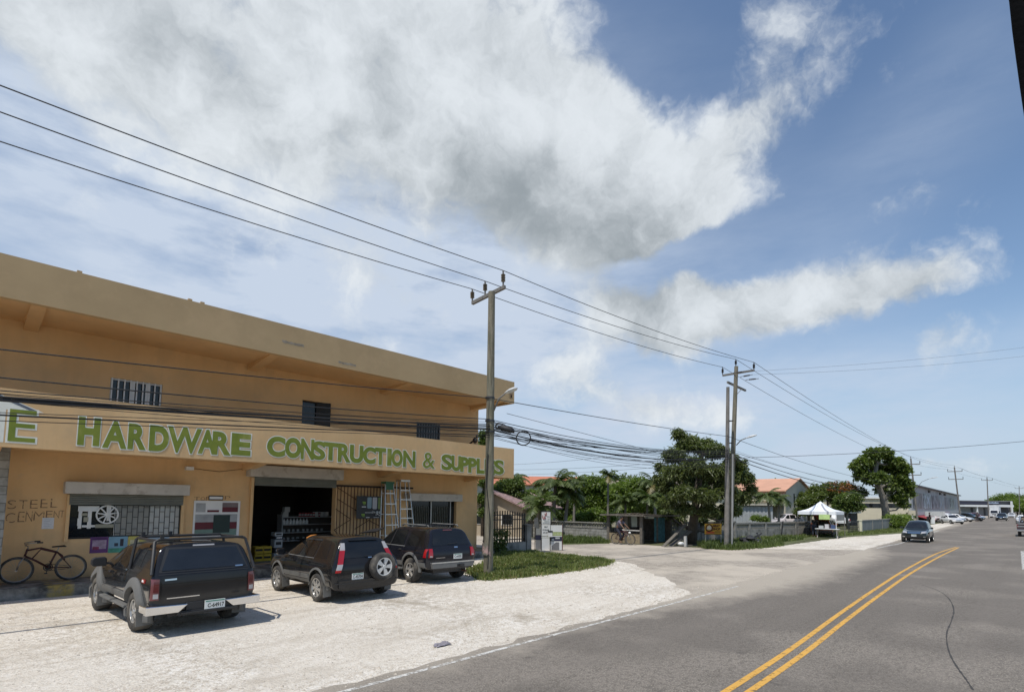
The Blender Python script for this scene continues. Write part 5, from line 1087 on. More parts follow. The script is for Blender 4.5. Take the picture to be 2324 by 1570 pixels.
# ------------------------------------------------------------------ trees and plants
def leafmesh(name, m, centers, normals_up=.35, L=.16, W=.06, per=9, spread=.22, droop=.4, seed=1, parent=None, mat2=None):
    """leaf sprigs: per leaves radiate from every centre"""
    rg = np.random.default_rng(seed); C_ = np.repeat(np.asarray(centers), per, 0); n = len(C_)
    d = rg.normal(size=(n,3)); d[:,2] = d[:,2]*.6-droop+normals_up*0; d /= np.linalg.norm(d, axis=1, keepdims=True)
    o = C_+rg.normal(size=(n,3))*spread*.45; l = L*rg.uniform(.6,1.35,(n,1)); w_ = W*rg.uniform(.7,1.3,(n,1))
    s_ = np.cross(d, rg.normal(size=(n,3))*.6+np.array([0,0,1.])); s_ /= np.linalg.norm(s_, axis=1, keepdims=True)+1e-9
    up = np.cross(s_, d)
    a = o; b_ = o+d*l*.45+s_*w_*.5+up*w_*.12; t_ = o+d*l-np.array([0,0,1])*l*.15; c_ = o+d*l*.45-s_*w_*.5+up*w_*.12
    vs = np.stack([a,b_,t_,c_],1).reshape(-1,3); me = bpy.data.meshes.new(name); me.vertices.add(4*n); me.vertices.foreach_set('co', vs.ravel().astype(np.float32))
    me.loops.add(4*n); me.loops.foreach_set('vertex_index', np.arange(4*n, dtype=np.int32)); me.polygons.add(n); me.polygons.foreach_set('loop_start', np.arange(0,4*n,4,dtype=np.int32)); me.polygons.foreach_set('loop_total', np.full(n,4,dtype=np.int32)); me.update(); me.validate()
    me.materials.append(m); ob = bpy.data.objects.new(name, me); COL.objects.link(ob)
    if parent: ob.parent = parent
    return ob
def clump_points(clumps, n, seed=1, shell=.75):
    rg = np.random.default_rng(seed); out = []; tot = sum(c[3]*c[4] for c in clumps)
    for (x,y,z,rx,rz) in clumps:
        k = max(4, int(n*rx*rz/tot)); d = rg.normal(size=(k,3)); d /= np.linalg.norm(d, axis=1, keepdims=True); d[:,2] = np.where(d[:,2] < -.35, d[:,2]*.5, d[:,2])
        r = shell+(1-shell)*rg.random((k,1))**.5*1.0; r = np.where(rg.random((k,1)) < .25, r*rg.random((k,1)), r)
        out.append(np.array([x,y,z])+d*r*np.array([rx,rx,rz]))
    return np.concatenate(out)
mleaf_m = leafmat('mango leaves', (.065,.09,.032), (.17,.195,.075), .42); mleaf_a = leafmat('almond leaves', (.07,.105,.028), (.165,.21,.055), .45); mleaf_d = leafmat('dark leaves', (.06,.095,.025), (.15,.195,.055), .45)
mleaf_l = leafmat('light leaves', (.09,.145,.025), (.19,.25,.055), .48); mleaf_f = leafmat('feathery leaves', (.07,.10,.025), (.15,.18,.05), .45); mflow = leafmat('orange red blossom', (.20,.075,.02), (.30,.12,.035), .3)
mpalm = leafmat('palm fronds', (.055,.085,.025), (.135,.17,.055), .38, .42); mpalm_y = leafmat('dry palm fronds', (.16,.14,.05), (.24,.20,.08), .3)
mbark = M('brown bark', (.10,.08,.06), .95, var=.35, vs=4, bp=.5, bs=14); mbark2 = M('grey bark', (.19,.17,.145), .95, var=.3, vs=4, bp=.5, bs=14)
def tree(name, label, base, trunk_pts, r0, clumps, n, m, bark, L=.2, W=.08, per=9, seed=1, group=None, shell=.7, spread=.25, droop=.35, extra=None, limbs=True):
    """clumps: (dx, dy, dz, rx, rz) from the base"""
    base = V(base); r = thing(name, label, 'tree', base, 0, group); mb = MB(); rr = random.Random(seed)
    tp = [V(p) for p in trunk_pts]; k = len(tp); mb.tube(tp, [r0*(1-.55*i/(k-1)) for i in range(k)], 10)
    if limbs:
        for (x,y,z,rx,rz) in clumps:
            a = min(tp, key=lambda q: (q-V((x,y,z-rz))).length if q.z < z else 99); a = tp[max(1, tp.index(a))]; e = V((x,y,z)); m_ = a.lerp(e,.5)+V((rr.uniform(-.2,.2),rr.uniform(-.2,.2),-.12*(e-a).length)); q = [a, a.lerp(m_,.6)+V((0,0,.05)), m_, e]
            mb.tube(q, [r0*.38, r0*.28, r0*.2, r0*.07], 6)
            for _ in range(2): mb.tube([m_, e+V((rr.uniform(-.6,.6)*rx, rr.uniform(-.6,.6)*rx, rr.uniform(-.4,.6)*rz))], [r0*.16, r0*.04], 5)
    mb.build('trunk', bark, r, smooth=True)
    leafmesh('crown', m, clump_points(clumps, n, seed, shell), L=L, W=W, per=per, seed=seed, parent=r, spread=spread, droop=droop)
    if extra: leafmesh('blossom', extra[0], clump_points(extra[1], extra[2], seed+5, .9), L=L, W=W, per=per, seed=seed+3, parent=r, spread=spread)
    return r
def palm(label, base, h, fl, nf=15, r=.13, lean=(0,0), seed=1, group=None, m=None, old=.0, rise=.9):
    base = V(base); rr = random.Random(seed); p = thing('palm_tree', label, 'palm tree', base, 0, group); mb = MB(); top = V((lean[0], lean[1], h))
    mb.tube([top*(i/6)+V((lean[0],lean[1],0))*(-.25*math.sin(PI*i/6)) for i in range(7)], [r*(1.25-.5*i/6) for i in range(7)], 9); mb.build('trunk', mbark2, p, smooth=True)
    vs = []; fs = []; ms_ = []
    for f_ in range(nf):
        a = 2*PI*f_/nf+rr.uniform(-.25,.25); el = rr.uniform(-.15, 1.25)*rise; L = fl*rr.uniform(.8,1.1); d = V((math.cos(a)*math.cos(el), math.sin(a)*math.cos(el), math.sin(el))); q = top.copy(); pts = [q.copy()]; k = 9; cur = d.copy()
        for i in range(k): q = q+cur*(L/k); cur = (cur+V((0,0,-.19-.06*i/k))).normalized(); pts.append(q.copy())
        side = d.cross(ZA).normalized(); mi = 1 if rr.random() < old and el < .2 else 0
        for i in range(k):
            for j in range(4):
                u = (i+j/4)/k
                if u < .08: continue
                c_ = pts[i].lerp(pts[i+1], j/4); dr = (pts[i+1]-pts[i]).normalized(); ll = fl*.27*math.sin(PI*min(1,u*.92+.12))+.05
                for s_ in (-1,1):
                    o_ = side*s_*ll*.82+dr*ll*.42-ZA*ll*rr.uniform(.2,.65); wv = dr*(fl*.009+.010); b0 = len(vs); vs += [c_-wv, c_+wv, c_+o_*.6+wv*.9, c_+o_, c_+o_*.6-wv*.9]; fs.append((b0,b0+1,b0+2,b0+3,b0+4)); ms_.append(mi)
        b0 = len(vs)
        for i in range(k): w_ = .02+.02*(1-i/k); b0 = len(vs); vs += [pts[i]-side*w_, pts[i]+side*w_, pts[i+1]+side*w_*.8, pts[i+1]-side*w_*.8]; fs.append((b0,b0+1,b0+2,b0+3)); ms_.append(mi)
    mb = MB(); mb.v = [tuple(v) for v in vs]; mb.f = fs; mb.m = ms_; mb.build('crown', [m or mpalm, mpalm_y], p, fix=False); return p
def rel(x, y, D, base): return at(x, y, D)-V(base)
# big mango like tree at the corner
tb = gd(1570, 34); DT = 34.
def CL(lst, D, base, jig=1.0): # clumps from image ellipses (x, y, r_px, depth shift)
    o = []
    for (x, y, r, *dd) in lst:
        q = at(x, y, D+(dd[0] if dd else 0))-V(base); o.append((q.x, q.y, q.z, r/FPX*D*.80*jig, r/FPX*D*.62*jig))
    return o
cl = CL([(1565,1010,45),(1600,1015,42,1),(1530,1035,38,-1),(1625,1025,42),(1665,1060,45,1),(1690,1085,32),(1530,1075,42,-1.5),(1575,1060,45,-2),(1620,1075,45,-1.5),(1515,1105,36),(1550,1120,42,-2),(1600,1125,42,-2.2),(1645,1115,45,-1.5),(1685,1130,32),(1515,1140,28,-1),(1555,1155,30,-1.5),(1610,1160,30,-2),(1655,1155,34,-1),(1580,1090,50,1.5),(1640,1085,45,2),(1490,1085,16),(1540,985,22),(1660,1040,20),(1705,1110,18),(1500,1060,18),(1540,1176,26,3),(1590,1180,24,4),(1640,1174,26,4),(1515,1165,22,2),(1670,1160,22,3)], DT, tb, .76)
T_ = lambda x, y, dz=0: rel(x, y, DT+dz, tb)
tree('broadleaf_tree', 'big dense dark green tree at the side street corner behind the wooden shack', tb, [V((0,0,-.1)), T_(1572,1200), T_(1576,1165), T_(1582,1120), T_(1588,1075), T_(1592,1030)], .34, cl, 6200, mleaf_m, mbark, L=.25, W=.078, per=10, seed=3, spread=.2, droop=.4, shell=.4)
# tall open tree down the road
t2 = gd(2011, 70); D_ = 70.
cl = CL([(1985,1032,22),(2005,1030,20),(1960,1050,20),(1945,1060,14),(2030,1050,20),(2048,1065,18),(1955,1078,18),(1975,1062,20,2),(2015,1062,22,2),(2040,1085,20),(2055,1100,16),(2060,1120,14),(1998,1085,18,-2),(2025,1105,18),(2045,1125,14),(1975,1090,13),(2030,1128,14),(2048,1145,9),(2000,1110,14,2)], D_, t2)
T_ = lambda x, y: rel(x, y, D_, t2)
tree('broadleaf_tree', 'tall open crowned tree with a bare curved trunk behind the oncoming car', t2, [V((0,0,-.2)), T_(2010,1160), T_(2004,1130), T_(1996,1108), T_(1985,1085), T_(1990,1050)], .5, cl, 2600, mleaf_a, mbark2, L=.42, W=.26, per=7, seed=9, spread=.4, droop=.1)
# trees and palms behind the block wall on the side street
BG = [('dark leafy tree left of the palms, behind the barred gate', 1150, 42, [(1140,1110,34),(1165,1100,30),(1130,1140,30),(1175,1130,32),(1150,1160,28),(1200,1135,24)], mleaf_d, 1300, .24),
 ('thin dark tree between the store and the near pole', 1098, 40, [(1100,1095,14),(1096,1130,16),(1102,1160,16),(1098,1005,14),(1098,985,10)], mleaf_d, 700, .24),
 ('deep green rounded tree right of the palms', 1325, 52, [(1315,1105,36),(1345,1100,34),(1300,1125,30),(1340,1135,40),(1370,1115,26),(1310,1155,30)], mleaf_l, 1800, .3),
 ('bright green spreading tree left of the big corner tree', 1430, 50, [(1420,1112,34),(1450,1105,34),(1475,1110,30),(1400,1125,28),(1440,1140,40),(1480,1140,34),(1410,1155,30)], mleaf_l, 2000, .3),
 ('low light green bush over the block wall by the shack', 1340, 46, [(1320,1175,24),(1350,1170,26),(1380,1175,22),(1300,1182,16)], mleaf_l, 900, .22),
 ('feathery spreading tree with orange red blossom behind the white canopy', 1880, 72, [(1830,1132,26),(1855,1118,26),(1885,1112,28),(1915,1112,28),(1945,1118,24),(1840,1145,20),(1900,1135,22),(1925,1128,20)], mleaf_f, 1700, .32),
 ('dark round tree between the white canopy and the tall tree', 1925, 60, [(1915,1135,22),(1935,1130,20),(1905,1150,16),(1945,1150,16),(1925,1150,18)], mleaf_d, 900, .3),
 ('shrubby tree beside the orange roofed hall', 1838, 62, [(1825,1140,18),(1845,1135,20),(1820,1160,18),(1850,1160,20),(1860,1125,14)], mleaf_f, 900, .28),
 ('dark green tree filling the gap behind the white sign', 1245, 50, [(1230,1140,30),(1265,1135,32),(1225,1165,26),(1265,1165,30),(1290,1150,24)], mleaf_d, 1300, .28),
 ('bright leafy tree behind the slender tall palm', 1385, 56, [(1370,1120,28),(1400,1115,30),(1385,1145,34),(1360,1150,24),(1415,1150,26)], mleaf_l, 1300, .3),
 ('leafy green tree just right of the fullest palm', 1292, 56, [(1285,1120,30),(1310,1128,28),(1275,1145,28),(1305,1155,30),(1292,1170,24)], mleaf_l, 1200, .3),
 ('green tree closing the gap beside the big corner tree', 1462, 58, [(1450,1122,28),(1478,1120,28),(1470,1145,30),(1445,1150,26),(1490,1155,22)], mleaf_d, 1200, .3),
 ('low leafy tree between the block wall and the red roofed house', 1215, 58, [(1205,1128,26),(1232,1125,26),(1215,1150,28),(1195,1155,22),(1240,1155,24)], mleaf_l, 1100, .3),
 ('pale bush behind the balustrade near the big tree', 1725, 55, [(1715,1175,10),(1735,1178,9)], mleaf_l, 250, .2)]
for i, (lab, x, D, cs, m_, n_, L_) in enumerate(BG):
    b0 = gd(x, D); c2 = CL(cs, D, b0); zt = max(c_[2] for c_ in c2)
    ex = None
    if 'orange red' in lab: ex = (mflow, CL([(1895,1106,22),(1925,1106,22),(1910,1118,18)], D-1, b0), 60)
    tree('broadleaf_tree' if 'bush' not in lab else 'bush', lab, b0, [V((0,0,-.1)), V((.05,.1,zt*.35)), V((.15,.0,zt*.6)), V((.1,.1,zt*.85))], .10+.02*zt, c2, n_, m_, mbark if i % 2 else mbark2, L=L_, W=L_*.42, per=9, seed=20+i, spread=L_, extra=ex, limbs='bush' not in lab)
PALMS = [('coconut palm with a thick full head above the white sign', 1255, 40, 1098, 2.9, 20, .16), ('bushy palm just left of the tall white sign', 1218, 37, 1150, 2.3, 15, .14), ('palm between the white sign and the deep green tree', 1282, 40, 1120, 2.5, 16, .14),
 ('palm rising just above its neighbours over the white sign', 1302, 44, 1090, 1.6, 12, .10), ('slender tall palm standing alone against the sky', 1380, 44, 1078, 1.5, 11, .09), ('short palm behind the shack roof', 1420, 42, 1140, 2.0, 14, .10), ('low palm left of the big corner tree', 1468, 42, 1132, 2.2, 14, .10),
 ('yellowish small palm over the shack roof', 1505, 40, 1182, 1.4, 12, .08), ('palm in front of the pale hall, left one of the pair', 1748, 58, 1125, 2.4, 14, .13), ('palm in front of the pale hall, right one of the pair', 1768, 60, 1130, 2.2, 13, .12), ('palm frond head showing past the store corner', 1160, 46, 1085, 2.2, 12, .12), ('tall palm at the left edge of the big tree crown', 1488, 48, 1095, 2.4, 13, .12)]
for i, (lab, x, D, yt, fl, nf, r) in enumerate(PALMS):
    b0 = gd(x, D); h = at(x, yt, D).z; palm(lab, b0, h, fl*.82, nf+6, r, (R.uniform(-.25,.25), R.uniform(-.3,.3)), 40+i, 'palms beyond the side street', old=.35 if 'yellowish' in lab else .12)
# weeds and bushes near the street
def weed(label, poly, n, h0, h1, m_, seed, wd=.02): grass('grass', poly, n, h0, h1, label, m_, seed, wd)
mweed = leafmat('weeds', (.06,.09,.022), (.14,.18,.05), .4)
def gp(*q): return [tuple(g(*p)[:2]) for p in q]
weed('weeds growing round the foot of the second pole and sign', gp((1590,1237),(1600,1245),(1660,1248),(1730,1243),(1775,1238),(1765,1233),(1700,1235),(1640,1233)), 11000, .08, .42, mweed, 51, .015)
weed('grass strip along the foot of the balustrade wall', gp((1672,1222),(1680,1232),(1800,1227),(1830,1218),(1960,1213),(2050,1206),(2040,1198),(1950,1206),(1850,1214)), 16000, .05, .24, mgrass, 52, .022)
weed('tall weeds along the foot of the block wall', gp((1225,1226),(1240,1233),(1375,1232),(1382,1228),(1300,1222)), 9000, .06, .42, mweed, 53, .015)
sheet('verge', ragged(gp((1640,1232),(1700,1243),(1790,1236),(1840,1222),(1960,1216),(2060,1209),(2040,1196),(1930,1203),(1840,1211),(1660,1222)), 1.2, .15, 12), -.002, mverge)
sheet('verge', ragged(gp((1215,1228),(1240,1236),(1385,1233),(1380,1222),(1230,1215)), .8, .1, 13), -.002, mverge)
# far green belt at the end of the road, crowns one can tell apart
for i in range(14):
    x = 2262+i*9+R.uniform(-3,3); D = 235+R.uniform(-15,40); b0 = gd(x, D); h = R.uniform(7.5,10); c2 = [(R.uniform(-2.5,2.5), R.uniform(-2.5,2.5), h*R.uniform(.35,.8), R.uniform(2.5,3.6), R.uniform(2,3)) for _ in range(6)]
    tree('broadleaf_tree', '', b0, [V((0,0,-.2)), V((0,0,h*.4)), V((.3,.2,h*.7))], .3, c2, 520, mleaf_d if i % 3 else mleaf_l, mbark, L=.7, W=.36, per=7, seed=80+i, spread=1., group='trees at the end of the road')['label'] = ORD[i]+' bushy tree from the left in the green row at the road end'
for i in range(16):
    x = 1205+i*46+R.uniform(-10,10); D = 95+R.uniform(-10,25); b0 = gd(x, D); h = R.uniform(6,7.6); c2 = [(R.uniform(-2.5,2.5), R.uniform(-2.5,2.5), h*R.uniform(.3,.85), R.uniform(2.,3.), R.uniform(1.6,2.4)) for _ in range(6)]
    tree('broadleaf_tree', '', b0, [V((0,0,-.2)), V((0,0,h*.4)), V((.3,.2,h*.7))], .25, c2, 320, mleaf_d if i % 3 else mleaf_f, mbark, L=.7, W=.35, per=7, seed=120+i, spread=.7, group='distant trees behind the palms')['label'] = ORD[i]+' distant tree from the left in the row behind the nearer palms'
# ------------------------------------------------------------------ walls, gates, shack, signs
def frame2(p, q):  # local frame along p->q
    d = (V(q)-V(p)); d.z = 0; L = d.length; d.normalize(); return d, V((-d.y, d.x, 0)), L
mwallg = M('stained grey render', (.27,.26,.235), .9, var=.25, vs=1.2, bp=.3, spots=(.10,.10,.085), spotscale=1.8, spotlim=(.45,.68))
mcop = M('grey coping', (.25,.24,.215), .9, var=.25, bp=.2, spots=(.12,.12,.10), spotscale=2.5)
# block wall across the side street
P0, P1 = g(1384,1229), g(1278,1222); d, nrm, L = frame2(P0, P1); L = 19; hgt = at(1330,1184,depth(P0.lerp(P1,.5))).z
bwall = thing('block_wall', 'long grey block wall with a pierced coping across the side street', 'wall', P0, math.atan2(d.y, d.x))
mb = MB(); mb.box(0,-.08,-.1,L,.08,hgt-.38); mb.build('wall', mblk, bwall)
mb = MB(); mb.box(0,-.13,hgt-.06,L,.13,hgt); mb.box(0,-.11,hgt-.40,L,.11,hgt-.37)
mb.build('coping', mcop, bwall); mb = MB(); n = 90
for i in range(n):
    x = L*(i+.5)/n; k = L/n*.5; mb.bar((x-k,0,hgt-.37), (x+k,0,hgt-.06), .035, .09); mb.bar((x+k,0,hgt-.37), (x-k,0,hgt-.06), .035, .085)
mb.build('pierced_blockwork', mcop, bwall)
# balustrade wall along the road
def balustrade(p, q, hgt, label, nb, solid=.55, m=mwallg):
    d, nrm, L = frame2(p, q); r = thing('balustrade_wall', label, 'wall', p, math.atan2(d.y, d.x)); mb = MB(); mb.box(0,-.09,-.1,L,.09,hgt*solid); mb.build('wall', m, r)
    mb = MB(); mb.box(0,-.11,hgt-.12,L,.11,hgt); mb.build('top_rail', mcop, r); sp = 6; proto = None; bal = None
    for i in range(sp+1):
        if proto is None: mb = MB(); mb.box(-.1,-.12,-.1,.1,.12,hgt+.015); proto = o = mb.build('pillar', m, r)
        else: o = copy_tree(proto, parent=r)
        o.location = (L*i/sp, 0, 0)
    for i in range(nb):
        x = L*(i+.5)/nb
        if abs((x/L*sp)-round(x/L*sp)) < .07: continue
        if bal is None: mb = MB(); z0 = hgt*solid; z1 = hgt-.12; hh = z1-z0; mb.lathe([(.05,0),(.05,.06*hh),(.03,.12*hh),(.08,.34*hh),(.06,.5*hh),(.03,.74*hh),(.05,.9*hh),(.05,hh)], (0,0,z0), n=8); bal = o = mb.build('baluster', mcop, r, smooth=True)
        else: o = copy_tree(bal, parent=r)
        o.location = (x, 0, 0)
    return r
A, B = g(1660,1222), g(1866,1212.5); balustrade(A, B, at(1660,1186,depth(A)).z, 'long grey balustrade wall between the second pole and the white canopy', 78)
A2, B2_ = g(1500,1226.5), g(1655,1221.5); A2.z = B2_.z = 0
balustrade(A2-YA*.4, B2_-YA*.4, 1.3, 'shaded stretch of balustrade wall behind the big tree and yellow sign', 44)
A, B = g(1953,1208), g(2021,1200); mb = MB(); d, nrm, L = frame2(A, B); h_ = at(1953,1180,depth(A)).z
r = thing('panel_wall', 'plain grey panel wall right of the pale gate post', 'wall', A, math.atan2(d.y, d.x)); mb.box(.2,-.07,-.1,L,.07,h_-.08); mb.build('wall', M('grey wall panel', (.20,.21,.20), .9, var=.2, vs=.8, bp=.15), r)
mb = MB(); mb.box(.2,-.1,h_-.08,L,.1,h_); mb.build('coping', mcop, r)
for i in range(4): mb = MB(); x = L*i/3.05+.25; mb.box(x-.12,-.11,-.1,x+.12,.11,h_+.02); mb.build('pillar', mcop, r)
mb = MB(); mb.box(-.17,-.17,-.1,.17,.17,h_-.05); mb.box(-.2,-.2,h_-.05,.2,.2,h_+.05); o = mb.build('gate_post', M('cream post', (.62,.58,.42), .8)); o.location = A; tag(o, 'cream painted gate post at the end of the grey panel wall', 'gate post')
A = g(1926,1211); B = g(1950,1208.5); d, nrm, L = frame2(A, B); h_ = at(1930,1182,depth(A)).z
r = thing('drive_gate', 'dark metal drive gate between the white canopy and the cream post', 'gate', A, math.atan2(d.y, d.x))
mb = MB()
for z in (.1,.55,1.,h_-.05): mb.box(0,-.03,z,L,.03,z+.06)
mb.build('rail', mdark, r); mb = MB()
for i in range(9): x = L*i/8; mb.box(x-.035,-.02,.0,x+.035,.02,h_)
mb.build('bar_panel', mdark, r)
# chain link posts before the balustrade
for (x0, y0, x1, y1, lab) in ((1772,1224,1777,1182,'black fence post with a weedy mound at its foot'),(1846,1216,1846,1181,'thin dark fence post left of the white canopy'),(1866,1214,1866,1182,'thin dark fence post at the left leg of the white canopy')):
    b_ = g(x0,y0); mb = MB(); mb.cyl((0,0,-.1), at(x1,y1,depth(b_))-b_, .045, n=8); o = mb.build('fence_post', mdark); o.location = b_; tag(o, lab, 'post', 'fence posts before the balustrade')
b_ = g(1770,1226); weed('weedy mound round the black fence post', [(b_.x-1.6,b_.y-.5),(b_.x+2.6,b_.y-.8),(b_.x+2.,b_.y+.5),(b_.x-1.,b_.y+.6)], 1500, .15, .35, mweed, 61, .03)
# iron gate beside the store
GY = 18.6; q = [17.55, py(1190,1200,GY).x]; zt = py(1150,1160,GY).z
ig = thing('iron_gate', 'tall black iron bar gate beside the store corner behind the near pole', 'gate', (q[0], GY, 0)); mb = MB(); Lg = q[1]-q[0]; n = 16
for i in range(n+1): x = Lg*i/n; mb.box(x-.02,-.02,.5,x+.02,.02,zt-.1+.14*math.sin(PI*i/n))
mb.build('bar_panel', mblack, ig); mb = MB()
for z in (.62,1.15,1.62,zt-.2): mb.box(-.05,-.035,z,Lg+.05,.035,z+.05)
mb.build('rail', mblack, ig); mb = MB(); mb.box(0,-.12,0,Lg,.12,.5); mb.build('stone_base', mwallg, ig)
mb = MB(); mb.box(-.17,-.17,-.1,.17,.17,1.32); mb.box(-.2,-.2,1.32,.2,.2,1.38); o = mb.build('gate_post', mwallg); o.location = (q[1]+.2, GY, 0); tag(o, 'grey concrete gate post right of the iron bar gate', 'gate post')
pts = [V((q[0]+.25+R.random()*1.1, GY-.25+R.uniform(-.1,.1), R.uniform(.05,1.15))) for _ in range(170)]
o = leafmesh('ivy', mweed, [tuple(p) for p in pts], L=.13, W=.07, per=6, seed=71, spread=.1); tag(o, 'leafy creeper over the base of the iron bar gate', 'creeper')
# shack
XS, Y0, Y1, X1s = g(1456,1234).x, g(1456,1234).y, g(1383,1229).y, 33.8
mold = M('old grey timber', (.13,.115,.095), .95, var=.35, vs=5, bp=.4, bs=30); mtin = M('rusty tin roof', (.16,.13,.10), .8, .2, var=.4, vs=3, bp=.2, spots=(.30,.28,.25), spotscale=2.5, spotlim=(.52,.6))
sh = thing('wooden_shack', 'low wooden roadside shack with a flat tin roof at the side street corner', 'shack', (XS, Y0, 0))
ly = Y1-Y0; lx = X1s-XS; zr0, zr1 = at(1447,1172,depth((XS,Y0,0))).z+.05, 1.72
for i, (x, y) in enumerate(((0,0),(0,ly*.45),(0,ly),(lx*.5,0),(lx,0),(lx,ly),(lx*.5,ly))): mb = MB(); mb.box(x-.08,y-.08,0,x+.08,y+.08,zr0); mb.build('post', mold, sh)
mb = MB(); n = 26
for i in range(n):
    y0, y1 = -.45+(ly+.8)*i/n, -.45+(ly+.8)*(i+1)/n; zz = lambda y: zr0+.12-.10*abs(y/ly-.1); k = .03*(i%2)
    mb.add([(-.4,y0,zz(y0)+k),(lx+.5,y0,zz(y0)-.18+k),(lx+.5,y1,zz(y1)-.18+k),(-.4,y1,zz(y1)+k),(-.4,y0,zz(y0)+k+.025),(lx+.5,y0,zz(y0)-.155+k),(lx+.5,y1,zz(y1)-.155+k),(-.4,y1,zz(y1)+k+.025)], [(0,1,2,3),(4,5,6,7),(0,1,5,4),(1,2,6,5),(2,3,7,6),(3,0,4,7)])
mb.build('roof', mtin, sh)
mb = MB(); mb.box(-.46,-.42,zr0-.02,-.38,ly+.36,zr0+.08); mb.box(-.4,-.5,zr0-.06,lx+.5,-.43,zr0+.04); mb.build('roof_beam', mold, sh)
mb = MB(); mb.box(-.05,.08,0,.0,ly*.98,.62); mb.build('side_wall', M('ochre board', (.27,.215,.135), .9, var=.4, vs=3, bp=.3, spots=(.12,.09,.06), spotscale=3), sh)
mb = MB(); mb.box(-.16,.05,.80,.12,ly*.55,.86); mb.build('counter', M('whitish board', (.46,.44,.40), .8), sh)
mb = MB(); mb.box(lx*.42,-.04,.05,lx*.78,.0,1.62); mb.build('door', M('faded turquoise boards', (.055,.15,.165), .85, var=.4, vs=5, bp=.3), sh)
mb = MB(); mb.box(.3,.35,0,.95,.9,.72); mb.box(.35,.3,.72,.9,.95,.78); mb.build('cabinet', mold, sh)
mb = MB(); mb.box(lx-.05,.1,0,lx,ly,1.5); mb.box(.2,ly-.05,0,lx,ly,.9); mb.build('back_wall', mold, sh)
# scrap beside the tree
def lean(p, q, w_, t_, label, m=mold): mb = MB(); mb.bar(p, q, w_, t_); return tag(mb.build('timber_plank', m), label, 'plank', 'planks leaning beside the shack')
lean(at(1505,1240,31.5), at(1556,1190,33), .22, .06, 'long dark plank leaning up to the big tree trunk'); lean(at(1520,1240,32), at(1566,1205,33.4), .35, .05, 'wide bark slab leaning low against the big tree trunk'); lean(at(1507,1242,31), at(1570,1237,32), .14, .06, 'grey plank lying on the ground before the big tree')
b_ = g(1546,1238); mb = MB(); mb.sphere((0,0,.12), (.28,.2,.13), 10, 6); o = mb.build('sack', mwhite, smooth=True); o.location = b_; tag(o, 'white sack lying on the ground before the big tree', 'sack')
b_ = g(1556,1240); mb = MB(); mb.box(-.07,-.07,0,.07,.07,.62); o = mb.build('marker_post', M('pale marker', (.45,.44,.42), .8)); o.location = b_; tag(o, 'short pale marker post in front of the big tree', 'post')
# sign stand with anchor, and its neighbours (turned to face the road)
SD = depth(g(1240,1248)); sgn_b = g(1238,1247)
def board(x0, y0, x1, y1, m, name='panel', D=None, dz=0, th=.03, parent=None, rl=None):
    D = (D or SD)-dz; a, b_, c_, d_ = (at(x0,y1,D), at(x1,y1,D), at(x1,y0,D), at(x0,y0,D)); mb = MB(); off = FW*th; mb.prism([a,b_,c_,d_], off)
    if rl is not None: mb.v = [tuple(V(v)-rl) for v in mb.v]
    return mb.build(name, m, parent)
sg1 = thing('storage_sign', 'tall narrow white sign with a red anchor on black posts on the verge', 'sign', sgn_b); rl = sgn_b
Z1 = lambda x, y: ((1700+x/7.85)/1.42, (1600+y/7.85)/1.42)
def sb(r, rl, x0, y0, x1, y1, m, name, dz=0, D=None): a, b_ = Z1(x0,y0), Z1(x1,y1); return board(a[0],a[1],b_[0],b_[1], m, name, D, dz, .03, r, rl)
mpan = M('white sign panel', (.66,.66,.64), .5, var=.04, bp=0)
for x in (350, 580): sb(sg1, rl, x-14, 370, x+12, 1400, mblack, 'post', -.02)
sb(sg1, rl, 358,380,578,695,mpan,'panel'); sb(sg1, rl, 358,708,578,990,mpan,'panel'); sb(sg1, rl, 358,1005,560,1030,mpan,'panel'); sb(sg1, rl, 362,1042,560,1355,mpan,'panel'); sb(sg1, rl, 345,360,590,378,mblack,'top_bar',.01)
mb = MB(); dd = SD-.02; Zp = lambda x, y: at(*Z1(x, y), dd)-rl
mb.tube([Zp(475,420), Zp(425,520), Zp(415,565)], .017, 6); mb.tube([Zp(385,470), Zp(380,520), Zp(400,558), Zp(435,560), Zp(465,530)], .016, 6); mb.tube([Zp(430,430), Zp(490,470)], .014, 6); mb.tube([Zp(478+9*math.cos(a),408+9*math.sin(a)) for a in [2*PI*i/10 for i in range(11)]], .01, 5); mb.build('anchor_emblem', M('faded red paint', (.33,.08,.07), .7, bp=0), sg1)
def zwrite(txt, x0, y0, x1, y1, m, r, rl, D): a = at(*Z1(x0,y1), D)-rl; b_ = at(*Z1(x1,y1), D)-rl; c_ = at(*Z1(x0,y0), D)-rl; mb = MB(); write(mb, txt, a, (b_-a).normalized(), (c_-a).normalized(), (b_-a).length, (c_-a).length, .03); return mb.build('lettering', m, r, fix=False)
zwrite('SELF', 425,745,510,778, mink, sg1, rl, dd+.015); zwrite('STORAGE', 382,822,545,855, mink, sg1, rl, dd+.015); zwrite('670-48', 392,890,505,922, mink, sg1, rl, dd+.015)
for q_ in ((500,485,560,515),(505,545,560,570),(425,590,555,630),(385,640,560,668)):
    sb(sg1, rl, *q_, M('grey print', (.42,.44,.43), .7, bp=0), 'printed_line', .012)
rl2 = g(1262,1247); sg2 = thing('verge_sign', 'wide white sign with a green strip and dark blue band beside the anchor sign', 'sign', rl2)
for x in (882,): sb(sg2, rl2, x-10, 700, x+10, 1420, M('maroon post', (.09,.03,.03), .7), 'post', -.02)
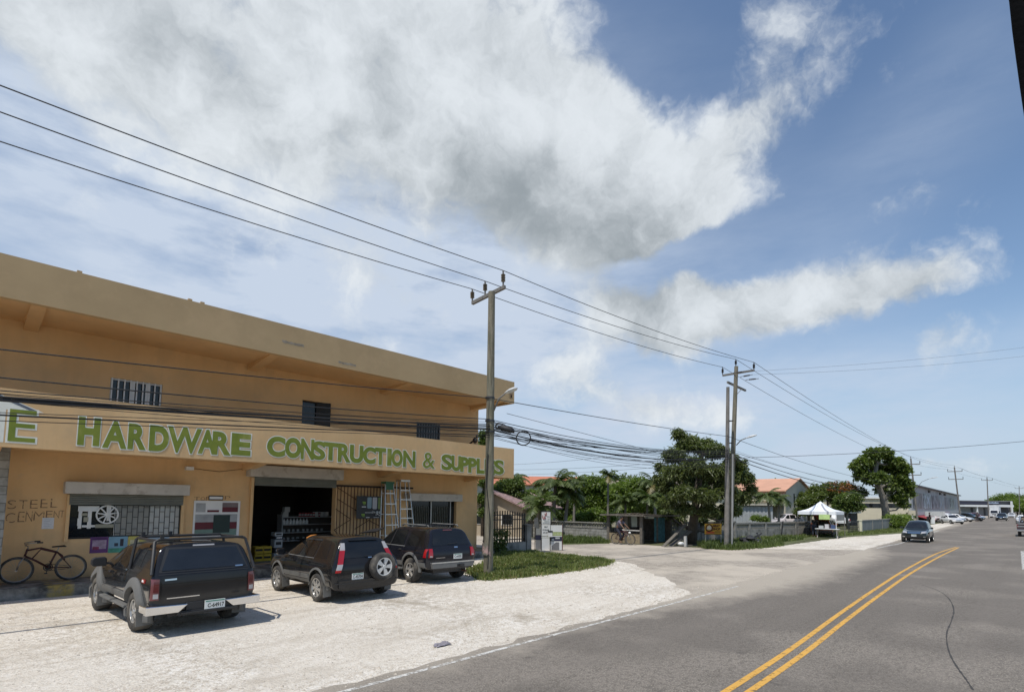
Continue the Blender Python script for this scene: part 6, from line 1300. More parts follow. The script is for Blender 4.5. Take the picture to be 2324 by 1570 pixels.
sb(sg2, rl2, 590,722,875,890,mpan,'panel'); sb(sg2, rl2, 640,893,872,985,M('olive strip', (.30,.36,.12), .7, bp=0),'green_strip'); sb(sg2, rl2, 590,988,872,1008,mpan,'panel'); sb(sg2, rl2, 595,1012,868,1120,M('navy band', (.018,.02,.05), .6, bp=0),'blue_band'); sb(sg2, rl2, 585,1124,868,1345,mpan,'panel')
sb(sg2, rl2, 705,1025,815,1065,M('grey print', (.42,.44,.43)),'printed_patch',.012); sb(sg2, rl2, 610,1060,675,1105,M('grey print', (.4,.4,.4)),'printed_patch',.012)
mb = MB(); D_ = SD-.014; mb.prism([at(*Z1(*p), D_)-rl2 for p in ((615,1345),(800,1345),(800,1150),(720,1150),(615,1240))], FW*.01); mb.build('grey_shape', M('mid grey', (.16,.16,.165), .8, bp=0), sg2)
for i, x in enumerate((655,690,718,752,786,820,845)): sb(sg2, rl2, x, 915+(i%3)*6, x+12, 968, M('pale print', (.55,.58,.42), .7, bp=0), 'printed_mark', .012)
rl3 = g(1251,1247); D3 = SD-.15; sg3 = thing('small_sign', 'small square white sign with a dark top fixed between the two white verge signs', 'sign', rl3); sb(sg3, rl3, 525,870,632,1015,mpan,'panel',0,D3); sb(sg3, rl3, 515,860,640,898,mdark,'dark_top',.012,D3); sb(sg3, rl3, 572,1015,584,1400,mblack,'post',0,D3)
rl4 = g(1221,1247); D4 = SD+.35; sg4 = thing('grey_sign', 'weathered grey sign boards tilted on posts left of the anchor sign', 'sign', rl4)
mb = MB(); mb.prism([at(*Z1(*p), D4)-rl4 for p in ((165,560),(265,530),(290,785),(180,790))], FW*.03); mb.build('tilted_board', M('dark grey board', (.12,.125,.125), .8), sg4); sb(sg4, rl4, 205,1095,335,1330,M('mid grey board', (.20,.205,.21), .8),'board',0,D4); sb(sg4, rl4, 205,970,335,1090,M('navy band', (.02,.02,.05)),'blue_band',0,D4); sb(sg4, rl4, 215,800,335,965,M('pale grey board', (.27,.28,.27), .8),'board',0,D4)
sb(sg4, rl4, 180,780,196,1380,mblack,'post',0,D4)
# yellow shop sign
rl5 = g(1618,1239); SD5 = depth(rl5); ms5 = thing('shop_sign', 'yellow MEAT SHOP sign on two pale posts in front of the big tree', 'sign', rl5)
Z4 = lambda x, y: ((2000+x/3.14)/1.42, (1350+y/3.14)/1.42)
def b5(x0, y0, x1, y1, m, name, dz=0): a, b_ = Z4(x0,y0), Z4(x1,y1); return board(a[0],a[1],b_[0],b_[1], m, name, SD5, dz, .03, ms5, rl5)
b5(852,1056,1022,1164,M('yellow sign paint', (.62,.34,.025), .5, var=.08, bp=0),'panel'); b5(852,1160,866,1262,mrim,'post',-.03); b5(1010,1160,1022,1248,mrim,'post',-.03); b5(848,1052,1026,1058,mrust,'frame',.005); b5(848,1162,1026,1168,mrust,'frame',.005)
b5(866,1138,950,1156,M('orange red print', (.55,.10,.03), .6, bp=0),'red_strip',.012)
mb = MB(); D_ = SD5-.012; Z4p = lambda x, y, dz=0: at(*Z4(x, y), D_-dz)-rl5
mb.tube([Z4p(896+32*math.cos(a), 1100+34*math.sin(a)) for a in [2*PI*i/24 for i in range(25)]], .035, 6); mb.tube([Z4p(866,1122), Z4p(896,1134), Z4p(930,1122)], .045, 6); mb.build('round_emblem', M('brown print', (.10,.03,.012), .7, bp=0), ms5)
mb = MB(); mb.prism([Z4p(*p) for p in ((876,1116),(918,1116),(920,1096),(908,1080),(896,1074),(882,1084),(874,1100))], FW*.01); mb.build('emblem_shape', M('cream print', (.66,.58,.45), .6, bp=0), ms5)
def w5(txt, x0, y0, x1, y1, m): a, b_, c_ = Z4p(x0,y1,.004), Z4p(x1,y1,.004), Z4p(x0,y0,.004); mb = MB(); write(mb, txt, a, (b_-a).normalized(), (c_-a).normalized(), (b_-a).length, (c_-a).length, .05); mb.build('lettering', m, ms5, fix=False)
w5('MEAT', 934,1066,1006,1092, M('brown print', (.1,.03,.01))); w5('SHOP', 936,1098,1008,1124, M('brown print', (.1,.03,.01))); b5(952,1132,1010,1136,M('brown print', (.1,.03,.01)),'printed_line',.012); b5(952,1144,1010,1150,M('brown print', (.1,.03,.01)),'printed_line',.012)
# dumped rubbish at the verge
b_ = g(1710,1238); mb = MB(); rr = random.Random(5)
for i in range(9): mb.sphere((rr.uniform(-.6,.6), rr.uniform(-.5,.5), rr.uniform(.12,.5)), (rr.uniform(.15,.32), rr.uniform(.12,.3), rr.uniform(.1,.25)), 9, 6)
for i in range(8): p = V((rr.uniform(-.6,.6), rr.uniform(-.5,.5), .3)); mb.bar(p, p+V((rr.uniform(-.9,.9), rr.uniform(-.5,.5), rr.uniform(-.2,.5))), .07, .04)
o = mb.build('rubbish_heap', M('black rubbish', (.03,.03,.032), .5, var=.6, vs=4, bp=.5, bs=12), smooth=True, sharp=30); o.location = b_; tag(o, 'heap of dumped black bags and sticks on the verge right of the second pole', 'rubbish heap')
# ------------------------------------------------------------------ bicycles
mbike = M('maroon bicycle frame', (.055,.018,.016), .4, .3, bp=0); msteel = M('dull steel', (.33,.31,.28), .4, .8, bp=0)
def bicycle(label, P, rw, fwc, rwc, nrm, fm=mbike, group=None):
    """P: named world points, wheels facing nrm"""
    base = V(rwc)-ZA*rw; r = thing('bicycle', label, 'bicycle', base, 0, group); P = {k: V(v)-base for k, v in P.items()}; nrm = V(nrm).normalized(); fx = (V(fwc)-V(rwc)); fx.z = 0; fx.normalize()
    for c in (fwc, rwc):
        c = V(c)-base; mb = MB(); n = 36; mb.tube([c+fx*(rw-.022)*math.cos(2*PI*i/n)+ZA*(rw-.022)*math.sin(2*PI*i/n) for i in range(n+1)], .028, 7, False); w_ = mb.build('wheel', mtyre, r, smooth=True)
        mb = MB(); rr_ = rw-.05; mb.tube([c+fx*rr_*math.cos(2*PI*i/n)+ZA*rr_*math.sin(2*PI*i/n) for i in range(n+1)], .012, 6, False); mb.tube([c-nrm*.05, c+nrm*.05], .025, 8)
        for i in range(18): a = 2*PI*i/18; mb.tube([c+nrm*(.03*(-1)**i), c+fx*rr_*math.cos(a)+ZA*rr_*math.sin(a)], .0022, 3)
        mb.build('rim', msteel, w_)
    fc, rc_ = V(fwc)-base, V(rwc)-base; mb = MB(); T = .023
    h0, h1, s0, bb = P['head_top'], P['head_bot'], P['seat_clu'], P['bb']
    mb.tube([h0, h1], .024, 8); m_ = h0.lerp(s0,.45)+ZA*.06; mb.tube([h0.lerp(h1,.2), m_, s0, s0.lerp(rc_,.35)+ZA*.05, s0.lerp(rc_,.55)+ZA*.01], T, 8); mb.tube([h1, h1.lerp(bb,.45)+ZA*.02, bb], T*1.15, 8); mb.tube([h1.lerp(bb,.3)+ZA*.02, m_-ZA*.035, s0-ZA*.02], T*.75, 7); mb.tube([s0, bb], T, 8)
    for s_ in (-1,1): mb.tube([bb+nrm*.03*s_, rc_+nrm*.06*s_], .011, 6); mb.tube([s0+nrm*.02*s_, rc_+nrm*.06*s_], .010, 6)
    mb.build('frame', fm, r, smooth=True)
    mb = MB()
    for s_ in (-1,1): mb.tube([h1+nrm*.045*s_, h1.lerp(fc,.5)+nrm*.055*s_+fx*.02, fc+nrm*.055*s_], .014, 7)
    mb.tube([h1-ZA*.0, h0+ (h0-h1)*.25], .016, 7); mb.build('fork', msteel, r, smooth=True)
    hs = h0+(h0-h1)*.35; mb = MB()
    for s_ in (-1,1): mb.tube([hs, hs+nrm*.08*s_+fx*.05+ZA*.02, hs+nrm*.24*s_+fx*.06+ZA*.08, hs+nrm*.30*s_-fx*.10+ZA*.11, hs+nrm*.30*s_-fx*.24+ZA*.10], .012, 7)
    mb.build('handlebar', msteel, r, smooth=True)
    for s_ in (-1,1): a = hs+nrm*.30*s_-fx*.13+ZA*.108; mb = MB(); mb.tube([a, a-fx*.12], .019, 8); mb.build('grip', mdark, r)
    st = P['seat']; mb = MB(); mb.tube([s0, st], .013, 7); mb.build('seat_post', msteel, r)
    mb = MB(); vs = []
    for u, w_, h_ in ((-.14,.085,.0),(-.10,.10,.035),(-.02,.075,.025),(.08,.03,.02),(.15,.018,.012)):
        c = st+fx*u; vs += [c+nrm*w_+ZA*0, c+nrm*w_*.6+ZA*h_, c-nrm*w_*.6+ZA*h_, c-nrm*w_, c-ZA*.02]
    fs = [(i*5+j, i*5+(j+1)%5, (i+1)*5+(j+1)%5, (i+1)*5+j) for i in range(4) for j in range(5)]+[tuple(range(5)), tuple(range(20,25))]; mb.add(vs, fs); mb.build('saddle', mdark, r, smooth=True, sharp=60)
    mb = MB(); c = bb; n = 20; mb.tube([c+nrm*-.05+fx*.09*math.cos(2*PI*i/n)+ZA*.09*math.sin(2*PI*i/n) for i in range(n+1)], .012, 5); mb.prism([c+nrm*-.05+fx*.07*math.cos(2*PI*i/12)+ZA*.07*math.sin(2*PI*i/12) for i in range(12)], nrm*.006)
    for s_ in (-1,1): a = c+nrm*.06*s_; e = a+(-ZA*.16+fx*.03)*s_*-1; mb.bar(a, e, .02, .014); mb.bar(e, e+nrm*.09*s_, .06, .02)
    mb.tube([c-nrm*.05+ZA*.09, rc_-nrm*.05+ZA*.03], .006, 4); mb.tube([c-nrm*.05-ZA*.09, rc_-nrm*.05-ZA*.03], .006, 4); mb.build('crankset', mdark, r); return r
YB = 18.42; Z6 = lambda x, y: py((x/3.925)/1.42, (1560+y/3.925)/1.42, YB)
fw_, rw_ = Z6(207,1082), Z6(898,1022); zb_ = .28; rad = .335; fw_.z = rw_.z = zb_+rad
pts = {'head_top': Z6(348,818), 'head_bot': Z6(312,908), 'seat_clu': Z6(715,852), 'bb': Z6(610,1050), 'seat': Z6(752,785)}
bicycle('old maroon cruiser bicycle leaning on the store wall at the left', pts, rad, fw_, rw_, (0,-1,0))
# ------------------------------------------------------------------ people
mskin = M('brown skin', (.16,.085,.05), .55, bp=0); mhair = M('black hair', (.012,.010,.009), .7, bp=.3)
def skin(name, verts, edges, m, parent, sub=2):
    bm = bmesh.new(); ly = bm.verts.layers.skin.verify(); bv = []
    for i, (co, r_) in enumerate(verts):
        v = bm.verts.new(co); r2 = r_ if isinstance(r_, tuple) else (r_, r_); v[ly].radius = r2; v[ly].use_root = (i == 0); bv.append(v)
    for a, b_ in edges: bm.edges.new((bv[a], bv[b_]))
    me = bpy.data.meshes.new(name); bm.to_mesh(me); bm.free(); o = bpy.data.objects.new(name, me); COL.objects.link(o)
    o.modifiers.new('skin', 'SKIN'); s_ = o.modifiers.new('sub', 'SUBSURF'); s_.levels = s_.render_levels = sub
    bpy.context.view_layer.update(); nm = bpy.data.meshes.new_from_object(o.evaluated_get(bpy.context.evaluated_depsgraph_get())); o.modifiers.clear(); o.data = nm; nm.materials.clear(); nm.materials.append(m); nm.polygons.foreach_set('use_smooth', [True]*len(nm.polygons)); o.parent = parent; return o
def person(label, loc, rotz, J, shirt, trousers, short_sleeve=True, cap=None, hold=None, group=None, s=1.0, dress=mskin):
    """J: joints in the person's own frame (x right, y ahead): pelvis, chest, neck, head, and shoulder/elbow/wrist/hip/knee/ankle _l _r"""
    r = thing('person', label, 'person', loc, rotz, group); r.scale = (s, s, s); J = {k: V(v) for k, v in J.items()}
    vs = [(J['pelvis'], (.14,.11)), (J['pelvis'].lerp(J['chest'],.5), (.13,.10)), (J['chest'], (.16,.11)), (J['neck'], .055), (J['head']-ZA*.03, .07), (J['head']+ZA*.06, (.085,.10))]; ed = [(0,1),(1,2),(2,3),(3,4),(4,5)]
    hd = J.get('look', V((0,1,0))).normalized(); vs.append((J['head']+hd*.09-ZA*.01, .022)); ed.append((4,6))
    for sd in ('l','r'):
        b0 = len(vs); sx = -1 if sd == 'l' else 1
        for k, rd in (('shoulder',.062),('elbow',.045),('wrist',.032)): vs.append((J[k+'_'+sd], rd))
        ed += [(2,b0),(b0,b0+1),(b0+1,b0+2)]; wv = (J['wrist_'+sd]-J['elbow_'+sd]).normalized(); sv = wv.cross(V((1,0,0))*sx)
        sv = sv.normalized() if sv.length > .1 else V((0,1,0)); nv = wv.cross(sv).normalized(); pm = J['wrist_'+sd]+wv*.07; vs.append((pm, (.036,.02))); ed.append((b0+2,b0+3))
        for i_, (u, l_) in enumerate(((-1.2,.075),(-.45,.088),(.35,.084),(1.1,.066))):
            q = pm+sv*.018*u; vs += [(q+wv*l_*.5, .010), (q+wv*l_*.85-nv*.03, .008)]; ed += [(b0+3,len(vs)-2),(len(vs)-2,len(vs)-1)]
        vs += [(J['wrist_'+sd]+wv*.045+sv*-.045, .011), (J['wrist_'+sd]+wv*.08+sv*-.055-nv*.02, .009)]; ed += [(b0+3,len(vs)-2),(len(vs)-2,len(vs)-1)]
        b1 = len(vs)
        for k, rd in (('hip',.085),('knee',.06),('ankle',.04)): vs.append((J[k+'_'+sd], rd))
        fd = J.get('foot_'+sd, V((0,1,0))).normalized(); vs += [(J['ankle_'+sd]-ZA*.05+fd*.03, .04), (J['ankle_'+sd]-ZA*.06+fd*.17, .03)]; ed += [(0,b1),(b1,b1+1),(b1+1,b1+2),(b1+2,b1+3),(b1+3,b1+4)]
    skin('body', vs, ed, mskin, r)
    sv_ = [(J['pelvis']+ZA*.0, (.165,.135)), (J['pelvis'].lerp(J['chest'],.5), (.155,.125)), (J['chest'], (.185,.135)), (J['chest'].lerp(J['neck'],.6), (.09,.08))]; se = [(0,1),(1,2),(2,3)]
    for sd in ('l','r'):
        b0 = len(sv_); sv_ += [(J['shoulder_'+sd], .082), (J['shoulder_'+sd].lerp(J['elbow_'+sd], .75), .072)]; se += [(2,b0),(b0,b0+1)]
        if not short_sleeve: sv_.append((J['elbow_'+sd].lerp(J['wrist_'+sd], .85), .052)); se.append((b0+1,b0+2))
    skin('shirt', sv_, se, shirt, r)
    tv = [(J['pelvis']-ZA*.02, (.16,.125))]; te = []
    for sd in ('l','r'): b0 = len(tv); tv += [(J['hip_'+sd], .105), (J['knee_'+sd], .078), (J['knee_'+sd].lerp(J['ankle_'+sd], .85), .062)]; te += [(0,b0),(b0,b0+1),(b0+1,b0+2)]
    skin('trousers', tv, te, trousers, r)
    mb = MB(); c = J['head']+ZA*.075-hd*.02; mb.lathe([(.0,.095),(.06,.085),(.098,.045),(.106,0),(.10,-.05)], c, n=14)
    if cap: mb.prism([c+hd*.09+hd.cross(ZA)*.08, c+hd*.19+hd.cross(ZA)*.05, c+hd*.19-hd.cross(ZA)*.05, c+hd*.09-hd.cross(ZA)*.08], ZA*.015)
    mb.build('hat' if cap else 'hair', cap or mhair, r, smooth=True, sharp=50)
    mb = MB()
    for sx in (-1,1): q = J['head']+hd*.088+hd.cross(ZA)*.033*sx+ZA*.035; mb.sphere(q, .013, 8, 5); q2 = J['head']+hd.cross(ZA)*.088*sx+ZA*.01; 
    mb.sphere(J['head']+hd*.085-ZA*.05, (.026,.016,.008), 8, 5); mb.build('eyes_and_mouth', mhair, r); return r
STAND = dict(pelvis=(0,0,.95), chest=(0,.01,1.32), neck=(0,.01,1.48), head=(0,.03,1.60), shoulder_l=(-.19,0,1.40), shoulder_r=(.19,0,1.40), elbow_l=(-.25,-.02,1.12), elbow_r=(.25,-.02,1.12), wrist_l=(-.25,.08,.88), wrist_r=(.25,.08,.88), hip_l=(-.09,0,.90), hip_r=(.09,0,.90), knee_l=(-.10,.02,.50), knee_r=(.11,.03,.50), ankle_l=(-.11,0,.09), ankle_r=(.13,-.03,.09))
# cyclist riding out of the side street
BX = 28.7; cr, rwl = .34, 1.06; lo_, hi_ = 20., 50.
for _ in range(50):
    md = (lo_+hi_)/2
    if gd(1414, md).x < BX: lo_ = md
    else: hi_ = md
yc = gd(1414, lo_).y; YR, YFw = yc+rwl/2, yc-rwl/2
fwc, rwc = V((BX, YFw, cr)), V((BX, YR, cr)); Q = lambda u, z: V((BX, YR-u, z))
bicycle('dark bicycle ridden past the shack, with a white lamp on its front', {'head_top': Q(.82,.80), 'head_bot': Q(.87,.66), 'seat_clu': Q(.22,.74), 'bb': Q(.40,.30), 'seat': Q(.16,.90)}, cr, fwc, rwc, (-1,0,0), M('dark red frame', (.10,.03,.03), .4))
mb = MB(); mb.sphere((BX, YR-1.0, .74), (.07,.09,.06), 10, 6); o = mb.build('bike_lamp', mwhite, smooth=True); o.name = 'headlamp'; o.parent = bpy.data.objects['bicycle.001'] if 'bicycle.001' in bpy.data.objects else None
if o.parent: o.data.transform(Matrix.Translation(-o.parent.location))
RIDE = dict(pelvis=(0,0,.98), chest=(0,.20,1.36), neck=(0,.28,1.50), head=(0,.33,1.62), shoulder_l=(-.18,.22,1.42), shoulder_r=(.18,.22,1.42), elbow_l=(-.24,.42,1.20), elbow_r=(.24,.42,1.20), wrist_l=(-.27,.58,1.05), wrist_r=(.27,.58,1.05), hip_l=(-.09,.02,.93), hip_r=(.09,.02,.93), knee_l=(-.11,.40,.72), knee_r=(.11,.33,.55), ankle_l=(-.10,.27,.36), ankle_r=(.10,.20,.20))
person('cyclist in a grey purple top and dark trousers riding past the shack', (BX, YR-.14, 0), PI, RIDE, M('grey purple shirt', (.13,.115,.15), .9, bp=0), M('dark blue trousers', (.02,.022,.035), .9, bp=0))
# ------------------------------------------------------------------ far buildings
mcream = M('cream render', (.58,.52,.39), .85, var=.1, vs=.6, bp=.1, spots=(.45,.40,.31), spotscale=.8); moran = M('salmon metal roof', (.62,.33,.21), .55, .1, var=.12, vs=.6, bp=.1); mgable = M('grey beige render', (.50,.465,.375), .9, var=.12, vs=.6)
def loc(mb, b): mb.v = [tuple(V(v)-V(b)) for v in mb.v]; return mb
def bbox(r, name, x0, y0, z0, x1, y1, z1, m, parent=None, **k): mb = MB(); mb.box(x0,y0,z0,x1,y1,z1); loc(mb, r.location); return mb.build(name, m, parent or r, **k)
# salmon roofed hall
Dh = 68; C0 = gd(1778, Dh); ze = at(1778,1112,Dh).z; xg = px(1828,1150,C0.x).x
hall = thing('hall', 'long cream hall with a salmon metal roof and grey gable behind the palms', 'building', C0); C0 = hall.location; wl, wy = 12.0, 24.0; zrg = at(1804,1086,Dh+4).z; X0, Yh = C0.x, C0.y
bbox(hall, 'wall', X0,Yh+.02,0,X0+wl,Yh+wy,ze, mcream)
mb = MB(); mb.prism([(X0,Yh,0),(X0+wl,Yh,0),(X0+wl,Yh,ze),(X0+wl/2,Yh,zrg-.15),(X0,Yh,ze)], (0,.3,0)); mb.v = [tuple(V(v)-C0-YA*.3) for v in mb.v]; mb.build('gable_wall', mgable, hall)
mb = MB(); e = .5
for s_, xa in ((1,X0-e),(-1,X0+wl+e)):
    zl = ze-e*(zrg-ze)/(wl/2); mb.prism([(xa,Yh-.6,zl),(X0+wl/2,Yh-.6,zrg),(X0+wl/2,Yh-.6,zrg+.12),(xa,Yh-.6,zl+.12)], (0,wy+1,0))
mb.build('roof', moran, hall); o = bpy.data.objects[-1] if False else None
for ch in hall.children:
    if ch.name.startswith('roof') : ch.data.transform(Matrix.Translation(-C0))
bbox(hall, 'roof_trim', X0-e-.06,Yh-.6,ze-.42,X0-e+.02,Yh+wy+.4,ze-.22, mrust)
for x in (1722, 1758, 1695):
    q = px(x, 1131, X0); bbox(hall, 'window', X0-.06, q.y-.55, q.z-.42, X0-.01, q.y+.55, q.z+.42, mglass)
for u in (.3,.62): bbox(hall, 'slit_window', X0+wl*u, Yh-.36, 2.4, X0+wl*u+.35, Yh-.31, 4.2, mglass)
mb = MB(); n = 60
for i in range(n): y0 = Yh+.3+14*i/n; mb.box(X0-3.0+.06*(i%2), y0, .1, X0-2.9+.06*(i%2), y0+14/n, 2.5)
loc(mb, C0).build('corrugated_screen', M('pale corrugated sheet', (.36,.38,.39), .6, .2, bp=0), hall); bbox(hall, 'lean_to_roof', X0-3.4,Yh-.2,2.6,X0-.05,Yh+15,2.75, M('dusty cream sheet', (.5,.46,.38), .8)); bbox(hall, 'ledge', X0-.5,Yh+.2,3.2,X0-.06,Yh+14,3.5, mcream)
# low cream building behind the tall tree
Dc = 84; b_ = gd(1955, Dc); q_ = gd(2064, 82); d, nrm, L = frame2(b_, q_)
low = thing('low_building', 'low cream building with a row of dark strip windows behind the tall tree', 'building', b_, math.atan2(d.y, d.x)); zt = at(1985,1131,Dc).z
mb = MB(); mb.box(-8,0,0,L,4,zt); mb.build('wall', mcream, low); mb = MB(); mb.box(-8.3,-.3,zt,L+.2,4.3,zt+.25); mb.build('roof', mwhite, low)
for i in range(5): x = L*(.12+.2*i); mb = MB(); mb.box(x-.9,-.06,zt-1.4,x+.9,.02,zt-.75); mb.build('window', mglass, low)
mb = MB(); mb.box(L*.55,.5,zt+.26,L*.95,3.5,zt+1.9); mb.build('upper_storey', M('pale grey render', (.42,.43,.44), .8), low)
b2 = gd(1940, 74); r = thing('shed', 'dark open shed with a pale roof edge beside the drive gate', 'shed', b2); zt = at(1940,1160,74).z; mb = MB(); mb.box(-2.2,0,0,2.0,3,zt-.25); mb.build('wall', M('dark shed boards', (.07,.065,.06), .9), r); mb = MB(); mb.box(-2.5,-.4,zt-.25,2.3,3.2,zt); mb.build('roof', mwhite, r)
# two storey grey building along the road
Dg = 90; C1 = gd(2071, Dg); YG = C1.y; XG0 = C1.x; XG1 = py(2178,1150,YG).x; zg = at(2071,1099,Dg).z
gb_ = thing('shop_building', 'grey two storey roadside building with large picture panels along its upper floor', 'building', C1); mgr_ = M('grey painted render', (.36,.365,.365), .8, var=.12, vs=.4, bp=.1)
zf = py(2110,1162,YG).z; bbox(gb_, 'upper_wall', XG0,YG,zf,XG1,YG+3.5,zg-.1, mgr_); bbox(gb_, 'roof', XG0-.3,YG-.5,zg-.1,XG1+.6,YG+3.8,zg+.12, M('dark roof edge', (.10,.10,.105), .7)); bbox(gb_, 'cornice_band', XG0-.1,YG-.3,zf-.45,XG1+.1,YG-.02,zf+.12, M('grey band', (.42,.425,.43), .8))
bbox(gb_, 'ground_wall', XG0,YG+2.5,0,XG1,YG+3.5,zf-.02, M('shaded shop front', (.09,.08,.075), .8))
pc = [(.16,.15,.14),(.20,.22,.21),(.13,.12,.13),(.24,.28,.32),(.17,.17,.19),(.18,.17,.15)]
for i in range(6):
    xa = XG0+(XG1-XG0)*(.02+i*.135); xb = xa+(XG1-XG0)*.115; pn = bbox(gb_, 'picture_panel', xa,YG-.08,zf+.75,xb,YG-.01,zg-1.2, M('picture %d' % i, pc[i], .6, var=.6, vs=.5, bp=0, spots=tuple(min(1,c*1.9) for c in pc[(i+2)%6]), spotscale=.6, spotlim=(.5,.56)))
for i in (1,3,4): x = XG0+(XG1-XG0)*(.1+i*.1); bbox(gb_, 'flood_lamp', x,YG-.7,zg-.95,x+.6,YG-.3,zg-.4, mdark)
xa = XG0+(XG1-XG0)*.86; bbox(gb_, 'end_window', xa,YG-.06,zf+.6,xa+2.5,YG-.01,zg-1.1, M('pale grey pane', (.3,.31,.33), .3, bp=0))
mb = MB(); mb.prism([(XG0+3,YG-.3,zf-.5),(XG0+3,YG-2.6,zf-1.2),(XG0+3,YG-2.6,zf-1.3),(XG0+3,YG-.3,zf-.62)], ((XG1-XG0)*.6,0,0)); loc(mb, C1).build('awning', M('dark red awning', (.30,.045,.05), .8), gb_)
for i in range(7): x = XG0+.3+(XG1-XG0-.6)*i/6; bbox(gb_, 'column', x-.2,YG-.25,0,x+.2,YG+.15,zf-.46, mwhite if i in (2,3) else mgr_)
qd = gd(2120, 84); bd = thing('shop_sign', 'weathered white signboard on two pale columns in front of the grey building', 'sign', qd); D_ = depth(qd)
rl_ = bd.location; board(2100,1160,2145,1171, M('weathered sign white', (.5,.5,.48), .7, var=.3, vs=2, spots=(.25,.26,.26), spotscale=2.), 'panel', D_, 0, .1, bd, rl_); board(2114,1172,2122,1200, mwhite, 'column', D_, -.05, .3, bd, rl_); board(2104,1172,2108,1200, mdark, 'post', D_, -.05, .1, bd, rl_)
qd = gd(2068, 66); bd = thing('notice_board', 'brown stone notice board right of the hedge behind the oncoming car', 'sign', qd); rl_ = bd.location; D_ = 66; mst = M('brown stone', (.30,.25,.18), .9, var=.35, vs=2.5, bp=.3); board(2058,1176,2080,1200, mst, 'panel', D_, 0, .4, bd, rl_); board(2062,1158,2078,1169, M('cream signboard', (.5,.45,.33), .8), 'upper_board', D_, 0, .1, bd, rl_); board(2068,1166,2072,1178, mwhite, 'post', D_, -.05, .1, bd, rl_)
q0 = gd(2040, 62); pts = [(q0.x+R.uniform(-3,3), q0.y+R.uniform(-1.2,1.2), R.uniform(.1,1.6)) for _ in range(420)]; o = leafmesh('hedge', mleaf_l, pts, L=.30, W=.15, per=7, seed=91, spread=.25); tag(o, 'clipped light green hedge between the panel wall and the notice board', 'hedge')
# distant dark blue store
Ds = 185; q0, q1 = gd(2176, Ds), gd(2296, Ds+5); d, nrm, L = frame2(q0, q1); zt = at(2230,1136,Ds).z
fs_ = thing('distant_store', 'wide dark blue fronted store closing the view behind the parked cars', 'building', q0, math.atan2(d.y, d.x))
def fb_(name, x0, x1, za, zb, y0, y1, m): mb = MB(); mb.box(L*x0,y0,zt*za,L*x1,y1,zt*zb); return mb.build(name, m, fs_)
fb_('wall',0,1,0,.98,0,12,M('dark grey block', (.07,.07,.075), .8)); fb_('sign_band',0,.78,.76,.97,-.3,0,M('dark navy band', (.022,.022,.04), .6, bp=0)); fb_('parapet',-.01,1.01,.975,1.02,-.4,12.2,M('grey metal edge', (.2,.2,.21), .6)); fb_('end_post',.97,1.0,0,1.0,-.6,-.3,mwhite)
fb_('awning',0,.60,.60,.73,-2.2,-.05,mwhite); fb_('side_awning',.64,.92,.60,.75,-2.2,-.05,mwhite)
for x in (.24,.48): fb_('pillar',x,x+.02,0,.6,-1.9,-1.5,mwhite)
for x in (.03,.27,.50): fb_('shutter',x,x+.19,.0,.55,-.1,-.02,M('grey shutter', (.2,.205,.21), .6, bp=0))
mb = MB()
for i in range(9): x = L*(.55+.022*i); mb.box(x, -.36, zt*.85, x+L*.014, -.31, zt*(.91 if i%3 else .93))
mb.build('lettering', M('pale blue lettering', (.5,.6,.72), .6, bp=0), fs_)
# houses left, behind the palms
def house(x, D, w_, dp, hw, hr, label, wallm, roofm, rot=0.0, ridge='x', win=2):
    b_ = gd(x, D); r = thing('house', label, 'house', b_, rot); mb = MB(); mb.box(-w_/2,-dp/2,0,w_/2,dp/2,hw); mb.build('wall', wallm, r)
    mb = MB(); e = .45
    if ridge == 'x': P_ = [(-dp/2-e,hw-.05),(0,hw+hr),(dp/2+e,hw-.05),(dp/2+e,hw+.07),(0,hw+hr+.13),(-dp/2-e,hw+.07)]; mb.prism([(-w_/2-e,y,z) for y, z in P_[:2]+P_[4:]], (w_+2*e,0,0)); mb.prism([(-w_/2-e,y,z) for y, z in P_[1:5]], (w_+2*e,0,0)); gp_ = [[(s_*w_/2-(.1 if s_ > 0 else 0),-dp/2,hw),(s_*w_/2-(.1 if s_ > 0 else 0),dp/2,hw),(s_*w_/2-(.1 if s_ > 0 else 0),0,hw+hr-.02)] for s_ in (-1,1)]; off = (.1,0,0)
    else: P_ = [(-w_/2-e,hw-.05),(0,hw+hr),(w_/2+e,hw-.05),(w_/2+e,hw+.07),(0,hw+hr+.13),(-w_/2-e,hw+.07)]; mb.prism([(x_,-dp/2-e,z) for x_, z in P_[:2]+P_[4:]], (0,dp+2*e,0)); mb.prism([(x_,-dp/2-e,z) for x_, z in P_[1:5]], (0,dp+2*e,0)); gp_ = [[(-w_/2,s_*dp/2-(.1 if s_ > 0 else 0),hw),(w_/2,s_*dp/2-(.1 if s_ > 0 else 0),hw),(0,s_*dp/2-(.1 if s_ > 0 else 0),hw+hr-.02)] for s_ in (-1,1)]; off = (0,.1,0)
    mb.build('roof', roofm, r); mb = MB(); [mb.prism(p, off) for p in gp_]; mb.build('gable', wallm, r)
    for i in range(win): mb = MB(); x_ = -w_/2+w_*(i+.5)/win; mb.box(x_-.5,-dp/2-.05,hw*.4,x_+.5,-dp/2+.01,hw*.78); f_ = mb.build('window', mwhite, r); mb = MB(); mb.box(x_-.42,-dp/2-.08,hw*.43,x_+.42,-dp/2-.055,hw*.75); mb.build('pane', mglass, f_)
    return r
mred_r = M('orange red roof', (.50,.17,.09), .6, var=.15, bp=.1); mpink = M('weathered pink shingles', (.30,.20,.19), .9, var=.4, vs=5, bp=.3, spots=(.13,.09,.09), spotscale=4)
house(1195, 74, 15, 9, 5.0, 1.25, 'house with a low orange red roof showing above the palms', M('pale house wall', (.45,.42,.36), .85), mred_r, YAW-PI/2+.1, 'x', 3)
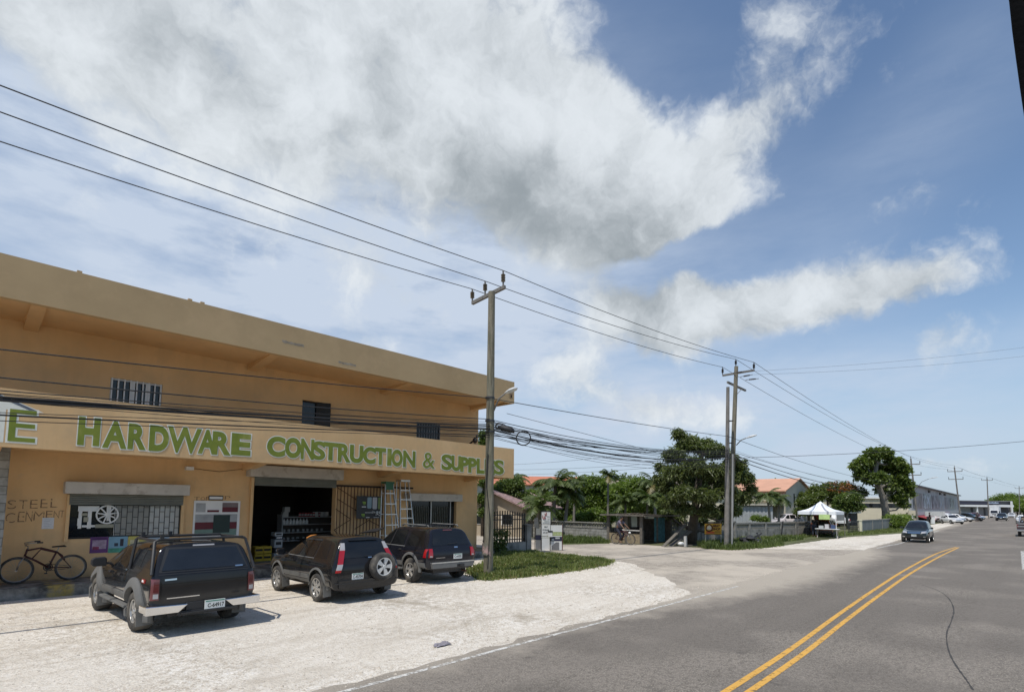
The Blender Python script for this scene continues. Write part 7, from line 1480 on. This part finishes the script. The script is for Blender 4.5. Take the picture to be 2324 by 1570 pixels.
house(1160, 43, 5.2, 6, 2.1, 1.25, 'small house with weathered pink shingles behind the iron bar gate', M('tan house wall', (.36,.30,.22), .85), mpink, YAW-PI/2-.5, 'y', 2)
house(1500, 62, 12, 8, 3.8, 1.4, 'cream house glimpsed between the shack and the big tree', mcream, M('grey brown roof', (.25,.2,.16), .8), YAW-PI/2, 'x', 3)
b_ = gd(1890, 105); r = thing('water_tank', 'round white water tank on a stand above the trees', 'water tank', b_); zt = at(1890,1101,105).z; mb = MB(); mb.lathe([(0,zt-1.3),(.9,zt-1.3),(.9,zt-.3),(.4,zt),(0,zt)], (0,0,0), n=16); mb.build('tank', mwhite, r, smooth=True, sharp=40); mb = MB()
for sx in (-.7,.7):
    for sy in (-.7,.7): mb.cyl((sx,sy,0),(sx,sy,zt-1.3),.08,n=6)
mb.build('stand', marm, r)
# ------------------------------------------------------------------ white canopy stall
N0 = g(1899,1221); tw = 2.75; zv = at(1899,1167,depth(N0)).z; zp = at(1865,1137,depth(N0)+1.6).z
tn = thing('canopy', 'white pop up canopy with a grey stripe standing on the gravel shoulder', 'canopy tent', N0); mcan = M('white canopy cloth', (.78,.79,.80), .8, var=.04, vs=1, bp=.1)
cs_ = [(0,0),(tw,0),(tw,tw),(0,tw)]; mb = MB(); ap = V((tw/2,tw/2,zp)); ze_ = zv+.22; n = 6
for (a, b_) in zip(cs_, cs_[1:]+cs_[:1]):
    A, B = V((*a,ze_)), V((*b_,ze_)); pa = [A.lerp(ap,u/n)-ZA*.18*math.sin(PI*u/n) for u in range(n+1)]; pb = [B.lerp(ap,u/n)-ZA*.18*math.sin(PI*u/n) for u in range(n+1)]
    for i in range(n): mb.quad(pa[i], pb[i], pb[i+1], pa[i+1])
    mb.quad(A-ZA*.26, B-ZA*.26, B, A)
o = mb.build('roof', mcan, tn); so_ = o.modifiers.new('thick', 'SOLIDIFY'); so_.thickness = .012
for a in cs_: mb = MB(); mb.cyl((*a,0),(*a,ze_-.03),.025,n=8); mb.build('leg', mwhite if a == (0,0) else marm, tn)
mb = MB(); A = V((0,.55,ze_)); pa = [A.lerp(ap,u/n)-ZA*.18*math.sin(PI*u/n)+V((-.02,0,.02)) for u in range(n+1)]
for i in range(n-1): k = .07; mb.quad(pa[i]-YA*k, pa[i]+YA*k, pa[i+1]+YA*k, pa[i+1]-YA*k)
mb.quad(A+V((-.02,-.07,-.26)), A+V((-.02,.07,-.26)), A+V((-.02,.07,0.02)), A+V((-.02,-.07,.02))); mb.build('grey_stripe', M('grey cloth', (.3,.31,.35), .8, bp=0), tn)
mb = MB(); mb.box(-.03,.42,zv-.42,-.015,1.18,zv-.02); o = mb.build('poster', M('lime card', (.50,.66,.26), .8, bp=0)); o.location = N0; tag(o, 'pale lime green card hanging under the front edge of the white canopy', 'poster')
mb = MB(); mb.box(.1,-.03,zv-.5,tw-.2,-.015,zv-.03); o = mb.build('tarpaulin', M('grey tarp', (.22,.225,.21), .8)); o.location = N0; tag(o, 'grey tarp hanging under the road side of the white canopy', 'tarpaulin')
# table with goods
tb_ = thing('folding_table', 'white folding table set out under the front edge of the white canopy', 'table', N0+V((-.3,.35,0))); mb = MB(); mb.box(-.35,-.6,.70,.35,1.0,.74); mb.build('tabletop', mwhite, tb_)
for sy in (-.5,.9):
    for sx in (-.25,.25): mb = MB(); mb.bar((sx,sy,.70),(-sx*.7,sy,.0),.03,.03); mb.build('leg', msteel, tb_)
for (dy, w_, h_, c_, lab) in ((.62,.30,.22,(.45,.46,.45),'pale printed box at the left end of the stall table'),(.22,.26,.34,(.55,.52,.52),'tall white bin in the middle of the stall table'),(-.2,.28,.30,(.04,.07,.16),'blue crate near the right end of the stall table')):
    mb = MB(); mb.prism([(-w_/2*.8,-w_/2*.8,0),(w_/2*.8,-w_/2*.8,0),(w_/2*.8,w_/2*.8,0),(-w_/2*.8,w_/2*.8,0)], (0,0,.02)); 
    for s_ in (-1,1): mb.box(min(s_*w_/2,s_*(w_/2-.02)),-w_/2,.02,max(s_*w_/2,s_*(w_/2-.02)),w_/2,h_); mb.box(-w_/2+.02,min(s_*w_/2,s_*(w_/2-.02)),.02,w_/2-.02,max(s_*w_/2,s_*(w_/2-.02)),h_)
    o = mb.build('box', M(lab[:20], c_, .7, bp=0)); o.location = tb_.location+V((0,dy,.745)); tag(o, lab, 'box', 'goods on the stall table')
# ------------------------------------------------------------------ other vehicles
def gen(name, label, cat, paint, loc, rotz, kind='suv', group=None, scale=(1,1,1), plate='C-00000', glass=None, full=True):
    glass = glass or mcglass; W_ = .90
    if kind == 'suv': zr, belt, wr, rear = 1.62, .98, .62, {6:.16,7:.26,8:.26,9:.26}
    else: zr, belt, wr, rear = 1.46, .90, .58, {6:.30,7:.55,8:.55,9:.55}
    m_ = lambda z=zr, w=W_: sec(w, .30, belt, wr, z, tuck=.08); f_ = kind != 'pickup'
    if kind == 'pickup': ST = [(-1.15, sec(W_-.02,.42,1.0,.7,1.03,True)), (-1.1, sec(W_,.42,1.0,.7,1.03,True)), (.70, sec(W_,.42,1.0,.7,1.03,True)), (.78, sec(W_,.40,1.0,.62,1.66,tuck=.06)), (.85, sec(W_,.40,1.0,.62,1.68,tuck=.06)), (1.8, sec(W_,.40,1.0,.60,1.66,tuck=.06)), (2.5, sec(W_,.40,.98,.7,1.06,True)), (2.6, sec(W_,.40,.98,.7,1.05,True)), (3.7, sec(W_-.04,.40,.94,.7,1.0,True)), (3.85, sec(W_-.12,.44,.86,.7,.92,True))]; ax = (0,3.0)
    else: ST = [(-.82, sec(W_-.09,.34,belt-.03,wr-.04,zr-.06), rear), (-.76, sec(W_-.02,.30,belt,wr,zr-.03,tuck=.09), {k:v*.95 for k,v in rear.items()}), (-.2, m_()), (.7, m_(zr+.02)), (1.25, m_(zr-.01)), (1.95, sec(W_,.30,belt-.02,.7,belt+.04,True)), (2.05, sec(W_,.30,belt-.03,.7,belt+.03,True)), (2.95, sec(W_-.06,.30,belt-.14,.7,belt-.09,True)), (3.25, sec(W_-.10,.32,belt-.24,.66,belt-.19,True)), (3.4, sec(W_-.22,.36,belt-.34,.6,belt-.30,True))]; ax = (0,2.6)
    c = Car(name, label, cat, ST, ax, .34, paint, loc, rotz, group, scale); y0, y1 = ST[0][0], ST[-1][0]; c.rear, c.front = y0-.1, y1; c.wheels(.22,.64,5)
    if kind == 'pickup':
        c.side('side_window', [(.98,1.04),(2.1,1.03),(1.75,1.5),(1.0,1.52)], glass); c.back('tailgate', [(-.78,.56),(.78,.56),(.78,.98),(-.78,.98)], paint, off=.012); ws = [(-.72,1.1),(.72,1.1),(.56,1.58),(-.56,1.58)]
    else:
        c.side('side_window', [(1.08,belt+.05),(1.72,belt+.05),(1.28,zr-.16),(1.02,zr-.13)], glass); c.side('side_window', [(.28,belt+.05),(1.0,belt+.05),(.95,zr-.13),(.30,zr-.13)], glass); c.side('quarter_window', [(-.35,belt+.07),(.18,belt+.05),(.2,zr-.14),(-.05,zr-.15)], glass); ws = [(-.70,belt+.09),(.70,belt+.09),(.53,zr-.08),(-.53,zr-.08)]
        c.back('rear_window', [(-.60,belt+.06),(.60,belt+.06),(.48,zr-.12),(-.48,zr-.12)], glass, off=.012); c.back('bumper', [(-.8,.34),(.8,.34),(.8,.52),(-.8,.52)], mdark if full else paint, off=.05)
    c.patch('windshield', [(x,1.6,z) for x, z in ws], (0,-1,0), mlight_glass, .012, miss=9)
    zl = belt-.21 if kind != 'pickup' else .80
    for sg in (-1,1):
        c.back('headlight', [(sg*(W_-.10),zl-.03),(sg*.44,zl-.06),(sg*.48,zl+.055),(sg*(W_-.14),zl+.11)], mclear, 1, .03, nu=5, miss=2); c.back('tail_light', [(sg*(W_-.07),.72),(sg*(W_-.22),.72),(sg*(W_-.20),.95),(sg*(W_-.08),.98)], mred_l, -1, .03, nu=3)
    c.back('grille', [(-.40,zl-.08),(.40,zl-.08),(.42,zl+.03),(-.42,zl+.03)], mchrome, 1, .025, nu=4, nv=2, miss=2); c.back('lower_grille', [(-.5,.36),(.5,.36),(.55,.5),(-.55,.5)], mdark, 1, .03, nu=4, nv=2, miss=2); c.back('chin_trim', [(-.4,.325),(.4,.325),(.4,.345),(-.4,.345)], mrim, 1, .045, nu=3, nv=1, miss=2)
    for sg in (-1,1): c.back('fog_lamp', [(sg*.74,.43),(sg*.58,.41),(sg*.58,.47),(sg*.72,.49)], mrim, 1, .03, nu=2, nv=1, miss=2)
    c.plate(0,.55,plate,1,.32,.15,off=.06); c.mirror(1.75 if kind != 'pickup' else 2.2, belt+.10, paint, (.18,.08,.14)); c.underside(-.6, 2.9, .30); return c
dk = carpaint('dark green black paint', (.012,.017,.017), dustamt=.06)
wp = carpaint('white car paint', (.70,.70,.69), dustamt=.12, rough=.3); bz = carpaint('copper brown paint', (.17,.055,.022), dustamt=.15); rd = carpaint('dark red paint', (.12,.008,.012), dustamt=.1); sv = carpaint('silver paint', (.32,.32,.32), .5, dustamt=.15)
q = g(2086,1231); ec = gen('oncoming_car', 'dark green black hatchback suv driving toward the viewer in the far lane', 'suv', dk, q+V((3.3*.86,.25,0)), PI/2+.0, 'suv', None, (.88,.9,.93), 'C-31542')
q = gd(2163, 84); gen('parked_suv', 'white suv parked on the gravel at an angle before the leaning pole', 'suv', wp, q+V((1.6,.8,0)), PI/2+.55, 'suv', 'cars parked before the grey building', (.92,.92,.92))
for i, (x, D, rz, lab, pt, k) in enumerate(((2138,92,PI/2+1.1,'white car half hidden behind the angled white suv','w','suv'),(2160,101,PI/2+1.2,'white car farther along behind the leaning pole','w','hatch'),(2186,108,PI/2+1.2,'black suv parked just right of the leaning pole','k','suv'),(2199,122,PI/2+.9,'white car parked left of the dark red suv','w','hatch'),(2212,112,PI/2+.15,'dark red suv facing the road among the parked cars','r','suv'))):
    gen('parked_car', lab, 'car', {'w':wp,'k':dk,'r':rd}[pt], gd(x, D), rz, k, 'cars parked before the grey building')
q = gd(2275, 112); gen('distant_suv', 'black suv coming along the road in front of the box truck', 'suv', dk, q+V((1,.0,0)), PI/2-.05, 'suv')
q = gd(2296, 150); gen('distant_car', 'white car on the road half hidden behind the black suv', 'car', wp, q, PI/2, 'hatch'); q = gd(2322, 92); gen('distant_car', 'white car at the right edge of the photo ahead of the silver pickup', 'car', wp, q, PI/2, 'hatch')
q = gd(1934, 66); gen('yard_pickup', 'white pickup parked in the yard behind the dark drive gate', 'pickup truck', wp, q+V((1,1.5,0)), -PI/2+.5, 'pickup')
q = gd(1838, 62); gen('yard_car', 'pale car in the yard left of the white canopy behind the balustrade', 'car', carpaint('pale pink white paint', (.55,.5,.5)), q+V((1,2,0)), .9, 'suv')
# copper hatchback with its tailgate up
hc = gen('hatchback', 'copper brown hatchback with its tailgate raised under the white canopy', 'hatchback', bz, N0+V((2.0,1.45,0)), -PI/2+.16, 'hatch', None, (.92,.92,1.0))
for o in [o for o in hc.root.children if o.name.startswith('rear_window')]: bpy.data.objects.remove(o)
mb = MB(); mb.prism([(-.60,-.02,1.30),(.60,-.02,1.30),(.62,-.80,1.78),(.5,-.95,1.80),(-.5,-.95,1.80),(-.62,-.80,1.78)], (0,.03,.07)); mb.build('tailgate', bz, hc.root, bevel=.01); hc.back('boot_opening', [(-.62,.62),(.62,.62),(.50,1.30),(-.50,1.30)], M('black boot lining', (.008,.008,.008), .95, bp=0), off=.02, miss=2)
# box truck
q = gd(2258, 150); bt = thing('box_truck', 'white box truck coming down the road behind the black suv', 'box truck', q, PI/2-.05); mb = MB(); mb.box(-1.05,-4.2,.75,1.05,-.1,3.25); mb.build('cargo_box', M('grey white box', (.55,.56,.56), .6, bp=0), bt, bevel=.04)
mb = MB(); mb.prism([(-.92,-.05,.55),(-.92,1.55,.55),(-.92,1.55,1.25),(-.92,1.2,2.15),(-.92,.0,2.25),(-.92,-.05,2.2)], (1.84,0,0)); mb.build('cab', wp, bt, bevel=.05); mb = MB(); mb.prism([(-.78,1.575,1.30),(.78,1.575,1.30),(.74,1.245,2.05),(-.74,1.245,2.05)], (0,.02,.01)); mb.build('windshield', mlight_glass, bt)
for sg in (-1,1): mb = MB(); mb.box(min(sg*.85,sg*.5),1.56,.80,max(sg*.85,sg*.5),1.60,1.0); mb.build('headlight', mclear, bt); mb = MB(); mb.box(min(sg*.98,sg*1.2),1.1,1.35,max(sg*.98,sg*1.2),1.2,1.9); mb.build('mirror', mdark, bt)
mb = MB(); mb.box(-.45,1.56,.82,.45,1.59,1.05); mb.build('grille', mdark, bt); mb = MB(); mb.box(-.95,1.5,.42,.95,1.68,.62); mb.build('bumper', wp, bt)
pw = make_wheel(.42,.25,.55,5,mrim)
for i, (sx, y) in enumerate(((-.8,.9),(.8,.9),(-.8,-3.),(.8,-3.))): o = pw if i == 0 else copy_tree(pw); o.parent = bt; o.location = (sx,y,.42)
# old silver pickup with a passenger in the bed
q = gd(2312, 47); op = thing('old_pickup', 'old silver pickup driving away at the right edge with a passenger in its bed', 'pickup truck', q+V((0,-.9,0)), -PI/2); W_ = .98
mb = MB(); mb.box(-W_,0,.62,-W_+.07,2.3,1.28); mb.box(W_-.07,0,.62,W_,2.3,1.28); mb.box(-W_,2.3,.55,W_,4.6,1.22); mb.box(-W_+.07,.06,.62,W_-.07,2.3,.72); mb.build('body', sv, op, bevel=.03); mb = MB(); mb.prism([(-.85,2.32,1.22),(-.78,2.45,1.85),(-.78,3.4,1.85),(-.85,3.95,1.22)], (1.66,0,0)); mb.build('cab', sv, op, bevel=.03)
mb = MB(); mb.box(-W_+.02,-.02,.62,W_-.02,.05,1.25); tg = mb.build('tailgate', M('dark tailgate', (.07,.05,.05), .4, .3, bp=0), op); mb = MB()
for z in (.86,1.10): mb.box(-W_+.05,-.04,z,W_-.05,-.022,z+.07)
mb.build('tailgate_trim', mrim, tg); mb = MB(); mb.box(-W_-.03,-.16,.46,W_+.03,-.02,.62); mb.build('bumper', mchrome, op, bevel=.02); mb = MB(); mb.box(-.66,2.36,1.3,.66,2.42,1.75); mb.build('rear_window', mcglass, op)
mb = MB(); mb.box(-.16,-.175,.50,.16,-.162,.60); mb.build('license_plate', mplate, op)
for sg in (-1,1): mb = MB(); mb.box(min(sg*W_,sg*(W_-.1)),-.035,.80,max(sg*W_,sg*(W_-.1)),.0,1.12); mb.build('tail_light', mdimred, op)
pw = make_wheel(.36,.24,.58,5,mrim)
for i, (sx, y) in enumerate(((-.82,.95),(.82,.95),(-.82,3.85),(.82,3.85))): o = pw if i == 0 else copy_tree(pw); o.parent = op; o.location = (sx,y,.36)
mb = MB(); mb.box(-.8,.2,.40,.8,4.4,.6); mb.build('chassis', mdark, op)
mb = MB(); mb.box(-.1,.35,.73,.8,1.2,1.2); o = mb.build('cargo_box', M('dusky red box', (.12,.05,.045), .8)); o.location = op.location; o.rotation_euler = op.rotation_euler; tag(o, 'dusky red box in the bed of the old silver pickup', 'box')
SIT = dict(pelvis=(0,0,.12), chest=(0,-.06,.50), neck=(0,-.04,.64), head=(0,.0,.78), shoulder_l=(-.19,-.05,.57), shoulder_r=(.19,-.05,.57), elbow_l=(-.28,.08,.32), elbow_r=(.28,.08,.32), wrist_l=(-.2,.3,.28), wrist_r=(.2,.3,.28), hip_l=(-.1,.03,.1), hip_r=(.1,.03,.1), knee_l=(-.16,.38,.30), knee_r=(.16,.38,.30), ankle_l=(-.16,.55,.06), ankle_r=(.16,.55,.06))
person('passenger in a khaki brown top sitting in the bed of the silver pickup', op.location+V((.55,.42,1.02)), -PI/2+.3, SIT, M('khaki top', (.22,.17,.12), .9, bp=0), M('grey jeans', (.12,.14,.17), .9, bp=0))
for (x, D, lab, c1, c2, rz) in ((2111,82,'person in black clothes standing on the gravel left of the white suv',(.02,.02,.022),(.02,.02,.022),.3),(2219,104,'person in dark clothes standing by the dark red suv',(.05,.05,.06),(.03,.03,.04),2.),(2060,80,'person in a blue grey top standing behind the oncoming car',(.10,.11,.17),(.03,.03,.05),1.)):
    person(lab, gd(x, D), rz, STAND, M(lab[:22]+' top', c1, .9, bp=0), M(lab[:22]+' legs', c2, .9, bp=0), s=1.02)
person('person in dark clothes bending at the raised tailgate under the canopy', N0+V((.75,1.75,0)), -PI/2, dict(STAND, chest=(0,.22,1.26), neck=(0,.32,1.38), head=(0,.40,1.46), shoulder_l=(-.19,.22,1.33), shoulder_r=(.19,.22,1.33), elbow_l=(-.22,.42,1.12), elbow_r=(.22,.42,1.12), wrist_l=(-.18,.62,1.0), wrist_r=(.18,.62,1.0)), M('black top', (.018,.018,.02), .9, bp=0), M('dark jeans', (.03,.035,.05), .9, bp=0))
# small bird on the fascia's top edge
b_ = py(1078,1008,YF+.3); b_.z = SZ1; mb = MB(); mb.sphere((0,0,.12), (.06,.09,.07), 10, 7); mb.sphere((0,-.07,.21), (.035,.04,.035), 8, 6); mb.prism([(-.03,.06,.11),(.03,.06,.11),(.035,.22,.05),(-.035,.22,.05)], (0,0,.015)); mb.cyl((0,-.10,.205),(0,-.14,.20),.010,.002,6); mb.cyl((-.02,0,.06),(-.02,0,0),.006,n=5); mb.cyl((.02,0,.06),(.02,0,0),.006,n=5)
o = mb.build('bird', M('black feathers', (.012,.012,.013), .7, bp=0), smooth=True); o.location = b_; o.scale = (1.5,1.5,1.8); tag(o, 'small black bird perched on top of the store fascia near the pole', 'bird')
# open bonnet behind the compact suv, and the orange top of something by it
hb = [py(811,1207,16.6), py(855,1207,16.6), py(870,1195,16.9), py(836,1200,17.0)]
bk = thing('parked_sedan', 'low dark sedan with its bonnet raised, hidden behind the compact suv', 'car', V((hb[0].x+.75, 16.4, 0)), 0)
mb = MB(); a = hb[0]-bk.location; b_ = hb[2]-bk.location; mb.prism([(a.x,0,a.z),(a.x+.62,.0,a.z+.02),(b_.x,.35,b_.z),(b_.x-.42,.45,b_.z-.05)], (0,.05,-.04)); mb.build('bonnet', mdark, bk)
mb = MB(); mb.prism([(-.72,-1.2,.28),(-.72,.9,.28),(-.72,.9,.72),(-.72,-.3,.80),(-.72,-1.2,.78)], (1.35,0,0)); mb.build('body', sblack, bk, bevel=.06)
mb = MB(); mb.bar((a.x+.2,.2,.78),(a.x+.35,.2,a.z),.02,.02); mb.build('bonnet_prop', msteel, bk)
q = py(716,1208,16.7); mb = MB(); mb.lathe([(0,.14),(.16,.12),(.27,.05),(.30,-.02),(.28,-.03)], (0,0,0), n=20); o = mb.build('tub', M('orange plastic', (.42,.16,.03), .6), smooth=True, sharp=50); o.location = (q.x, 16.7, 1.22)
mb = MB(); mb.lathe([(.0,0),(.24,0),(.27,.3),(.29,1.20),(0,1.20)], (0,0,0), n=18); dr = mb.build('drum', mrust, smooth=True, sharp=40); dr.location = (q.x, 16.7, 0); tag(dr, 'rusty drum hidden behind the compact suv, carrying an orange cover', 'drum'); tag(o, 'orange dome shaped cover showing just above the compact suv roof', 'cover')
# window pillar of the vehicle the photo is taken from
D_ = .9; ed = [(2268,-60),(2279,0),(2286,67),(2295,134),(2306,213),(2318,292),(2330,380),(2352,540),(2385,800),(2425,1150),(2470,1600)]
c_ = [at(x+88,y,D_) for x, y in ed]; mb = MB(); rw = 75/FPX*D_; n = 14; vs = []
for p in c_: vs += [p+RT*rw*math.copysign(abs(math.cos(a))**.6, math.cos(a))+FW*.010*math.copysign(abs(math.sin(a))**.8, math.sin(a)) for a in [2*PI*j/n for j in range(n)]]
fs = [(i*n+j, i*n+(j+1)%n, (i+1)*n+(j+1)%n, (i+1)*n+j) for i in range(len(c_)-1) for j in range(n)]+[tuple(range(n)), tuple(range((len(c_)-1)*n, len(c_)*n))]; mb.add(vs, fs)
o = mb.build('window_pillar', M('black fuzzy trim', (.006,.006,.0065), 1., var=.3, vs=30, bp=.2, bs=120, spec=.05), smooth=True, sharp=50); tag(o, 'black fabric window pillar of the viewer\'s vehicle at the upper right corner', 'vehicle pillar')
bpy.context.view_layer.update()
